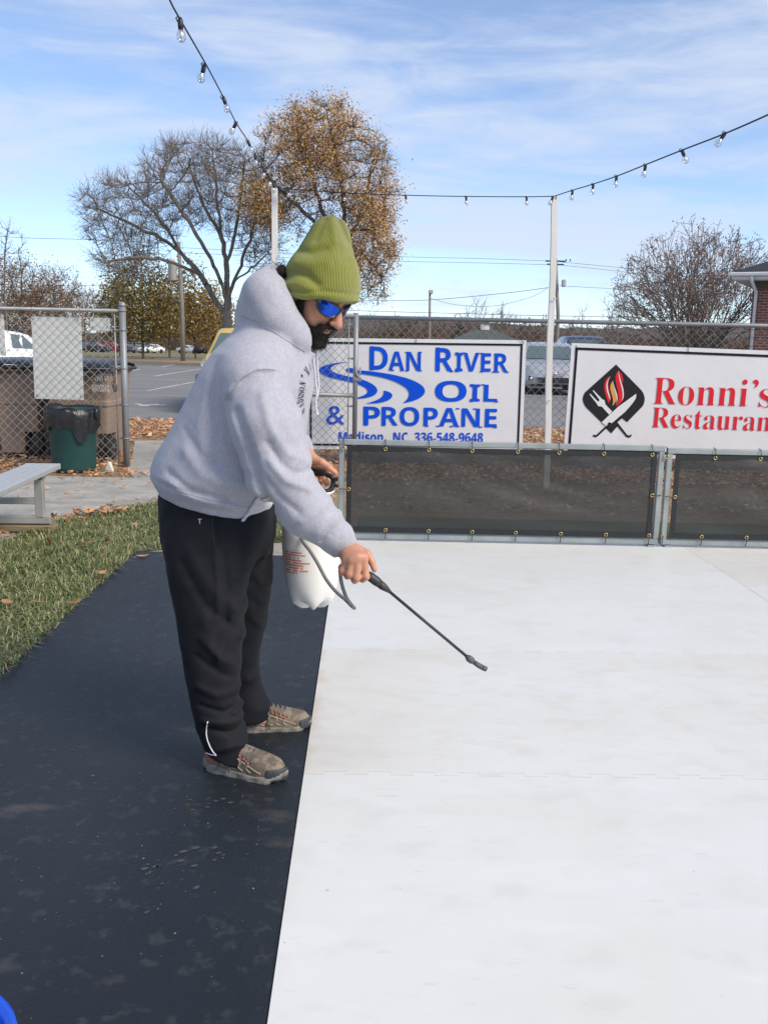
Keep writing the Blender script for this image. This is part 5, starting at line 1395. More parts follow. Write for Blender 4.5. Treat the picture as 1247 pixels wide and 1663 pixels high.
# ================================================================== barrier panels round the rink
def build_barriers():
    pipe = mat('galvanised_square_tube', (.35, .385, .38), .55, metal=.25, var=.22, vscale=6, bump=.1, bscale=40)
    net = bpy.data.materials.new('black_windscreen_net'); nt, N, L, b = nodes_of(net)
    out = N['Material Output']; tr = N.new('ShaderNodeBsdfTransparent'); mx = N.new('ShaderNodeMixShader')
    b.inputs['Base Color'].default_value = (.034, .038, .039, 1); b.inputs['Roughness'].default_value = .5; b.inputs['Specular IOR Level'].default_value = .35
    tc = N.new('ShaderNodeTexCoord'); nz = N.new('ShaderNodeTexNoise'); nz.inputs['Scale'].default_value = 60; nz.inputs['Detail'].default_value = 3
    mp = N.new('ShaderNodeMapping'); mp.inputs['Scale'].default_value = (.35, 1, 2.5); L.new(tc.outputs['Object'], mp.inputs['Vector']); L.new(mp.outputs['Vector'], nz.inputs['Vector'])
    mr = N.new('ShaderNodeMapRange'); mr.inputs['To Min'].default_value = .09; mr.inputs['To Max'].default_value = .14; L.new(nz.outputs['Fac'], mr.inputs['Value'])
    L.new(mr.outputs['Result'], mx.inputs['Fac']); L.new(b.outputs['BSDF'], mx.inputs[1]); L.new(tr.outputs['BSDF'], mx.inputs[2]); L.new(mx.outputs['Shader'], out.inputs['Surface'])
    hemm = mat('black_hem_webbing', (.016, .018, .020), .6, var=.3, vscale=30)
    brass = mat('brass_grommet', (.50, .40, .19), .35, metal=.8); tie = mat('black_zip_tie', (.01, .01, .01), .4)
    def panel(BLp, BRp, TLp, TRp, Y, label, gx_top, gx_bot, sides):
        A = Vector(M(*TLp, Y)); B = Vector(M(*TRp, Y)); C = Vector(M(*BLp, Y)); D = Vector(M(*BRp, Y))
        z0 = .03; zt = (A.z + B.z) / 2; xa, xb = C.x, D.x
        A = Vector((xa, Y, zt)); B = Vector((xb, Y, zt))
        root = empty('barrier_panel', (xa, Y, 0)); tag(root, label, 'barrier', 'netted barriers edging the white floor')
        f = MB(); t = .038
        f.box(((xa + xb) / 2, Y, zt - t / 2), (xb - xa, .04, t), bevel=.004); f.box(((xa + xb) / 2, Y, z0 + t / 2), (xb - xa, .04, t), bevel=.004)
        f.box((xa + t / 2, Y, (zt + z0) / 2), (t, .038, zt - z0 - 2 * t), bevel=.004); f.box((xb - t / 2, Y, (zt + z0) / 2), (t, .038, zt - z0 - 2 * t), bevel=.004)
        for x in (xa + .05, xb - .05): f.box((x, Y + .05, z0 / 2 - .0), (.05, .16, .022), bevel=.003)
        wpart(f, 'tube_frame', pipe, root)
        # net: gently billowed sheet
        nx, nz_ = 60, 20; V = []; Yn = Y - .024
        x0, x1, za, zb = xa + t + .016, xb - t - .016, z0 + t + .012, zt - t - .004
        for j in range(nz_ + 1):
            for i in range(nx + 1):
                u, v = i / nx, j / nz_; e = min(1, 6 * min(u, 1 - u, v, 1 - v))
                off = e * (.010 * math.sin(u * 9 + v * 3) + .010 * math.sin(u * 23 - v * 8) * v + .008 * math.sin(3 * u + 11 * v) + .006 * math.sin(40 * u * v + 5 * u))
                sag = .010 * math.sin(u * PI * len(gx_top)) ** 2 * (v > .95)
                V.append((x0 + (x1 - x0) * u, Yn + off, za + (zb - za) * v - sag))
        Fq = [(j * (nx + 1) + i, j * (nx + 1) + i + 1, (j + 1) * (nx + 1) + i + 1, (j + 1) * (nx + 1) + i) for j in range(nz_) for i in range(nx)]
        s_ = MB(); s_.add(V, Fq, True); wpart(s_, 'net', net, root)
        hm = MB(); w_ = .034
        for (a, b_) in (((x0, zb - w_), (x1, zb)), ((x0, za), (x1, za + w_)), ((x0, za + w_), (x0 + w_, zb - w_)), ((x1 - w_, za + w_), (x1, zb - w_))):
            hm.box(((a[0] + b_[0]) / 2, Yn - .004, (a[1] + b_[1]) / 2), (b_[0] - a[0], .004, b_[1] - a[1]))
        wpart(hm, 'hem', hemm, root)
        def grommet(x, z, dirx, dirz):
            g = MB(); g.tube([(x + .0105 * math.cos(a), Yn - .009, z + .0105 * math.sin(a)) for a in np.linspace(0, 2 * PI, 15)[:-1]], .0042, 6, closed=True); gr = wpart(g, 'grommet', brass, root)
            z_ = MB(); z_.tube([(x, Yn - .012, z), (x + dirx * .03, Yn - .014, z + dirz * .03), (x + dirx * .062, Yn - .004, z + dirz * .062), (x + dirx * .066, Y + .02, z + dirz * .066)], .0028, 5)
            wpart(z_, 'zip_tie', tie, gr)
        for px in gx_top: grommet(M(px, 740, Yn)[0], zb - .017, 0, 1)
        for px in gx_bot: grommet(M(px, 880, Yn)[0], za + .017, 0, -1)
        for x, z, d in sides(x0, x1, za, zb): grommet(x, z, d, 0)
    panel((549, 880), (1066, 892), (549, 712), (1072, 725), 6.36, 'black netted barrier panel in a galvanised frame below the blue lettered banner', (558, 625.5, 696, 766, 840, 907, 979.5, 1058), (625.5, 695, 765.5, 836, 909, 982, 1052),
          lambda x0, x1, a, b: [(x0 + .017, (a + b) / 2, -1), (x1 - .017, (a + b) / 2 + .0, 1)])
    panel((1070, 893), (1560, 900), (1074, 726), (1600, 740), 6.36, 'black netted barrier panel in a galvanised frame below the red lettered banner', (1082, 1160.5, 1234, 1308, 1382), (1074, 1137, 1210, 1290, 1370),
          lambda x0, x1, a, b: [(x0 + .017, (a + b) / 2, -1)])

# ================================================================== festoon lights
def build_festoon():
    pm = mat('white_painted_timber', (.76, .75, .72), .65, var=.14, vscale=5, bump=.15, bscale=40, stretch=(6, 6, .6))
    layer(pm, (.34, .31, .27), 26, .70, .76, 4, stretch=(1, 1, .25), strength=.7)
    def pole(top, base, Y, label, w=.058):
        t = M(*top, Y); b = M(*base, Y); root = empty('light_pole', (b[0], Y, 0)); tag(root, label, 'pole')
        m_ = MB(); x = b[0]; z = t[2]; dx = t[0] - b[0]
        k = 8; pts = [(x + dx * i / k + .006 * math.sin(i * 1.3), Y, -.05 + (z + .05) * i / k) for i in range(k + 1)]
        for a, c in zip(pts[:-1], pts[1:]): pass
        rings = []; vs = []; fs = []
        for i, p in enumerate(pts):
            ww = w / 2 * (1 - .08 * i / k)
            vs += [(p[0] - ww, Y - ww, p[2]), (p[0] + ww, Y - ww, p[2]), (p[0] + ww, Y + ww, p[2]), (p[0] - ww, Y + ww, p[2])]
        for i in range(k):
            for j in range(4): fs.append((4 * i + j, 4 * i + (j + 1) % 4, 4 * i + 4 + (j + 1) % 4, 4 * i + 4 + j))
        fs += [(3, 2, 1, 0), (4 * k, 4 * k + 1, 4 * k + 2, 4 * k + 3)]
        m_.add(vs, fs); wpart(m_, 'post', pm, root)
        h = MB(); h.tube([(t[0], Y - .045, z - .03), (t[0], Y - .07, z - .03), (t[0], Y - .07, z)], .006, 6); wpart(h, 'hook', mat('steel_hook', (.2, .2, .2), .5, metal=.6), root)
        for zz_ in (.62, 1.32):
            q = MB(); q.tube([(t[0] + .03, Y - .045, z * zz_ / 2), (t[0] + .06, Y - .05, z * zz_ / 2)], .006, 6); wpart(q, 'nail', mat('nail', (.55, .55, .54), .5), root)
        return t
    tR = pole((900.5, 319), (886, 792), 9.12, 'tall white wooden pole between the two banners holding the bulb strings')
    tL = pole((447, 304), (441, 760), 9.6, 'tall white wooden pole rising behind the man holding the bulb strings')
    cab = mat('black_rubber_cable', (.012, .012, .014), .6); sock = mat('black_bakelite', (.018, .016, .022), .45)
    glass = bpy.data.materials.new('clear_bulb_glass'); nt, N, L, b = nodes_of(glass)
    out = N['Material Output']; tr = N.new('ShaderNodeBsdfTransparent'); tr.inputs['Color'].default_value = (.93, .94, .97, 1); gl = N.new('ShaderNodeBsdfGlossy'); gl.inputs['Roughness'].default_value = .08
    lw = N.new('ShaderNodeLayerWeight'); lw.inputs['Blend'].default_value = .45; mx = N.new('ShaderNodeMixShader'); ma = N.new('ShaderNodeMath'); ma.operation = 'MULTIPLY_ADD'; ma.inputs[1].default_value = .55; ma.inputs[2].default_value = .22
    L.new(lw.outputs['Facing'], ma.inputs[0]); L.new(ma.outputs[0], mx.inputs['Fac']); L.new(tr.outputs['BSDF'], mx.inputs[1]); L.new(gl.outputs['BSDF'], mx.inputs[2]); L.new(mx.outputs['Shader'], out.inputs['Surface'])
    fil = mat('bulb_filament', (.75, .72, .68), .4, metal=.3)
    def span(pts, bulbs, label, r=.0055, bs=1.0):
        P_ = [Vector(p) for p in pts]; root = empty('string_light', P_[0]); tag(root, label, 'string lights', 'strings of clear bulbs over the rink')
        c = MB(); c.tube(catmull(P_, 8), r, 6); wpart(c, 'cable', cab, root)
        for (p, lean) in bulbs:
            p = Vector(p); d = Vector(lean).normalized(); k = bs
            s_ = MB(); s_.tube([p + d * -.010 * k, p + d * .012 * k, p + d * .040 * k, p + d * .068 * k], [.012 * k, .019 * k, .020 * k, .017 * k], 10)
            s_.tube([p + Vector((-.016 * k, 0, -.012)), p + Vector((-.03 * k, 0, .004)), p + Vector((-.012 * k, 0, .012))], .003, 5)
            so = wpart(s_, 'lamp_holder', sock, root)
            rot = d.to_track_quat('Z', 'Y').to_matrix(); g = MB()
            g.lathe([(.015 * k, .064 * k), (.018 * k, .074 * k), (.029 * k, .092 * k), (.034 * k, .112 * k), (.032 * k, .130 * k), (.020 * k, .146 * k), (0, .150 * k)], p, 14, rot=rot); wpart(g, 'bulb', glass, so)
            f = MB(); f.lathe([(.0, .066 * k), (.007 * k, .068 * k), (.006 * k, .092 * k), (.010 * k, .104 * k), (.008 * k, .124 * k), (0, .126 * k)], p, 8, rot=rot); wpart(f, 'filament', fil, so)
        return root
    # left string: comes from over the camera's left shoulder to the far pole
    pix = [(276, 0), (292, 30), (335, 105), (363, 158), (383.5, 199), (403, 229), (415, 250), (428, 272), (438, 288), (447, 303)]
    Ys = [3.85, 4.15, 5.0, 5.9, 6.6, 7.3, 7.9, 8.5, 9.0, 9.6]
    first = M(250, -60, 3.3)
    pts = [first] + [M(a, b, y) for (a, b), y in zip(pix, Ys)]
    B_ = [(M(293, 31, 4.15), (.04, 0, -1)), (M(332.5, 105, 5.0), (-.28, 0, -1)), (M(363, 158, 5.9), (.32, 0, -1)), (M(384.5, 199, 6.6), (-.6, 0, -1)), (M(403, 229, 7.3), (.4, 0, -1)), (M(415, 251, 7.9), (.05, 0, -1)), (M(428, 272, 8.5), (0, 0, -1)), (M(437.5, 287, 9.0), (.1, 0, -1)), (M(445, 298, 9.45), (-.1, 0, -1))]
    span(pts, B_, 'string of clear bulbs dropping from the upper left to the pole behind the man', r=.0042, bs=.60)
    def along(pix, Ya, Yb):
        n = len(pix); return [M(a, b, Ya + (Yb - Ya) * i / (n - 1)) for i, (a, b) in enumerate(pix)]
    pix = [(447, 304), (470, 306.5), (560, 313), (659, 317), (757, 319), (855, 319.5), (900, 318.5)]
    pts = along(pix, 9.55, 9.07)
    P1 = M(757, 319, 9.3)
    span(pts, [(M(469, 307, 9.5), (0, 0, -1)), (M(560, 313.5, 9.4), (.05, 0, -1)), (M(659, 317.5, 9.35), (.05, 0, -1)), (M(757, 319.5, 9.25), (0, 0, -1)), (M(855, 320, 9.15), (0, 0, -1))], 'string of small clear bulbs strung level between the two white poles', r=.0045, bs=.52)
    pix = [(900, 318.5), (929, 309), (962.5, 299), (1001, 286), (1047.5, 267.5), (1109, 243), (1175, 217.5), (1247, 186), (1330, 146)]
    Yb_ = [9.07, 8.55, 7.95, 7.35, 6.7, 6.0, 5.4, 4.85, 4.3]
    pts = [M(a, b, y) for (a, b), y in zip(pix, Yb_)]
    span(pts, [(M(898, 320, 9.0), (-.5, 0, -1)), (M(929.5, 309.5, 8.55), (-.12, 0, -1)), (M(963, 299, 7.95), (-.08, 0, -1)), (M(1001, 286, 7.35), (-.1, 0, -1)), (M(1048, 268, 6.7), (-.15, 0, -1)), (M(1107, 244, 6.0), (.45, 0, -1)), (M(1177, 216, 5.4), (-.65, 0, -1))], 'string of clear bulbs climbing from the pole between the banners to the upper right', r=.0045, bs=.56)
    # black plug dangling beside the left pole
    pl = empty('cable_plug', M(457, 309, 9.5)); tag(pl, 'black cable plug taped beside the top of the pole behind the man', 'plug')
    q = MB(); q.tube([M(451, 303, 9.5), M(455, 307, 9.5), M(464, 313, 9.5)], [.012, .022, .016], 8); q.tube([M(464, 313, 9.5), M(468, 306, 9.5)], .006, 6); wpart(q, 'connector', sock, pl)
# ================================================================== bins, bench
def build_bins():
    br = mat('brown_bin_plastic', (.30, .215, .16), .7, var=.14, vscale=2.5, bump=.15, bscale=120)
    layer(br, (.38, .29, .23), 5, .55, .75, 6, stretch=(1, 1, .3), strength=.35)
    lidm = mat('navy_lid_plastic', (.020, .024, .036), .35, var=.3, vscale=4, spec=.5); dk = mat('dark_bin_brown', (.075, .050, .038), .8)  # navy for the lids, a darker brown for the cart handles
    ty = mat('black_tyre', (.02, .02, .02), .85, var=.3, vscale=30); hub = mat('grey_hub', (.10, .10, .10), .6); wht = mat('stencil_white', (.72, .70, .66), .8)
    def cart(pa, pb, Y, rz, label, text=False):
        c = (G(*pa) + G(*pb)) / 2; w = .68; d = .82; h = 1.02
        root = empty('rubbish_cart', (M(*pa, Y)[0] * .5 + M(*pb, Y)[0] * .5, Y + .42, 0), rz)
        tag(root, label, 'bin', 'brown wheeled carts behind the fence')
        W2 = abs(M(*pb, Y)[0] - M(*pa, Y)[0]) / 2
        # body: tapered rounded box with wheel notches at the lower back corners (back faces the camera, -y)
        V = []; F = []
        def ring(z, sx, sy0, sy1, notch):
            pts = []
            r = .06
            cs = [(-sx, sy0), (sx, sy0), (sx, sy1), (-sx, sy1)]
            n_ = 0
            for i, (x, y) in enumerate(cs):
                qx = -1 if x < 0 else 1; qy = -1 if i < 2 else 1
                cx, cy = x - qx * r, y - qy * r
                if i < 2 and notch:        # step in for the wheel
                    a = [(x, y + .26), (x - qx * .14, y + .26), (x - qx * .14, y + .02), (x - qx * .16, y)]
                    a = a if i == 0 else a[::-1]
                else:
                    st = {0: PI, 1: 1.5 * PI, 2: 0, 3: .5 * PI}[i]
                    a = [(cx + r * math.cos(st + t * PI / 6), cy + r * math.sin(st + t * PI / 6)) for t in range(4)]
                pts += a
            return [(p[0], p[1], z) for p in pts]
        lv = [(.06, .80, True), (.30, .84, True), (.302, .84, False), (.60, .90, False), (.615, .93, False), (.66, .93, False), (.675, .905, False), (.98, .985, False), (.985, 1.03, False), (1.02, 1.03, False)]
        for z, k, nt_ in lv: V += ring(z, W2 * k, -.40 * k, .42 * k, nt_)
        n = 16
        for i in range(len(lv) - 1):
            for j in range(n): F.append((i * n + j, i * n + (j + 1) % n, (i + 1) * n + (j + 1) % n, (i + 1) * n + j))
        F += [tuple(range(n))[::-1], tuple((len(lv) - 1) * n + j for j in range(n))]
        mesh_obj('body', V, F, br, root, smooth=False)
        l = MB(); L0 = []
        prof = [(-.45, 1.045), (-.42, 1.07), (-.2, 1.10), (.15, 1.115), (.42, 1.09), (.46, 1.04)]
        for y, z in prof: L0 += [(-W2 * 1.06, y, z - .025), (-W2 * .92, y, z), (0, y, z + .012), (W2 * .92, y, z), (W2 * 1.06, y, z - .025)]
        Fl = []
        for i in range(len(prof) - 1):
            for j in range(4): Fl.append((i * 5 + j, i * 5 + j + 1, i * 5 + 6 + j, i * 5 + 5 + j))
        l.add(L0, Fl, True); l.tube([(-W2 * 1.06, -.45, 1.025), (W2 * 1.06, -.45, 1.025)], .02, 8); l.tube([(-W2 * 1.06, -.45, 1.022), (-W2 * 1.06, .45, 1.02)], .02, 8); l.tube([(W2 * 1.06, -.45, 1.022), (W2 * 1.06, .45, 1.02)], .02, 8)
        for x in (-.5, 0, .5): l.tube([(x * W2, -.42, 1.085), (x * W2, .4, 1.105)], .010, 6)
        l.build('lid', lidm, root)
        hd = MB(); hd.tube([(-W2 * .55, -.47, .985), (W2 * .55, -.47, .985)], .017, 8)
        for x in (-.55, 0, .55): hd.box((x * W2, -.43, .98), (.05, .10, .06), bevel=.01)
        hd.build('handle', dk, root)
        ax = MB(); ax.tube([(-W2 * .95, -.28, .14), (W2 * .95, -.28, .14)], .014, 8); ax.build('axle', hub, root)
        for sx in (-1, 1):
            x = sx * W2 * .82; rot = Matrix.Rotation(PI / 2, 3, 'Y')
            t = MB(); t.lathe([(.085, -.04), (.125, -.042), (.14, -.02), (.14, .02), (.125, .042), (.085, .04)], (x, -.28, .14), 24, rot=rot); wh = t.build('wheel', ty, root)
            q = MB(); q.lathe([(0, -.03), (.09, -.03), (.09, .03), (0, .03)], (x, -.28, .14), 16, rot=rot)
            for a in range(5): q.box((x, -.28 + .055 * math.cos(a * 1.257), .14 + .055 * math.sin(a * 1.257)), (.085, .018, .018))
            q.build('hub', hub, wh)
        if text:
            t = MB()
            for s, z, w_ in (('TOWN OF', .90, .36), ('MAYODAN', .775, .36)): lay_text(t, bold_sans(s), (.175, -.408, z), (1, 0, 0), (0, -.03, 1), width=.19, height=.08)
            t.build('stencil_lettering', wht, root)
        return root
    cart((-34, 745), (64, 745), 10.35, .02, 'brown wheeled cart with dark lid, two wheels showing left of the green bin')
    cart((76, 755), (186, 755), 10.30, -.03, 'brown wheeled cart with dark lid and white stencilled words behind the green bin', True)
    # green bin with a black liner
    gm = mat('dark_green_plastic', (.016, .074, .074), .55, var=.18, vscale=6, bump=.1, bscale=80); layer(gm, (.05, .09, .08), 7, .62, .78, 6, stretch=(1, 1, .3), strength=.5)
    p = G(110, 768); p[1] += .22; root = empty('litter_bin', p); tag(root, 'dark green round bin with a black bag folded over its rim', 'bin')
    m_ = MB(); m_.lathe([(.0, .005), (.205, .0), (.215, .02), (.222, .05), (.245, .60), (.262, .605), (.266, .63), (.255, .64), (.235, .635), (.20, .08), (0, .07)], (0, 0, 0), 40); m_.build('bucket', gm, root)
    n = 72; V = []; F = []
    rows = [(-.15, .236), (-.02, .247), (.0, .262), (.02, .274), (-.03, .279), (-.10, .277), (-.16, .270), (-.205, .268)]
    for i, (dz, r) in enumerate(rows):
        for j in range(n):
            a = 2 * PI * j / n; k = max(0, i - 2) / 5
            rr = r + k * (.010 * math.sin(a * 9 + i * .5) + .008 * math.sin(a * 17 + 2) + .006 * math.sin(a * 31 + i)) + .004 * math.sin(a * 23 + i)
            z = .645 + dz + k * (.030 * math.sin(a * 3 + .6) + .018 * math.sin(a * 8)) + (.010 * math.sin(a * 5 + 1) if i in (2, 3) else 0)
            ex = max(0, math.cos(a - 5.35)) ** 24 * k * .10; z -= ex
            V.append((rr * math.cos(a), rr * math.sin(a), z))
    for i in range(len(rows) - 1):
        for j in range(n): F.append((i * n + j, i * n + (j + 1) % n, (i + 1) * n + (j + 1) % n, (i + 1) * n + j))
    bag = mat('black_bin_bag', (.016, .017, .020), .32, var=.3, vscale=20, bump=.9, bscale=34, spec=.55, stretch=(1, 1, .5))
    mesh_obj('bin_bag', V, F, bag, root)
    fl = MB(); fl.sphere((.275, -.08, .60), .05, 10, 8, (.55, .7, 1.25)); fl.build('bag_knot', bag, root)
    # scrap of paper by the post
    p = G(178, 766); root = empty('paper_scrap', p); m_ = MB()
    m_.add([(-.05, 0, 0), (.05, .02, 0), (.045, -.03, .0), (-.01, .0, .11), (.02, .01, .10)], [(0, 2, 3), (2, 4, 3), (2, 1, 4), (1, 0, 4), (0, 3, 4)]); m_.build('paper', mat('dirty_paper', (.62, .62, .56), .85), root); tag(root, 'crumpled scrap of white paper on leaves below the gate post', 'litter')

def build_bench():
    al = mat('brushed_aluminium', (.62, .63, .62), .42, metal=.55, var=.12, vscale=3, bump=.1, bscale=90, stretch=(.3, 8, 8))
    al2 = mat('dull_aluminium', (.44, .44, .42), .55, metal=.45, var=.2, vscale=6); wd = mat('weathered_plank', (.27, .21, .12), .9, var=.35, vscale=10, bump=.4, bscale=60, stretch=(.3, 5, 5))
    zt = .46
    R0 = M(97, 754, 6.75); zt = R0[2]
    e_far = G(48, 751.5, zt); e_near = G(97, 752, zt); d0 = G(97, 760, zt)
    # plank direction: from its visible right end to the left edge of the picture
    a = G(97, 753, zt); b = G(0, 797, zt); d = (b - a)[:2]; d /= np.linalg.norm(d); s = np.array((-d[1], d[0]));  s = s if s[0] < 0 else -s
    ang = math.atan2(d[1], d[0])
    root = empty('bench', (a[0], a[1], 0)); tag(root, 'silver aluminium bench with open legs on a wooden skid beside the gravel path', 'bench')
    def Wp(l, w, z): return (a[0] + d[0] * l + s[0] * w, a[1] + d[1] * l + s[1] * w, z)
    m_ = MB(); rot = Matrix.Rotation(ang, 3, 'Z'); L = 3.2
    c = Wp(L / 2, .12, zt - .02); m_.box(c, (L, .25, .036), rot=rot, bevel=.004)
    for w_ in (.03, .09, .15, .21): m_.box(Wp(L / 2, w_, zt - .0005), (L - .02, .018, .006), rot=rot)
    m_.box(Wp(.004, .12, zt - .02), (.012, .255, .042), rot=rot, bevel=.003)
    wpart(m_, 'seat', al, root)
    fp = MB(); fp.box(Wp(L / 2 + .18, .50, .26), (L, .24, .036), rot=rot, bevel=.004); wpart(fp, 'footboard', al, root)
    for l in (.30, 2.1):
        q = MB(); q.box(Wp(l, .06, (zt - .04 + .10) / 2), (.05, .06, zt - .14), rot=rot, bevel=.004); wpart(q, 'leg', al2, root)
        q = MB(); q.box(Wp(l, .30, .09), (.05, .62, .055), rot=rot, bevel=.004); q.box(Wp(l, .32, .225), (.045, .50, .045), rot=rot, bevel=.004); q.bar(Wp(l, .02, zt - .055), Wp(l, .22, zt - .055), .05, .035)
        wpart(q, 'cross_bar', al2, root)
        q = MB(); q.box(Wp(l + .0, .30, .03), (.10, .70, .045), rot=rot, bevel=.006); wpart(q, 'skid', wd, root)
    # blue thing just entering the frame at the bottom left: rim of a plastic tub
    bm = mat('blue_plastic', (.012, .10, .72), .35, var=.1, vscale=5, spec=.5, bump=.05, bscale=40); bi = mat('pale_blue_plastic', (.28, .36, .70), .4)
    P = M(-180, 1722, 1.02); root = empty('plastic_tub', (P[0], P[1], 0)); tag(root, 'bright blue plastic tub whose rim peeks in at the lower left corner', 'tub')
    z = P[2]
    t = MB(); t.lathe([(.0, .02), (.11, .02), (.125, .05), (.142, z - .02), (.150, z - .015), (.152, z), (.143, z + .003), (.136, z - .01), (.120, .06), (0, .04)], (0, 0, 0), 40); t.build('tub', bm, root)
    t = MB(); t.tube([(.153 * math.cos(x), .153 * math.sin(x), z - .055) for x in np.linspace(0, 2 * PI, 33)[:-1]], .006, 6, closed=True); t.build('rib', bi, root)

# ================================================================== vehicles
def make_car(name, label, loc, rz, paint, kind='sedan', detail=True, group=None, cat='car'):
    """nose towards local -y; x across"""
    Pm = {'sedan': dict(L=4.6, W=1.78, hood=.92, roof=1.45, wb=(1.35, -1.4), cowl=-.95, rf=-.15, rr=1.05, deck=1.65, belt=.95, dk=1.0),
          'suv': dict(L=4.5, W=1.84, hood=1.02, roof=1.70, wb=(1.3, -1.35), cowl=-1.10, rf=-.45, rr=1.70, deck=2.15, belt=1.08, dk=1.05),
          'hatch': dict(L=4.4, W=1.80, hood=.90, roof=1.43, wb=(1.3, -1.35), cowl=-1.05, rf=-.40, rr=1.55, deck=2.1, belt=.95, dk=.92),
          'van': dict(L=4.4, W=1.80, hood=1.05, roof=1.58, wb=(1.3, -1.35), cowl=-1.15, rf=-.60, rr=1.85, deck=2.1, belt=1.05, dk=1.0)}[kind]
    L, Wd = Pm['L'], Pm['W']; n0, n1 = -L / 2, L / 2
    root = empty(name, loc, rz); tag(root, label, cat, group)
    g = Pm; hw = Wd / 2
    st = [  # y, z bottom, z top, half width bottom, half width shoulder
        (n0, .36, .62, hw * .70, hw * .62), (n0 + .06, .26, g['hood'] - .22, hw * .84, hw * .74), (n0 + .25, .22, g['hood'] - .09, hw * .95, hw * .84), (n0 + .7, .22, g['hood'] - .02, hw, hw * .90),
        (g['cowl'], .22, g['hood'] + .06, hw, hw * .93), (0.0, .22, g['belt'] + .02, hw, hw * .94), (g['rr'], .22, g['belt'] + .06, hw, hw * .93), (g['deck'], .24, g['dk'] + .02, hw * .97, hw * .88), (n1 - .08, .28, g['dk'] - .06, hw * .90, hw * .78), (n1, .38, g['dk'] - .22, hw * .80, hw * .68)]
    def sec(y, zb, zt, wb, ws):
        zm = zb + (zt - zb) * .62
        half = [(0, zb), (wb * .86, zb), (wb * .98, zb + .07), (wb, zb + (zm - zb) * .55), (wb * .995, zm), (ws * 1.02, zt - .055), (ws * .93, zt - .012), (ws * .55, zt + .012), (0, zt + .022)]
        pts = half + [(-x, z) for x, z in half[-2:0:-1]]
        return [(x, y, z) for x, z in pts]
    b = MB(); vs = []; k = len(sec(*st[0])); fs = []
    fine = []
    for i in range(len(st) - 1):
        for t in np.linspace(0, 1, 4)[:-1]: fine.append([a + (c - a) * t for a, c in zip(st[i], st[i + 1])])
    fine.append(list(st[-1]))
    for s_ in fine: vs += sec(*s_)
    for i in range(len(fine) - 1):
        for j in range(k): fs.append((i * k + j, i * k + (j + 1) % k, (i + 1) * k + (j + 1) % k, (i + 1) * k + j))
    fs += [tuple(range(k))[::-1], tuple((len(fine) - 1) * k + j for j in range(k))]
    b.add(vs, fs, True)
    # cabin: pillars and roof as one tapered shell
    zr = g['roof']; bl = g['belt'] + .01
    cab = [(g['cowl'], bl - .02, hw * .90, bl - .02, hw * .90), (g['rf'], bl, hw * .93, zr - .07, hw * .72), (g['rf'] + .35, bl, hw * .93, zr, hw * .735), ((g['rf'] + g['rr']) / 2, bl, hw * .93, zr + .01, hw * .735), (g['rr'] - .25, bl, hw * .92, zr - .03, hw * .715), (g['rr'], bl, hw * .90, zr - .10, hw * .69), (g['deck'], bl - .02, hw * .86, bl - .01, hw * .84)]
    vs = []; fs = []
    for (y, zb, wb, zt, wt) in cab:
        h_ = max(zt - zb, .001)
        half = [(wb, zb), (wt + (wb - wt) * .12, zt - .10 * h_), (wt * .93, zt), (wt * .5, zt + .018 * (h_ > .1)), (0, zt + .024 * (h_ > .1))]
        pts = half + [(-x, z) for x, z in half[-2::-1]]
        vs += [(x, y, z) for x, z in pts]
    k = 9
    for i in range(len(cab) - 1):
        for j in range(k - 1): fs.append((i * k + j, i * k + j + 1, (i + 1) * k + j + 1, (i + 1) * k + j))
    b.add(vs, fs, True)
    b.build('body', paint, root)
    # glass
    def side(y, u):   # on the cabin side: u 0 belt .. 1 roof
        i = max(q for q in range(len(cab) - 1) if cab[q][0] <= y + 1e-6); t = (y - cab[i][0]) / (cab[i + 1][0] - cab[i][0]); c = [p + (r - p) * t for p, r in zip(cab[i], cab[i + 1])]
        return Vector((c[2] + (c[4] - c[2]) * u, y, c[1] + (c[3] - c[1]) * u))
    def wind(y0, y1, name):
        vs = []
        for (y, u) in ((y0, None), (y1, None)): pass
        w_ = MB(); q = []
        for t in (.10, .93):
            for x in (-1, -.5, 0, .5, 1):
                i = 0 if name == 'windscreen' else len(cab) - 2
                c0, c1 = (cab[0], cab[1]) if i == 0 else (cab[-1], cab[-2])
                c = [p + (r - p) * t for p, r in zip(c0, c1)]
                wt = c[4] * .93; sgn = -1 if i == 0 else 1
                q.append((x * wt * (.96 if t > .5 else 1), c[0] + sgn * (.022 + .03 * (1 - x * x)), c[3] + .012))
        w_.add(q, [(j, j + 1, 6 + j, 5 + j) for j in range(4)], True); w_.build(name, GLASS, root)
    if detail or True:
        wind(0, 0, 'windscreen'); wind(0, 0, 'rear_window')
        mid = (g['rf'] + g['rr']) / 2 + .05
        for sx in (-1, 1):
            for (ya, yb, ta, tb) in ((g['cowl'] + .30, mid - .05, g['rf'] + .08, mid - .05), (mid + .03, g['rr'] + .15, mid + .03, g['rr'] - .18)):
                w_ = MB(); pts = [side(ya, .10), side(yb, .10), side(tb, .86), side(ta, .86)]
                w_.add([(p.x * sx + sx * .008, p.y, p.z) for p in pts], [(0, 1, 2, 3)]); w_.build('side_window', GLASS, root)
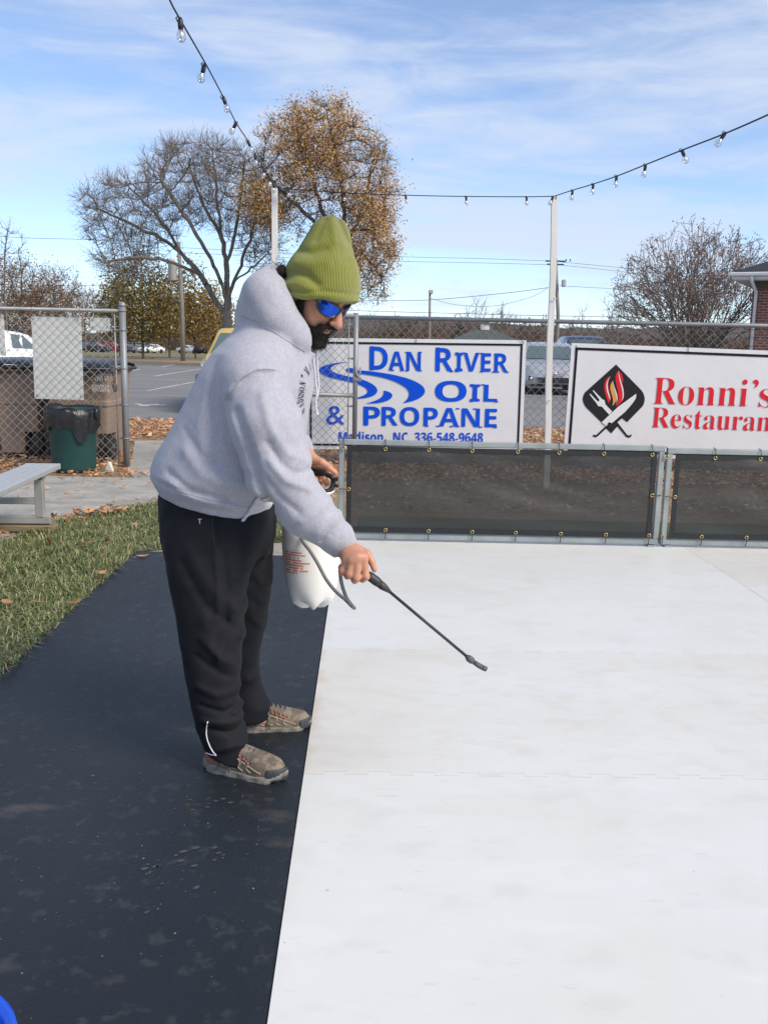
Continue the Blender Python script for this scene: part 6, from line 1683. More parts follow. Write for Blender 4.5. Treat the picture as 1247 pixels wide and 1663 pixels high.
    for sx in (-1, 1):
        for wy in g['wb']:
            t = MB(); rot = Matrix.Rotation(PI / 2, 3, 'Y'); c = (sx * (hw - .10), wy, .33)
            t.lathe([(.20, -.105), (.31, -.105), (.33, -.08), (.33, .08), (.31, .105), (.20, .105)], c, 24, rot=rot); wh = t.build('wheel', TYRE, root)
            q = MB(); q.lathe([(0, -.085), (.21, -.085), (.21, .085), (0, .085)], c, 20, rot=rot); q.build('rim', ALLOY, wh)
            if detail:
                a = MB(); a.lathe([(.0, -.115), (.375, -.115), (.375, .0), (.0, .0)], (sx * (hw - .05), wy, .34), 24, rot=rot); a.build('wheel_arch', DARKT, root)
    for sx in (-1, 1):
        h_ = MB()
        if kind != 'sedan':
            pts = [(hw * .50, n0 + .085, g['hood'] - .33), (hw * .66, n0 + .10, g['hood'] - .30), (hw * .90, n0 + .30, g['hood'] - .16), (hw * .93, n0 + .46, g['hood'] - .11), (hw * .80, n0 + .28, g['hood'] - .10), (hw * .62, n0 + .135, g['hood'] - .18)]
        else:
            pts = [(hw * .52, n0 + .06, g['hood'] - .34), (hw * .80, n0 + .12, g['hood'] - .36), (hw * .93, n0 + .36, g['hood'] - .22), (hw * .70, n0 + .18, g['hood'] - .17)]
        c = sum((Vector(p) for p in pts), Vector()) / len(pts)
        pts = [(sx * p[0], p[1] - .035, p[2]) for p in pts]; h_.add(pts + [(sx * c.x, c.y - .06, c.z + .01)], [(i, (i + 1) % len(pts), len(pts)) for i in range(len(pts))], True); h_.build('headlight', LAMP, root)
        h_ = MB(); h_.box((sx * hw * .76, n1 - .035, g['dk'] - .18), (.26, .09, .15), bevel=.03); h_.build('tail_light', TAIL, root)
        m_ = MB(); m_.sphere((sx * (hw + .10), g['cowl'] + .42, bl + .10), .10, 12, 8, (1.15, .62, .78)); m_.tube([(sx * (hw - .06), g['cowl'] + .44, bl + .05), (sx * (hw + .06), g['cowl'] + .42, bl + .07)], .03, 8); m_.build('door_mirror', paint if kind != 'van' else DARKT, root)
    if detail:
        gr = MB(); zc = g['hood'] - .33; y = n0 - .012
        gr.prism([(-.36, .10), (-.22, -.045), (.22, -.045), (.36, .10)], (0, y + .05, zc), (1, 0, 0), (0, .25, 1), .03, nrm=(0, -1, 0)); gr.build('grille', DARKT, root)
        ch = MB()
        for sx in (-1, 1): ch.bar((sx * .42, y + .055, zc + .115), (sx * .20, y + .005, zc - .065), .03, .045, bevel=.006)
        ch.bar((-.21, y + .005, zc - .062), (.21, y + .005, zc - .062), .03, .04, bevel=.006)
        for i in range(3): ch.bar((-.28 + .03 * i, y + .012, zc + .06 - .035 * i), (.28 - .03 * i, y + .012, zc + .06 - .035 * i), .012, .010)
        ch.sphere((0, y + .005, zc + .02), .045, 12, 8, (1, .3, 1)); ch.build('chrome_trim', CHROME, root)
        lo = MB(); lo.prism([(-.52, .09), (-.42, -.06), (.42, -.06), (.52, .09)], (0, n0 - .012, .40), (1, 0, 0), (0, .05, 1), .03, nrm=(0, -1, 0)); lo.box((0, n0 + .06, .27), (1.3, .10, .07), bevel=.02)
        for sx in (-1, 1): lo.prism([(sx * .60, -.05), (sx * .74, -.02), (sx * .72, .09), (sx * .60, .07)][::sx], (0, n0 + .02, .44), (1, 0, 0), (0, .05, 1), .06, nrm=(0, -1, 0))
        lo.build('lower_grille', DARKT, root)
        sk = MB(); sk.bar((-.46, n0 - .03, .395), (.46, n0 - .03, .395), .02, .018); sk.build('bumper_strip', ALLOY, root)
        for sx in (-1, 1):
            f = MB(); f.sphere((sx * .66, n0 - .05, .46), .042, 12, 8, (1, .5, 1)); f.build('fog_light', LAMP, root)
    return root

def build_cars():
    global GLASS, TYRE, ALLOY, DARKT, LAMP, TAIL, CHROME
    GLASS = mat('tinted_glass', (.10, .145, .15), .06, spec=.8, var=.2, vscale=.8, coat=.5); TYRE = mat('tyre', (.018, .018, .018), .85); ALLOY = mat('alloy', (.45, .45, .46), .35, metal=.7)
    DARKT = mat('black_trim', (.014, .014, .016), .5, var=.3, vscale=20); LAMP = mat('headlamp_lens', (.72, .74, .78), .10, metal=.3, spec=.7, coat=.6, var=.3, vscale=14); TAIL = mat('tail_lamp', (.35, .015, .012), .25); CHROME = mat('chrome', (.75, .76, .78), .12, metal=.95)
    sil = mat('silver_paint', (.50, .51, .54), .30, metal=.45, var=.05, coat=.6); wh = mat('white_paint', (.74, .76, .80), .35, coat=.5, var=.04); ye = mat('yellow_paint', (.66, .47, .085), .4, coat=.4, var=.06)
    x, y, _ = G(906, 642)
    make_car('suv', 'silver crossover seen head on through the gap between the two banners', (x, y + 2.2, -.008), math.radians(-3), sil, 'hatch', cat='car')
    x, y, _ = G(399, 676)
    make_car('suv', 'yellow vehicle with a black mirror parked behind the man in the hoodie', (x - .16, y + 2.2, -.008), math.radians(4), ye, 'van', cat='car')
    x = M(22, 560, 24)[0]
    make_car('parked_car', 'white car parked beyond the fence behind the brown carts', (x - 1.25, 25.0, -.008), math.radians(-48), wh, 'sedan', cat='car')
    x = M(931, 575, 33)[0]
    make_car('parked_car', 'dark blue car just showing beside the red lettered banner', (x + .75, 35, -.008), 0, mat('navy_paint', (.02, .035, .13), .3, coat=.5), 'suv', False, cat='car')
    far = [('red_paint', (.30, .025, .025), 181, 80, 150, 'red car parked under the far trees beside the gate post'), ('white_far_paint', (.72, .73, .75), 246, -35, 150, 'small white car parked under the olive trees far across the lot'), ('grey_paint', (.16, .17, .18), 222, -30, 158, 'small grey car parked left of the white car under the olive trees'),
           ('black_paint', (.02, .02, .024), 158, 80, 146, 'black car parked under the far trees left of the red car'), ('pale_paint', (.55, .54, .50), 308, 70, 165, 'pale car parked far off beside the utility pole'), ('dark_far_paint', (.03, .03, .05), 209, 20, 140, 'dark car parked just right of the gate post under the trees'), ('blue_far_paint', (.04, .10, .30), 140, 80, 150, 'blue car at the far kerb beside the large blank board')]
    for nm, c, px, rot, Y, lab in far:
        p = M(px, 575, Y); make_car('parked_car', lab, (p[0], Y, gz(Y)), math.radians(rot), mat(nm, c, .35, coat=.5), 'suv' if 'red' in nm or 'grey' in nm else 'sedan', False)

# ================================================================== trees
def tubes(P0, P1, R0, R1, n=5):
    d = P1 - P0; L = np.linalg.norm(d, axis=1)[:, None] + 1e-9; d = d / L
    ref = np.where(np.abs(d[:, 2:3]) < .9, np.array((0, 0, 1.0)), np.array((1.0, 0, 0)))
    u = np.cross(d, ref); u /= np.linalg.norm(u, axis=1)[:, None]; w = np.cross(d, u)
    a = 2 * PI * np.arange(n) / n; c, s = np.cos(a), np.sin(a)
    off = u[:, None, :] * c[None, :, None] + w[:, None, :] * s[None, :, None]
    V = np.concatenate((P0[:, None] + off * R0[:, None, None], P1[:, None] + off * R1[:, None, None]), 1).reshape(-1, 3)
    b = np.arange(len(P0))[:, None] * 2 * n; j = np.arange(n)[None]
    Q = np.stack((b + j, b + (j + 1) % n, b + n + (j + 1) % n, b + n + j), -1).reshape(-1, 4)
    return V, Q

def colonize(attr, start, step, infl, kill, maxit=220, seed=1):
    """space colonisation; start: list of (point, parent)"""
    r = np.random.default_rng(seed)
    nodes = [np.array(p, float) for p, _ in start]; par = [q for _, q in start]
    A = np.array(attr); near = np.full(len(A), -1); nd = np.full(len(A), 1e9)
    def upd(i0):
        N_ = np.array(nodes[i0:])
        for s in range(0, len(A), 2000):
            d = np.linalg.norm(A[s:s + 2000, None] - N_[None], axis=2); k = d.argmin(1); m_ = d[np.arange(len(k)), k]
            b = m_ < nd[s:s + 2000]; nd[s:s + 2000][b] = m_[b]; near[s:s + 2000][b] = k[b] + i0
    upd(0); alive = np.ones(len(A), bool)
    for it in range(maxit):
        use = alive & (nd < infl)
        if not use.any(): break
        ids = near[use]; vec = A[use] - np.array(nodes)[ids]; vec /= np.linalg.norm(vec, axis=1)[:, None] + 1e-9
        acc = {}
        for i, v in zip(ids, vec): acc[i] = acc.get(i, 0) + v
        i0 = len(nodes)
        for i, v in acc.items():
            v = v + r.normal(size=3) * .25; l = np.linalg.norm(v)
            if l < 1e-6: continue
            nodes.append(nodes[i] + v / l * step); par.append(i)
        upd(i0); alive &= nd > kill
        if len(nodes) > 14000: break
    return np.array(nodes), np.array(par)

def grown_tree(name, label, base, env, trunk, step, r_tip, bark, seed, twigs=6, twig_len=.6, leaf=None, n_attr=1500, group=None, expo=2.35, twig_r=.6, rmax=None, limbs=()):
    """env: list of (centre offset, radii, share) crown lobes relative to base; trunk: polyline of offsets"""
    r = np.random.default_rng(seed); base = np.array(base, float)
    A = []
    for c, rad, sh in env:
        n = int(n_attr * sh); q = r.normal(size=(n, 3)); q /= np.linalg.norm(q, axis=1)[:, None]; q *= (r.uniform(.15, 1, n) ** (1 / 2.2))[:, None]
        A.append(q * np.array(rad) + np.array(c))
    A = np.concatenate(A); A = A[A[:, 2] > .6]
    st = []
    tp = [np.array(p, float) for p in trunk]
    for a, b in zip(tp[:-1], tp[1:]):
        k = max(2, int(np.linalg.norm(b - a) / step))
        for i in range(k): st.append((a + (b - a) * i / k, len(st) - 1))
    st.append((tp[-1], len(st) - 1))
    for lb in limbs:                                   # main limbs, each joined to the nearest point already grown
        q = [np.array(p, float) for p in lb]; pa = int(np.argmin([np.linalg.norm(n_[0] - q[0]) for n_ in st])); q[0] = st[pa][0]
        fine = [np.array(v) for v in catmull(q, 6)]
        for a, b in zip(fine[:-1], fine[1:]):
            k = max(1, int(np.linalg.norm(b - a) / step))
            for i in range(1, k + 1): st.append((a + (b - a) * i / k + r.normal(size=3) * step * .10, pa)); pa = len(st) - 1
    N_, par = colonize(A, st, step, step * 16, step * 1.7, seed=seed)
    cnt = np.zeros(len(N_)); ch = np.zeros(len(N_), int)
    rr = np.full(len(N_), 0.0)
    for i in range(len(N_) - 1, 0, -1):
        if rr[i] == 0: rr[i] = r_tip ** expo
        if par[i] >= 0: rr[par[i]] += rr[i]; ch[par[i]] += 1
    rad = np.maximum(rr, r_tip ** expo) ** (1 / expo)
    if rmax: rad = np.minimum(rad, rmax * (1 - .02 * N_[:, 2]))
    m_ = par >= 0
    P0, P1 = N_[par[m_]], N_[m_]; R1 = rad[m_]; R0 = np.minimum(rad[par[m_]], R1 * 1.35)
    big = R1 > r_tip * 3
    parts = [(P0[big], P1[big], R0[big], R1[big], 8), (P0[~big], P1[~big], R0[~big], R1[~big], 4)]
    # twigs from the thin ends
    thin = np.where((rad < r_tip * 2.4) & m_)[0]; ends = []
    if twigs and len(thin):
        src = np.repeat(thin, twigs); d = N_[src] - N_[par[src]]; d /= np.linalg.norm(d, axis=1)[:, None] + 1e-9
        out = N_[src] - (np.array(trunk[-1])); out /= np.linalg.norm(out, axis=1)[:, None] + 1e-9
        d = d * .7 + out * .35 + r.normal(size=d.shape) * .55 + np.array((0, 0, .18)); d /= np.linalg.norm(d, axis=1)[:, None]
        l = r.uniform(.35, 1, len(src))[:, None] * twig_len
        a = N_[src]; b = a + d * l * .55; d2 = d + r.normal(size=d.shape) * .35 + np.array((0, 0, .1)); d2 /= np.linalg.norm(d2, axis=1)[:, None]; c = b + d2 * l * .5
        t0 = np.full(len(src), r_tip * twig_r); parts += [(a, b, t0 * 1.2, t0 * .9, 3), (b, c, t0 * .9, t0 * .45, 3)]
        s2 = b + (r.normal(size=b.shape) * .5 + d) * l * .38; parts.append((b, s2, t0 * .8, t0 * .4, 3)); ends = np.concatenate((c, s2, b))
    V, Q = [], []; o_ = 0
    for p0, p1, a, b, n in parts:
        if not len(p0): continue
        v, q = tubes(p0, p1, a, b, n); V.append(v); Q.append(q + o_); o_ += len(v)
    root = empty(name, base); tag(root, label, 'tree', group)
    np_mesh('trunk', np.concatenate(V), np.concatenate(Q), bark, root)
    if leaf:
        mt, per, size, spread, share = leaf
        src = ends if len(ends) else N_[thin]
        # leaves sit in clumps: some boughs kept their leaves, others lost them
        ph = r.uniform(0, 6, 6); cl = np.sin(src[:, 0] * 1.1 + ph[0]) * np.sin(src[:, 2] * 1.0 + ph[1]) + .7 * np.sin(src[:, 1] * 1.3 + src[:, 2] * .6 + ph[2]) + .5 * np.sin(src[:, 0] * 2.9 + src[:, 2] * 2.3 + ph[3])
        src = src[r.uniform(size=len(src)) < np.clip(share + .62 * cl, .03, 1)]
        src = np.repeat(src, per, 0); n = len(src); c = src + r.normal(size=(n, 3)) * spread
        s = r.uniform(.5, 1.1, n)[:, None] * size
        u = r.normal(size=(n, 3)); u /= np.linalg.norm(u, axis=1)[:, None]; v = np.cross(u, r.normal(size=(n, 3))); v /= np.linalg.norm(v, axis=1)[:, None]
        LV = np.stack((c - u * s * .6, c - v * s * .35, c + u * s * .6, c + v * s * .35), 1).reshape(-1, 3)
        np_mesh('crown', LV, np.arange(len(LV)).reshape(-1, 4), mt, root, smooth=False)
    return root

def leaf_mat(name, cols):
    m_ = bpy.data.materials.new(name); nt, N, L, bs = nodes_of(m_)
    geo = N.new('ShaderNodeNewGeometry'); rp = N.new('ShaderNodeValToRGB'); L.new(geo.outputs['Random Per Island'], rp.inputs['Fac']); e = rp.color_ramp.elements
    e[0].color = (*cols[0], 1); e[1].color = (*cols[-1], 1)
    for i, c in enumerate(cols[1:-1]): q = e.new((i + 1) / (len(cols) - 1)); q.color = (*c, 1)
    L.new(rp.outputs['Color'], bs.inputs['Base Color']); bs.inputs['Roughness'].default_value = .8; bs.inputs['Specular IOR Level'].default_value = .2
    return m_

def build_trees():
    bark = mat('grey_bark', (.24, .20, .165), .95, var=.45, vscale=6, bump=.8, bscale=25, stretch=(1, 1, .3)); layer(bark, (.20, .18, .155), 2, .5, .7, 5, strength=.5)
    bark2 = mat('dark_bark', (.125, .10, .082), .95, var=.4, vscale=5, bump=.6, bscale=20); pale = mat('pale_twig', (.20, .165, .14), .95, var=.3, vscale=4); rust = mat('rust_twig', (.20, .115, .065), .95, var=.4, vscale=1)
    oak = leaf_mat('rust_oak_leaf', [(.36, .19, .065), (.48, .275, .095), (.56, .345, .13), (.62, .41, .19), (.56, .39, .24)])
    brown = leaf_mat('brown_leaf_crown', [(.12, .065, .035), (.20, .115, .06), (.28, .16, .085)]); olive = leaf_mat('bronze_conifer_leaf', [(.085, .080, .026), (.15, .125, .040), (.21, .16, .055), (.27, .185, .07)])
    bronze = leaf_mat('copper_conifer_leaf', [(.18, .115, .035), (.26, .165, .052), (.33, .21, .075), (.17, .14, .048)])
    def off(px, py, Y, base): return M(px, py, Y) - np.array(base)
    # ---- wide bare tree
    Y = 46.0; base = M(370, 592, Y); base[2] = 0
    def o(px, py, dy=0): p = M(px, py, Y + dy) - base; return p
    s = Y / 1500
    env = [(o(215, 345), (85 * s, 3.0, 62 * s), .30), (o(300, 300), (70 * s, 3.2, 68 * s), .26), (o(385, 320), (58 * s, 3.0, 78 * s), .20), (o(200, 420), (55 * s, 2.4, 34 * s), .10), (o(425, 380), (35 * s, 2.4, 70 * s), .12), (o(345, 265), (58 * s, 2.6, 40 * s), .10)]
    grown_tree('bare_tree', 'big bare spreading tree left of the orange tree behind the utility pole', base, env, [(0, 0, 0), o(370, 545), o(369, 505), o(371, 482)], .26, .0115, bark, 11, 6, .9, None, 3000, expo=2.02, rmax=.62, limbs=[
        [o(369, 512), o(340, 470, .3), o(308, 425, .5), o(270, 392, .6), o(215, 365, .8), o(160, 340, 1)], [o(371, 490), o(352, 440, -.5), o(322, 385, -.9), o(290, 335, -1.2), o(262, 290, -1.4)],
        [o(371, 484), o(366, 420), o(356, 350, .4), o(350, 290, .6), o(345, 240, .7)], [o(371, 486), o(392, 430, .6), o(412, 370, .9), o(424, 310, 1.0), o(420, 270, 1.1)], [o(318, 440), o(275, 425, -.6), o(225, 418, -1.0), o(175, 425, -1.2)],
        [o(366, 430), o(385, 365, -.8), o(392, 300, -1.2), o(398, 255, -1.3)], [o(385, 455), o(415, 430, -.6), o(440, 405, -.9)], [o(300, 412), o(255, 350, .8), o(205, 300, 1.2)], [o(340, 395), o(325, 320, 1), o(305, 250, 1.4)]])
    # ---- tall rusty oak
    Y = 43.0; base = M(548, 595, Y); base[2] = 0; s = Y / 1500
    env = [(o(520, 222), (66 * s, 2.6, 58 * s), .24), (o(460, 250), (52 * s, 2.4, 62 * s), .16), (o(585, 290), (60 * s, 2.6, 75 * s), .22), (o(600, 400), (45 * s, 2.4, 70 * s), .20), (o(440, 330), (52 * s, 2.2, 45 * s), .14), (o(520, 330), (70 * s, 2.4, 60 * s), .12), (o(600, 462), (36 * s, 2.0, 30 * s), .06)]
    grown_tree('oak_tree', 'tall oak with thinning rust orange leaves rising behind the green beanie', base, env, [(0, 0, 0), o(549, 480), o(546, 420)], .26, .013, bark2, 5, 5, .62, (oak, 5, .095, .22, .50), 2100, expo=2.1, rmax=.42, limbs=[[o(546, 430), o(525, 350, .3), o(505, 280, .5), o(490, 205, .6)], [o(547, 425), o(560, 350, -.4), o(548, 270, -.6), o(530, 180, -.8)], [o(548, 420), o(585, 350, .4), o(600, 290, .6), o(615, 250, .8)], [o(546, 410), o(500, 350, -.6), o(455, 310, -.9), o(425, 270, -1)], [o(570, 380), o(605, 370, -.6), o(628, 350, -.8)], [o(575, 400), o(605, 430, .4), o(622, 460, .6)]])
    # ---- olive and copper conifers by the far kerb
    for i, (px, top, wd, Yc_, lf, lab) in enumerate(((233, 418, 62, 60, olive, 'olive brown cypress tree standing left of the utility pole'), (318, 430, 42, 66, bronze, 'copper cypress tree standing just right of the utility pole'), (276, 446, 48, 72, bronze, 'copper brown cypress tree partly behind the utility pole'), (196, 440, 40, 74, olive, 'dark olive cypress tree just right of the gate post'), (348, 470, 34, 74, bronze, 'copper cypress tree beside the trunk of the bare tree'))):
        Y = Yc_; base = M(px, 580, Y); base[2] = gz(Y); s = Y / 1500
        h = o(px, top)[2]
        env = [((0, 0, h * .45), (wd * s, wd * s * .8, h * .24), .42), ((0, 0, h * .62), (wd * s * .82, wd * s * .7, h * .24), .34), ((0, 0, h * .84), (wd * s * .46, wd * s * .42, h * .16), .24)]
        grown_tree('cypress_tree', lab, base, env, [(0, 0, 0), (0, 0, h * .35), (0, 0, h * .8)], .42, .018, bark2, 40 + i, 3, 1.0, (lf, 9, .18, .36, 1.0), 900, group='cypress trees along the far kerb', rmax=.30)
    # ---- woodland at the left, tree by tree
    W_ = [(14, 352, 34, 70, 'bare forked tree at the left edge above the brown crowns', 'bare', pale), (40, 418, 46, 82, 'brown leaved tree behind the white boards at the left', 'brown', bark2), (92, 425, 40, 88, 'grey brown tree with a few leaves over the large white board', 'half', pale), (-8, 405, 40, 76, 'rust coloured tree cut by the left edge of the picture', 'brown', bark2), (70, 455, 44, 95, 'low rusty tree behind the fence rail at the left', 'rust', rust), (140, 465, 36, 110, 'pale bare tree in the gap left of the olive cypress', 'bare', pale), (120, 470, 34, 100, 'low rusty tree right of the large white board', 'rust', rust), (160, 480, 30, 115, 'thin bare tree beside the olive cypress', 'bare', pale), (18, 470, 46, 98, 'low brown tree behind the partly cut white board', 'rust', rust)]
    for i, (px, top, wd, Yc_, lab, kind, bk) in enumerate(W_):
        Y = Yc_; base = M(px, 575, Y); base[2] = gz(Y); s = Y / 1500; h = o(px, top)[2]
        env = [((wd * s * .2, 0, h * .72), (wd * s, wd * s * .6, h * .26), .5), ((-wd * s * .25, 0, h * .52), (wd * s * 1.05, wd * s * .6, h * .26), .5)]
        lf = {'bare': None, 'brown': (brown, 6, .15, .4, .6), 'half': (brown, 4, .14, .3, .3), 'rust': (brown, 7, .16, .45, .75)}[kind]
        grown_tree('bare_tree' if kind == 'bare' else 'brown_tree', lab, base, env, [(0, 0, 0), (0, 0, h * .30)], .5, .024, bk, 70 + i, 4, 1.1, lf, 420, group='woodland trees at the left')
    # ---- distant bare trees beyond the banners
    D_ = [(770, 482, 22, 95, 'bare pale tree beyond the first banner, tallest of the distant ones'), (812, 487, 16, 100, 'bare pale tree beside the tallest distant one'), (942, 497, 18, 90, 'bare tree just right of the white pole between the banners'), (1000, 470, 26, 75, 'bare tree left of the big twiggy shrub'), (600, 500, 18, 90, 'bare twiggy tree above the gate post')]
    for i, (px, top, wd, Yc_, lab) in enumerate(D_):
        Y = Yc_; base = M(px, 570, Y); base[2] = gz(Y); s = Y / 1500; h = o(px, top)[2]
        env = [((0, 0, h * .70), (wd * s, wd * s * .8, h * .30), .6), ((0, 0, h * .45), (wd * s * .8, wd * s * .6, h * .2), .4)]
        grown_tree('bare_tree', lab, base, env, [(0, 0, 0), (0, 0, h * .25)], .4, .016, pale, 120 + i, 4, 1.0, None, 260, group='distant bare trees')
    # small dark conifer
    Y = 110; base = M(745, 562, Y); base[2] = gz(Y); s = Y / 1500; h = o(745, 533)[2] + .2
    dk = leaf_mat('dark_conifer_leaf', [(.018, .035, .022), (.03, .05, .03), (.04, .06, .036)])
    grown_tree('conifer_tree', 'small dark green conifer far beyond the first banner', base, [((0, 0, h * .35), (9 * s, 9 * s, h * .3), .5), ((0, 0, h * .7), (5 * s, 5 * s, h * .3), .5)], [(0, 0, 0), (0, 0, h * .8)], .4, .02, bark2, 150, 3, .7, (dk, 4, .30, .25, 1.0), 260)
    # ---- crape myrtle: many stems fanning from one foot, seed heads at the tips
    Y = 33.0; base = M(1120, 640, Y); base[2] = 0; s = Y / 1500; k_ = Y / 27; r = np.random.default_rng(33)
    stemm = mat('myrtle_stem', (.27, .205, .16), .9, var=.35, vscale=3); seed_m = leaf_mat('myrtle_seed_head', [(.19, .135, .12), (.28, .21, .19), (.37, .30, .29)])
    P0 = []; P1 = []; R0 = []; R1 = []; tips = []
    def grow(p, d, l, rad, lev):
        k = 4; q = p
        for i in range(k):
            d = d + r.normal(size=3) * .09 + np.array((0, 0, .02)); d /= np.linalg.norm(d); n_ = q + d * l / k
            P0.append(q); P1.append(n_); R0.append(rad * (1 - .16 * i)); R1.append(rad * (1 - .16 * (i + 1))); q = n_
            if lev < 4 and i >= 1 and r.uniform() < (.85 if lev < 3 else .6):
                dd = d + r.normal(size=3) * .40; dd /= np.linalg.norm(dd); grow(q, dd, l * r.uniform(.45, .72), rad * .58, lev + 1)
        tips.append(q)
    hgt = o(1110, 362)[2]
    for i in range(60):
        a = r.uniform(0, 2 * PI); t = (r.uniform(0, 1) ** .65) * .62
        d = np.array((math.sin(t) * math.cos(a), math.sin(t) * math.sin(a), math.cos(t))); grow(np.array((r.normal() * .25, r.normal() * .25, 0)), d, hgt * r.uniform(.42, .62) , r.uniform(.018, .034), 0)
    P0, P1, R0, R1 = map(np.array, (P0, P1, R0, R1)); tips = np.array(tips)
    # clip to the rounded outline
    ok = ((P1[:, 0] / (143 * s)) ** 2 + (P1[:, 1] / (143 * s)) ** 2 + ((P1[:, 2] - .36 * hgt) / (hgt * .68)) ** 2) < 1
    okt = ((tips[:, 0] / (148 * s)) ** 2 + (tips[:, 1] / (148 * s)) ** 2 + ((tips[:, 2] - .36 * hgt) / (hgt * .70)) ** 2) < 1
    root = empty('shrub', base); tag(root, 'large bare multi stemmed shrub with seed heads left of the brick house', 'shrub')
    V, Q = tubes(P0[ok], P1[ok], np.maximum(R0[ok], .0085), np.maximum(R1[ok], .007), 4); np_mesh('stem', V, Q, stemm, root)
    T_ = tips[okt]; T_ = np.repeat(T_, 5, 0); n = len(T_); c = T_ + r.normal(size=(n, 3)) * .05; S_ = r.uniform(.016, .044, n)[:, None]
    u = r.normal(size=(n, 3)); u /= np.linalg.norm(u, axis=1)[:, None]; v = np.cross(u, r.normal(size=(n, 3))); v /= np.linalg.norm(v, axis=1)[:, None]
    LV = np.stack((c - u * S_, c - v * S_ * .6, c + u * S_, c + v * S_ * .6), 1).reshape(-1, 3); np_mesh('seed_head', LV, np.arange(len(LV)).reshape(-1, 4), seed_m, root, smooth=False)
    # ---- far wood: one mass of twigs and brown crowns along the foot of the hills
    r = np.random.default_rng(91); n = 6500
    px = r.uniform(-120, 1400, n); Yw = r.uniform(125, 210, n); Yw = np.where(px < 470, r.uniform(195, 260, n), Yw); X = (px - 623) / 1500 * Yw
    hh = r.uniform(2.6, 5.0, n) * (1 + .18 * np.sin(X * .11) + .15 * np.sin(X * .043 + 1))
    b = np.stack((X, Yw, -.012 - np.clip(Yw - 56.5, 0, 113.5) * .0145), -1); t = b + np.stack((r.normal(0, 1.0, n), r.normal(0, .5, n), hh), -1)
    V1, Q1 = tubes(b, t, np.full(n, .10), np.full(n, .03), 3)
    k = 8; src = np.repeat(np.arange(n), k); f = r.uniform(.35, 1, len(src))[:, None]; p = b[src] + (t[src] - b[src]) * f
    d = r.normal(size=p.shape) * np.array((1, 1, .7)) + np.array((0, 0, .25)); d /= np.linalg.norm(d, axis=1)[:, None]; e = p + d * r.uniform(.5, 1.3, len(src))[:, None]
    V2, Q2 = tubes(p, e, np.full(len(p), .05), np.full(len(p), .022), 3)
    fw = mat('winter_wood', (.135, .098, .080), .95, vscale=.06, col2=(.105, .085, .078)); layer(fw, (.155, .090, .055), .05, .5, .6, 3, strength=.8); layer(fw, (.06, .065, .045), .09, .6, .66, 3, strength=.7)
    ow = np_mesh('far_wood', np.concatenate((V1, V2)), np.concatenate((Q1, Q2 + len(V1))), fw); ow['kind'] = 'stuff'; tag(ow, 'far leafless brown wood along the foot of the hills')
    # hills
    hm = mat('hill_wood', (.085, .070, .072), .95, vscale=.03, col2=(.105, .080, .070), detail=10); layer(hm, (.07, .062, .060), .12, .45, .6, 8, strength=.7)
    V = []; nx, ny = 220, 14
    for j in range(ny + 1):
        for i in range(nx + 1):
            x = -900 + 1800 * i / nx; y = 420 + 500 * j / ny; v = j / ny
            h_ = (10 + 8 * math.sin(x * .006 + .9) + 5 * math.sin(x * .017 + 2) + 4 * math.sin(x * .0031)) * math.sin(min(1, v * 1.25) * PI / 2) + 1.2 * math.sin(x * .21) * math.sin(y * .13) + .8 * math.sin(x * .53 + y * .3)
            V.append((x, y, max(h_, -.2) - .3))
    Qh = [(j * (nx + 1) + i, j * (nx + 1) + i + 1, (j + 1) * (nx + 1) + i + 1, (j + 1) * (nx + 1) + i) for j in range(ny) for i in range(nx)]
    np_mesh('hills', V, Qh, hm)['kind'] = 'structure'

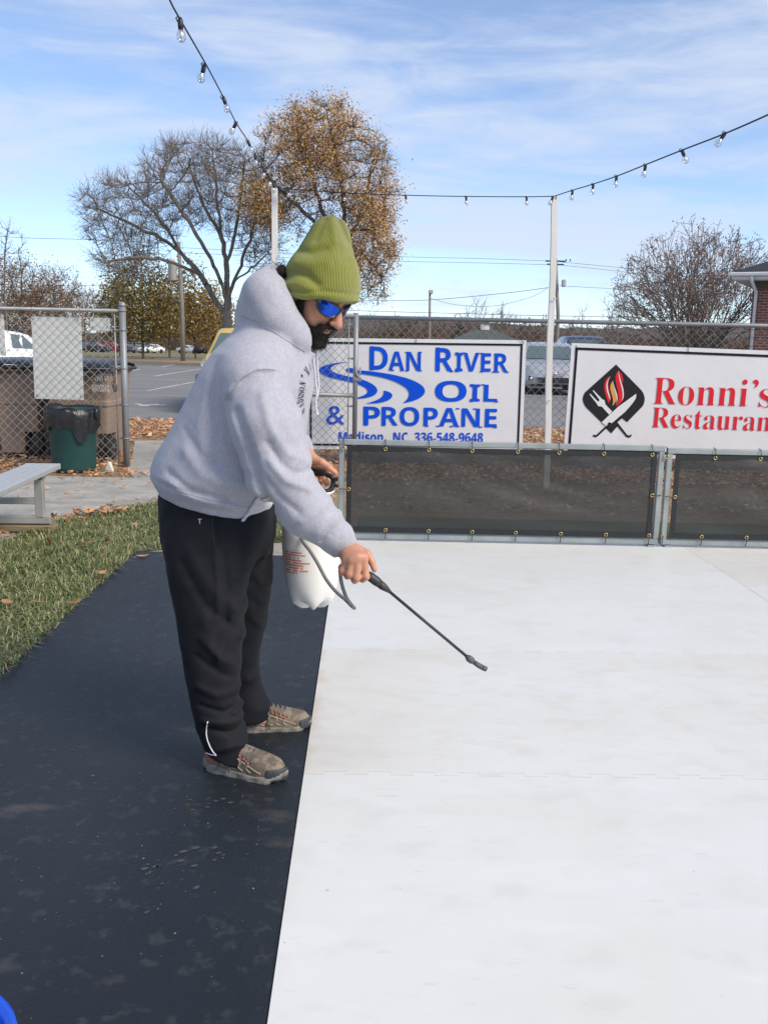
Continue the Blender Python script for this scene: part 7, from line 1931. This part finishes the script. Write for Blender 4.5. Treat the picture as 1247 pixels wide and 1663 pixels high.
# ================================================================== house, shelter, poles, wires
def build_structures():
    # brick house at the right edge
    Y = 26.0; xc = M(1219, 500, Y)[0]; ze = M(1192, 441, Y - .6)[2]
    bk = bpy.data.materials.new('red_brick'); nt, N, L, b = nodes_of(bk); tc = N.new('ShaderNodeTexCoord'); mp = N.new('ShaderNodeMapping'); mp.inputs['Rotation'].default_value = (PI / 2, 0, 0); L.new(tc.outputs['Object'], mp.inputs['Vector'])
    br = N.new('ShaderNodeTexBrick'); br.inputs['Scale'].default_value = 1; br.inputs['Brick Width'].default_value = .21; br.inputs['Row Height'].default_value = .075; br.inputs['Mortar Size'].default_value = .008
    br.inputs['Color1'].default_value = (.27, .085, .055, 1); br.inputs['Color2'].default_value = (.17, .055, .042, 1); br.inputs['Mortar'].default_value = (.34, .30, .27, 1); L.new(mp.outputs['Vector'], br.inputs['Vector'])
    L.new(br.outputs['Color'], b.inputs['Base Color']); b.inputs['Roughness'].default_value = .9
    bp = N.new('ShaderNodeBump'); bp.inputs['Strength'].default_value = .5; bp.inputs['Distance'].default_value = .01; bp.invert = True; L.new(br.outputs['Fac'], bp.inputs['Height']); L.new(bp.outputs['Normal'], b.inputs['Normal'])
    wt = mat('white_trim_paint', (.70, .70, .69), .55, var=.08, vscale=4); sh = mat('dark_shingle', (.035, .038, .045), .9, var=.4, vscale=14, bump=.5, bscale=20, stretch=(1, 1, 4))
    root = empty('brick_house', (xc, Y, 0), math.radians(-28)); tag(root, 'red brick house corner with white gutter and dark hip roof at the right edge', 'house')
    w = MB(); w.box((6.0, 5.0, (ze - .1) / 2), (12, 10, ze - .1)); w.build('wall', bk, root)
    r_ = MB(); ov = .50; z = ze + .02; x0, x1, y0, y1 = -ov, 12 + ov, -ov, 10 + ov; rid = z + 2.2
    r_.add([(x0, y0, z), (x1, y0, z), (x1, y1, z), (x0, y1, z), (4.6, 5, rid), (7.4, 5, rid)], [(0, 1, 5, 4), (1, 2, 5), (2, 3, 4, 5), (3, 0, 4)]); rf = r_.build('roof', sh, root)
    e = MB(); e.box((6, -ov + .015, ze - .09), (12 + 2 * ov, .03, .17)); e.box((-ov + .015, 5, ze - .09), (.03, 10 + 2 * ov - .07, .17)); e.box((6, 5, ze - .185), (12 + 2 * ov - .08, 10 + 2 * ov - .08, .02)); e.build('eaves', wt, rf)
    g = MB(); g.box((6, -ov - .06, ze - .045), (12 + 2 * ov + .1, .11, .10), bevel=.02); g.box((-ov - .06, 5, ze - .045), (.11, 10 + 2 * ov, .10), bevel=.02); g.build('gutter', wt, rf)
    d = MB(); d.tube([(.02, -ov - .06, ze - .10), (.02, -ov - .05, ze - .22), (.10, -.10, ze - .48), (.10, -.055, ze - .62), (.10, -.055, .1)], .042, 8); d.build('downspout', wt, root)
    fb = MB(); fb.box((6, -.012, ze - .30), (12.0, .02, .20)); fb.build('frieze_board', mat('brown_trim', (.10, .07, .055), .8), root)
    # picnic shelter far off
    Y = 85; gx = M(786, 560, Y)[0]; zr = M(787, 527, Y)[2]; ze2 = M(745, 552, Y)[2]; root = empty('shelter', (gx, Y, 0)); tag(root, 'far green roofed shelter with a white cupola beyond the first banner', 'shelter')
    gm = mat('green_roof_metal', (.075, .095, .085), .6, var=.15, vscale=2); m_ = MB(); hw = 2.9
    m_.add([(-hw, -2.4, ze2), (hw, -2.4, ze2), (hw, 2.4, ze2), (-hw, 2.4, ze2), (-.6, 0, zr - .35), (.6, 0, zr - .35)], [(0, 1, 5, 4), (1, 2, 5), (2, 3, 4, 5), (3, 0, 4)]); rf = m_.build('roof', gm, root)
    c = MB(); c.box((0, 0, zr - .20), (.75, .75, .55)); c.build('cupola', wt, rf); c = MB(); c.add([(-.5, -.5, zr + .075), (.5, -.5, zr + .075), (.5, .5, zr + .075), (-.5, .5, zr + .075), (0, 0, zr + .42)], [(0, 1, 4), (1, 2, 4), (2, 3, 4), (3, 0, 4)]); c.build('cupola_roof', gm, rf)
    for sx in (-1, 1):
        for sy in (-1, 1): q = MB(); q.box((sx * 2.4, sy * 2.0, ze2 / 2), (.16, .16, ze2)); q.build('post', wt, root)
    # utility poles
    pm = mat('grey_weathered_pole', (.27, .255, .225), .95, var=.3, vscale=5, bump=.4, bscale=30, stretch=(1, 1, .15)); st = mat('grey_transformer', (.46, .48, .48), .5, var=.1, vscale=3, metal=.2); ins = mat('dark_insulator', (.05, .045, .05), .4)
    def upole(px_b, px_t, y_t, Y, label, r=.15, name='utility_pole'):
        b = M(px_b, 585, Y); t = M(px_t, y_t, Y); root = empty(name, (b[0], Y, 0)); tag(root, label, 'pole')
        m_ = MB(); m_.tube([(0, 0, -.2), (0, 0, t[2] * .5), (t[0] - b[0], 0, t[2])], [r, r * .86, r * .70], 12); m_.build('shaft', pm, root); return root, t, b
    root, t1, b1 = upole(297.5, 290.5, 393, 54, 'grey wooden utility pole with a transformer can beside the bare tree')
    q = MB(); X = -.26 - .16; zc = M(281, 441, 54)[2]; xo = M(281, 441, 54)[0] - b1[0]; q.lathe([(0, -.50), (.22, -.50), (.235, -.47), (.235, .44), (.245, .46), (.20, .52), (0, .54)], (xo, -.1, zc), 20)
    for s_ in (-.1, .02, .12): q.tube([(xo + s_, -.1, zc + .50), (xo + s_, -.1, zc + .68)], .035, 8)
    q.box((xo + .2, -.1, zc + .2), (.25, .1, .06)); q.box((xo + .2, -.1, zc - .2), (.25, .1, .06)); q.build('transformer', st, root)
    q = MB(); q.lathe([(0, 0), (.09, .03), (.10, .10), (.05, .20), (0, .22)], (.18, -.05, M(297, 445, 54)[2]), 12); q.tube([(xo - .1, -.1, zc - .45), (xo + .05, -.12, zc - .72), (0, -.1, zc - .6)], .02, 5); q.build('insulator', ins, root)
    root, t2, b2 = upole(696, 698, 474, 62, 'thin far lamp pole standing beyond the first banner', .10, 'lamp_pole')
    q = MB(); q.box((t2[0] - b2[0] + .06, -.1, t2[2] + .0), (.30, .35, .26), bevel=.05); q.build('floodlight', st, root)
    root, t3, b3 = upole(902, 902, 420, 48, 'far utility pole hidden behind the white pole, arms showing', .11)
    q = MB()
    za = M(895, 424, 48)[2]
    for dz, hw in ((0, .50), (-.16, .42)): q.box((t3[0] - b3[0], 0, za + dz), (hw * 2, .1, .07))
    for x in (-.45, -.25, .25, .45): q.tube([(x, 0, za), (x, 0, za + .12)], .03, 6)
    q.build('cross_arm', ins, root)
    q = MB(); zl = M(906, 460, 48)[2]; q.box((.17, -.15, zl), (.20, .26, .36), bevel=.04); q.box((-.32, -.02, M(890, 466, 48)[2]), (.22, .08, .10)); q.build('floodlight', st, root)
    # wires
    wm = mat('black_wire', (.02, .02, .022), .6)
    def wire(pix, Ya, Yb, label, r=.012):
        n = len(pix); p = [M(a, b_, Ya + (Yb - Ya) * i / (n - 1)) for i, (a, b_) in enumerate(pix)]
        m_ = MB(); m_.tube(catmull(p, 6), r, 5); o = m_.build('overhead_wire', wm); tag(o, label, 'wire')
    wire([(896, 424), (780, 420), (650, 417), (520, 414), (292, 402)], 48, 54, 'upper overhead wire running left from the pole behind the white pole', .009)
    wire([(896, 430), (780, 427), (650, 424.5), (520, 421), (292, 410)], 48, 54, 'second overhead wire running left from the pole behind the white pole', .009)
    wire([(905, 425), (1000, 434), (1080, 442), (1180, 450)], 48, 52, 'upper overhead wire running right towards the big shrub', .009)
    wire([(905, 430), (1000, 440), (1080, 450), (1180, 460)], 48, 52, 'second overhead wire running right towards the big shrub', .009)
    wire([(890, 467), (820, 476), (700, 487), (620, 488), (560, 489)], 48, 66, 'sagging service wire crossing from the far floodlight to the lamp pole', .014)
    wire([(888, 468), (860, 483), (800, 497), (740, 495), (698, 484)], 48, 62, 'drooping service wire between the far floodlight and the lamp pole', .010)
    wire([(560, 504), (700, 508), (900, 513), (1100, 516), (1260, 519)], 60, 60, 'level far wire just above the fence rail', .016)
    wire([(908, 464), (960, 467), (1080, 473), (1200, 478)], 48, 52, 'thin service wire running right from the far floodlight', .009)
    wire([(-20, 383), (60, 387), (140, 389), (292, 396)], 50, 54, 'overhead wire crossing the sky at the left to the utility pole', .012)
    wire([(-20, 473), (70, 475), (180, 483), (292, 492), (420, 500)], 56, 54, 'lower wire crossing the olive trees at the left', .013)
    wire([(-20, 462), (100, 464), (200, 462), (292, 456)], 60, 54, 'thin wire in front of the woodland to the utility pole', .010)
# ================================================================== light
def build_light():
    w = bpy.data.worlds.new('World'); scene.world = w; w.use_nodes = True
    nt = w.node_tree; N, L = nt.nodes, nt.links; bg = N['Background']
    sun_dir = Vector((.62, -.45, .64)).normalized()      # towards the sun: right of and behind the camera
    el = math.asin(sun_dir.z); az = math.atan2(sun_dir.x, sun_dir.y)
    sky = N.new('ShaderNodeTexSky'); sky.sky_type = 'NISHITA'; sky.sun_disc = False
    sky.sun_elevation = el; sky.sun_rotation = az; sky.air_density = .7; sky.dust_density = .2; sky.ozone_density = 3.0
    # thin streaky cloud in front of the sky
    tc = N.new('ShaderNodeTexCoord'); mp = N.new('ShaderNodeMapping'); mp.inputs['Scale'].default_value = (1.0, 1.3, 5.2)
    mp.inputs['Rotation'].default_value = (0, math.radians(-9), 0)
    L.new(tc.outputs['Generated'], mp.inputs['Vector'])
    def noise(scale, det, dist, rough=.55):
        n = N.new('ShaderNodeTexNoise'); n.inputs['Scale'].default_value = scale; n.inputs['Detail'].default_value = det
        n.inputs['Distortion'].default_value = dist; n.inputs['Roughness'].default_value = rough; L.new(mp.outputs['Vector'], n.inputs['Vector']); return n
    a = noise(2.6, 9, .6); b = noise(7.5, 9, .9, .6)
    ad = N.new('ShaderNodeMath'); ad.operation = 'MULTIPLY_ADD'; ad.inputs[1].default_value = .38
    L.new(b.outputs['Fac'], ad.inputs[0]); L.new(a.outputs['Fac'], ad.inputs[2])
    mr = N.new('ShaderNodeMapRange'); mr.interpolation_type = 'SMOOTHSTEP'
    mr.inputs['From Min'].default_value = .54; mr.inputs['From Max'].default_value = .88
    mr.inputs['To Min'].default_value = SKY_LO; mr.inputs['To Max'].default_value = SKY_HI
    L.new(ad.outputs[0], mr.inputs['Value'])
    mx = N.new('ShaderNodeMix'); mx.data_type = 'RGBA'; mx.inputs['B'].default_value = (*SKY_CLOUD, 1)
    L.new(mr.outputs['Result'], mx.inputs['Factor']); L.new(sky.outputs['Color'], mx.inputs['A'])
    L.new(mx.outputs['Result'], bg.inputs['Color']); bg.inputs['Strength'].default_value = .147
    sd = bpy.data.lights.new('sun', 'SUN'); sd.energy = SUN_E; sd.angle = math.radians(SUN_A); sd.color = (1, .87, .70)
    so = bpy.data.objects.new('sun', sd); COL.objects.link(so)
    so.rotation_euler = sun_dir.to_track_quat('Z', 'Y').to_euler(); so.location = (6, -6, 9)
    scene.view_settings.view_transform = 'Standard'; scene.view_settings.look = 'None'
    scene.view_settings.exposure = EXPO; scene.view_settings.gamma = 1
    scene.render.film_transparent = False
    scene.cycles.max_bounces = 6; scene.cycles.transparent_max_bounces = 24
    scene.cycles.use_denoising = True
SKY_LO, SKY_HI, SKY_CLOUD = .15, .86, (3.35, 3.75, 4.55)
SUN_E, SUN_A, EXPO = 2.6, 22, .52
build_light()
build_ground(); build_leaves(); build_rink()
YR = build_fences(); build_banners(YR); build_barriers(); build_festoon()
build_bins(); build_bench(); build_cars(); build_structures(); build_trees()
build_person(); build_sprayer()
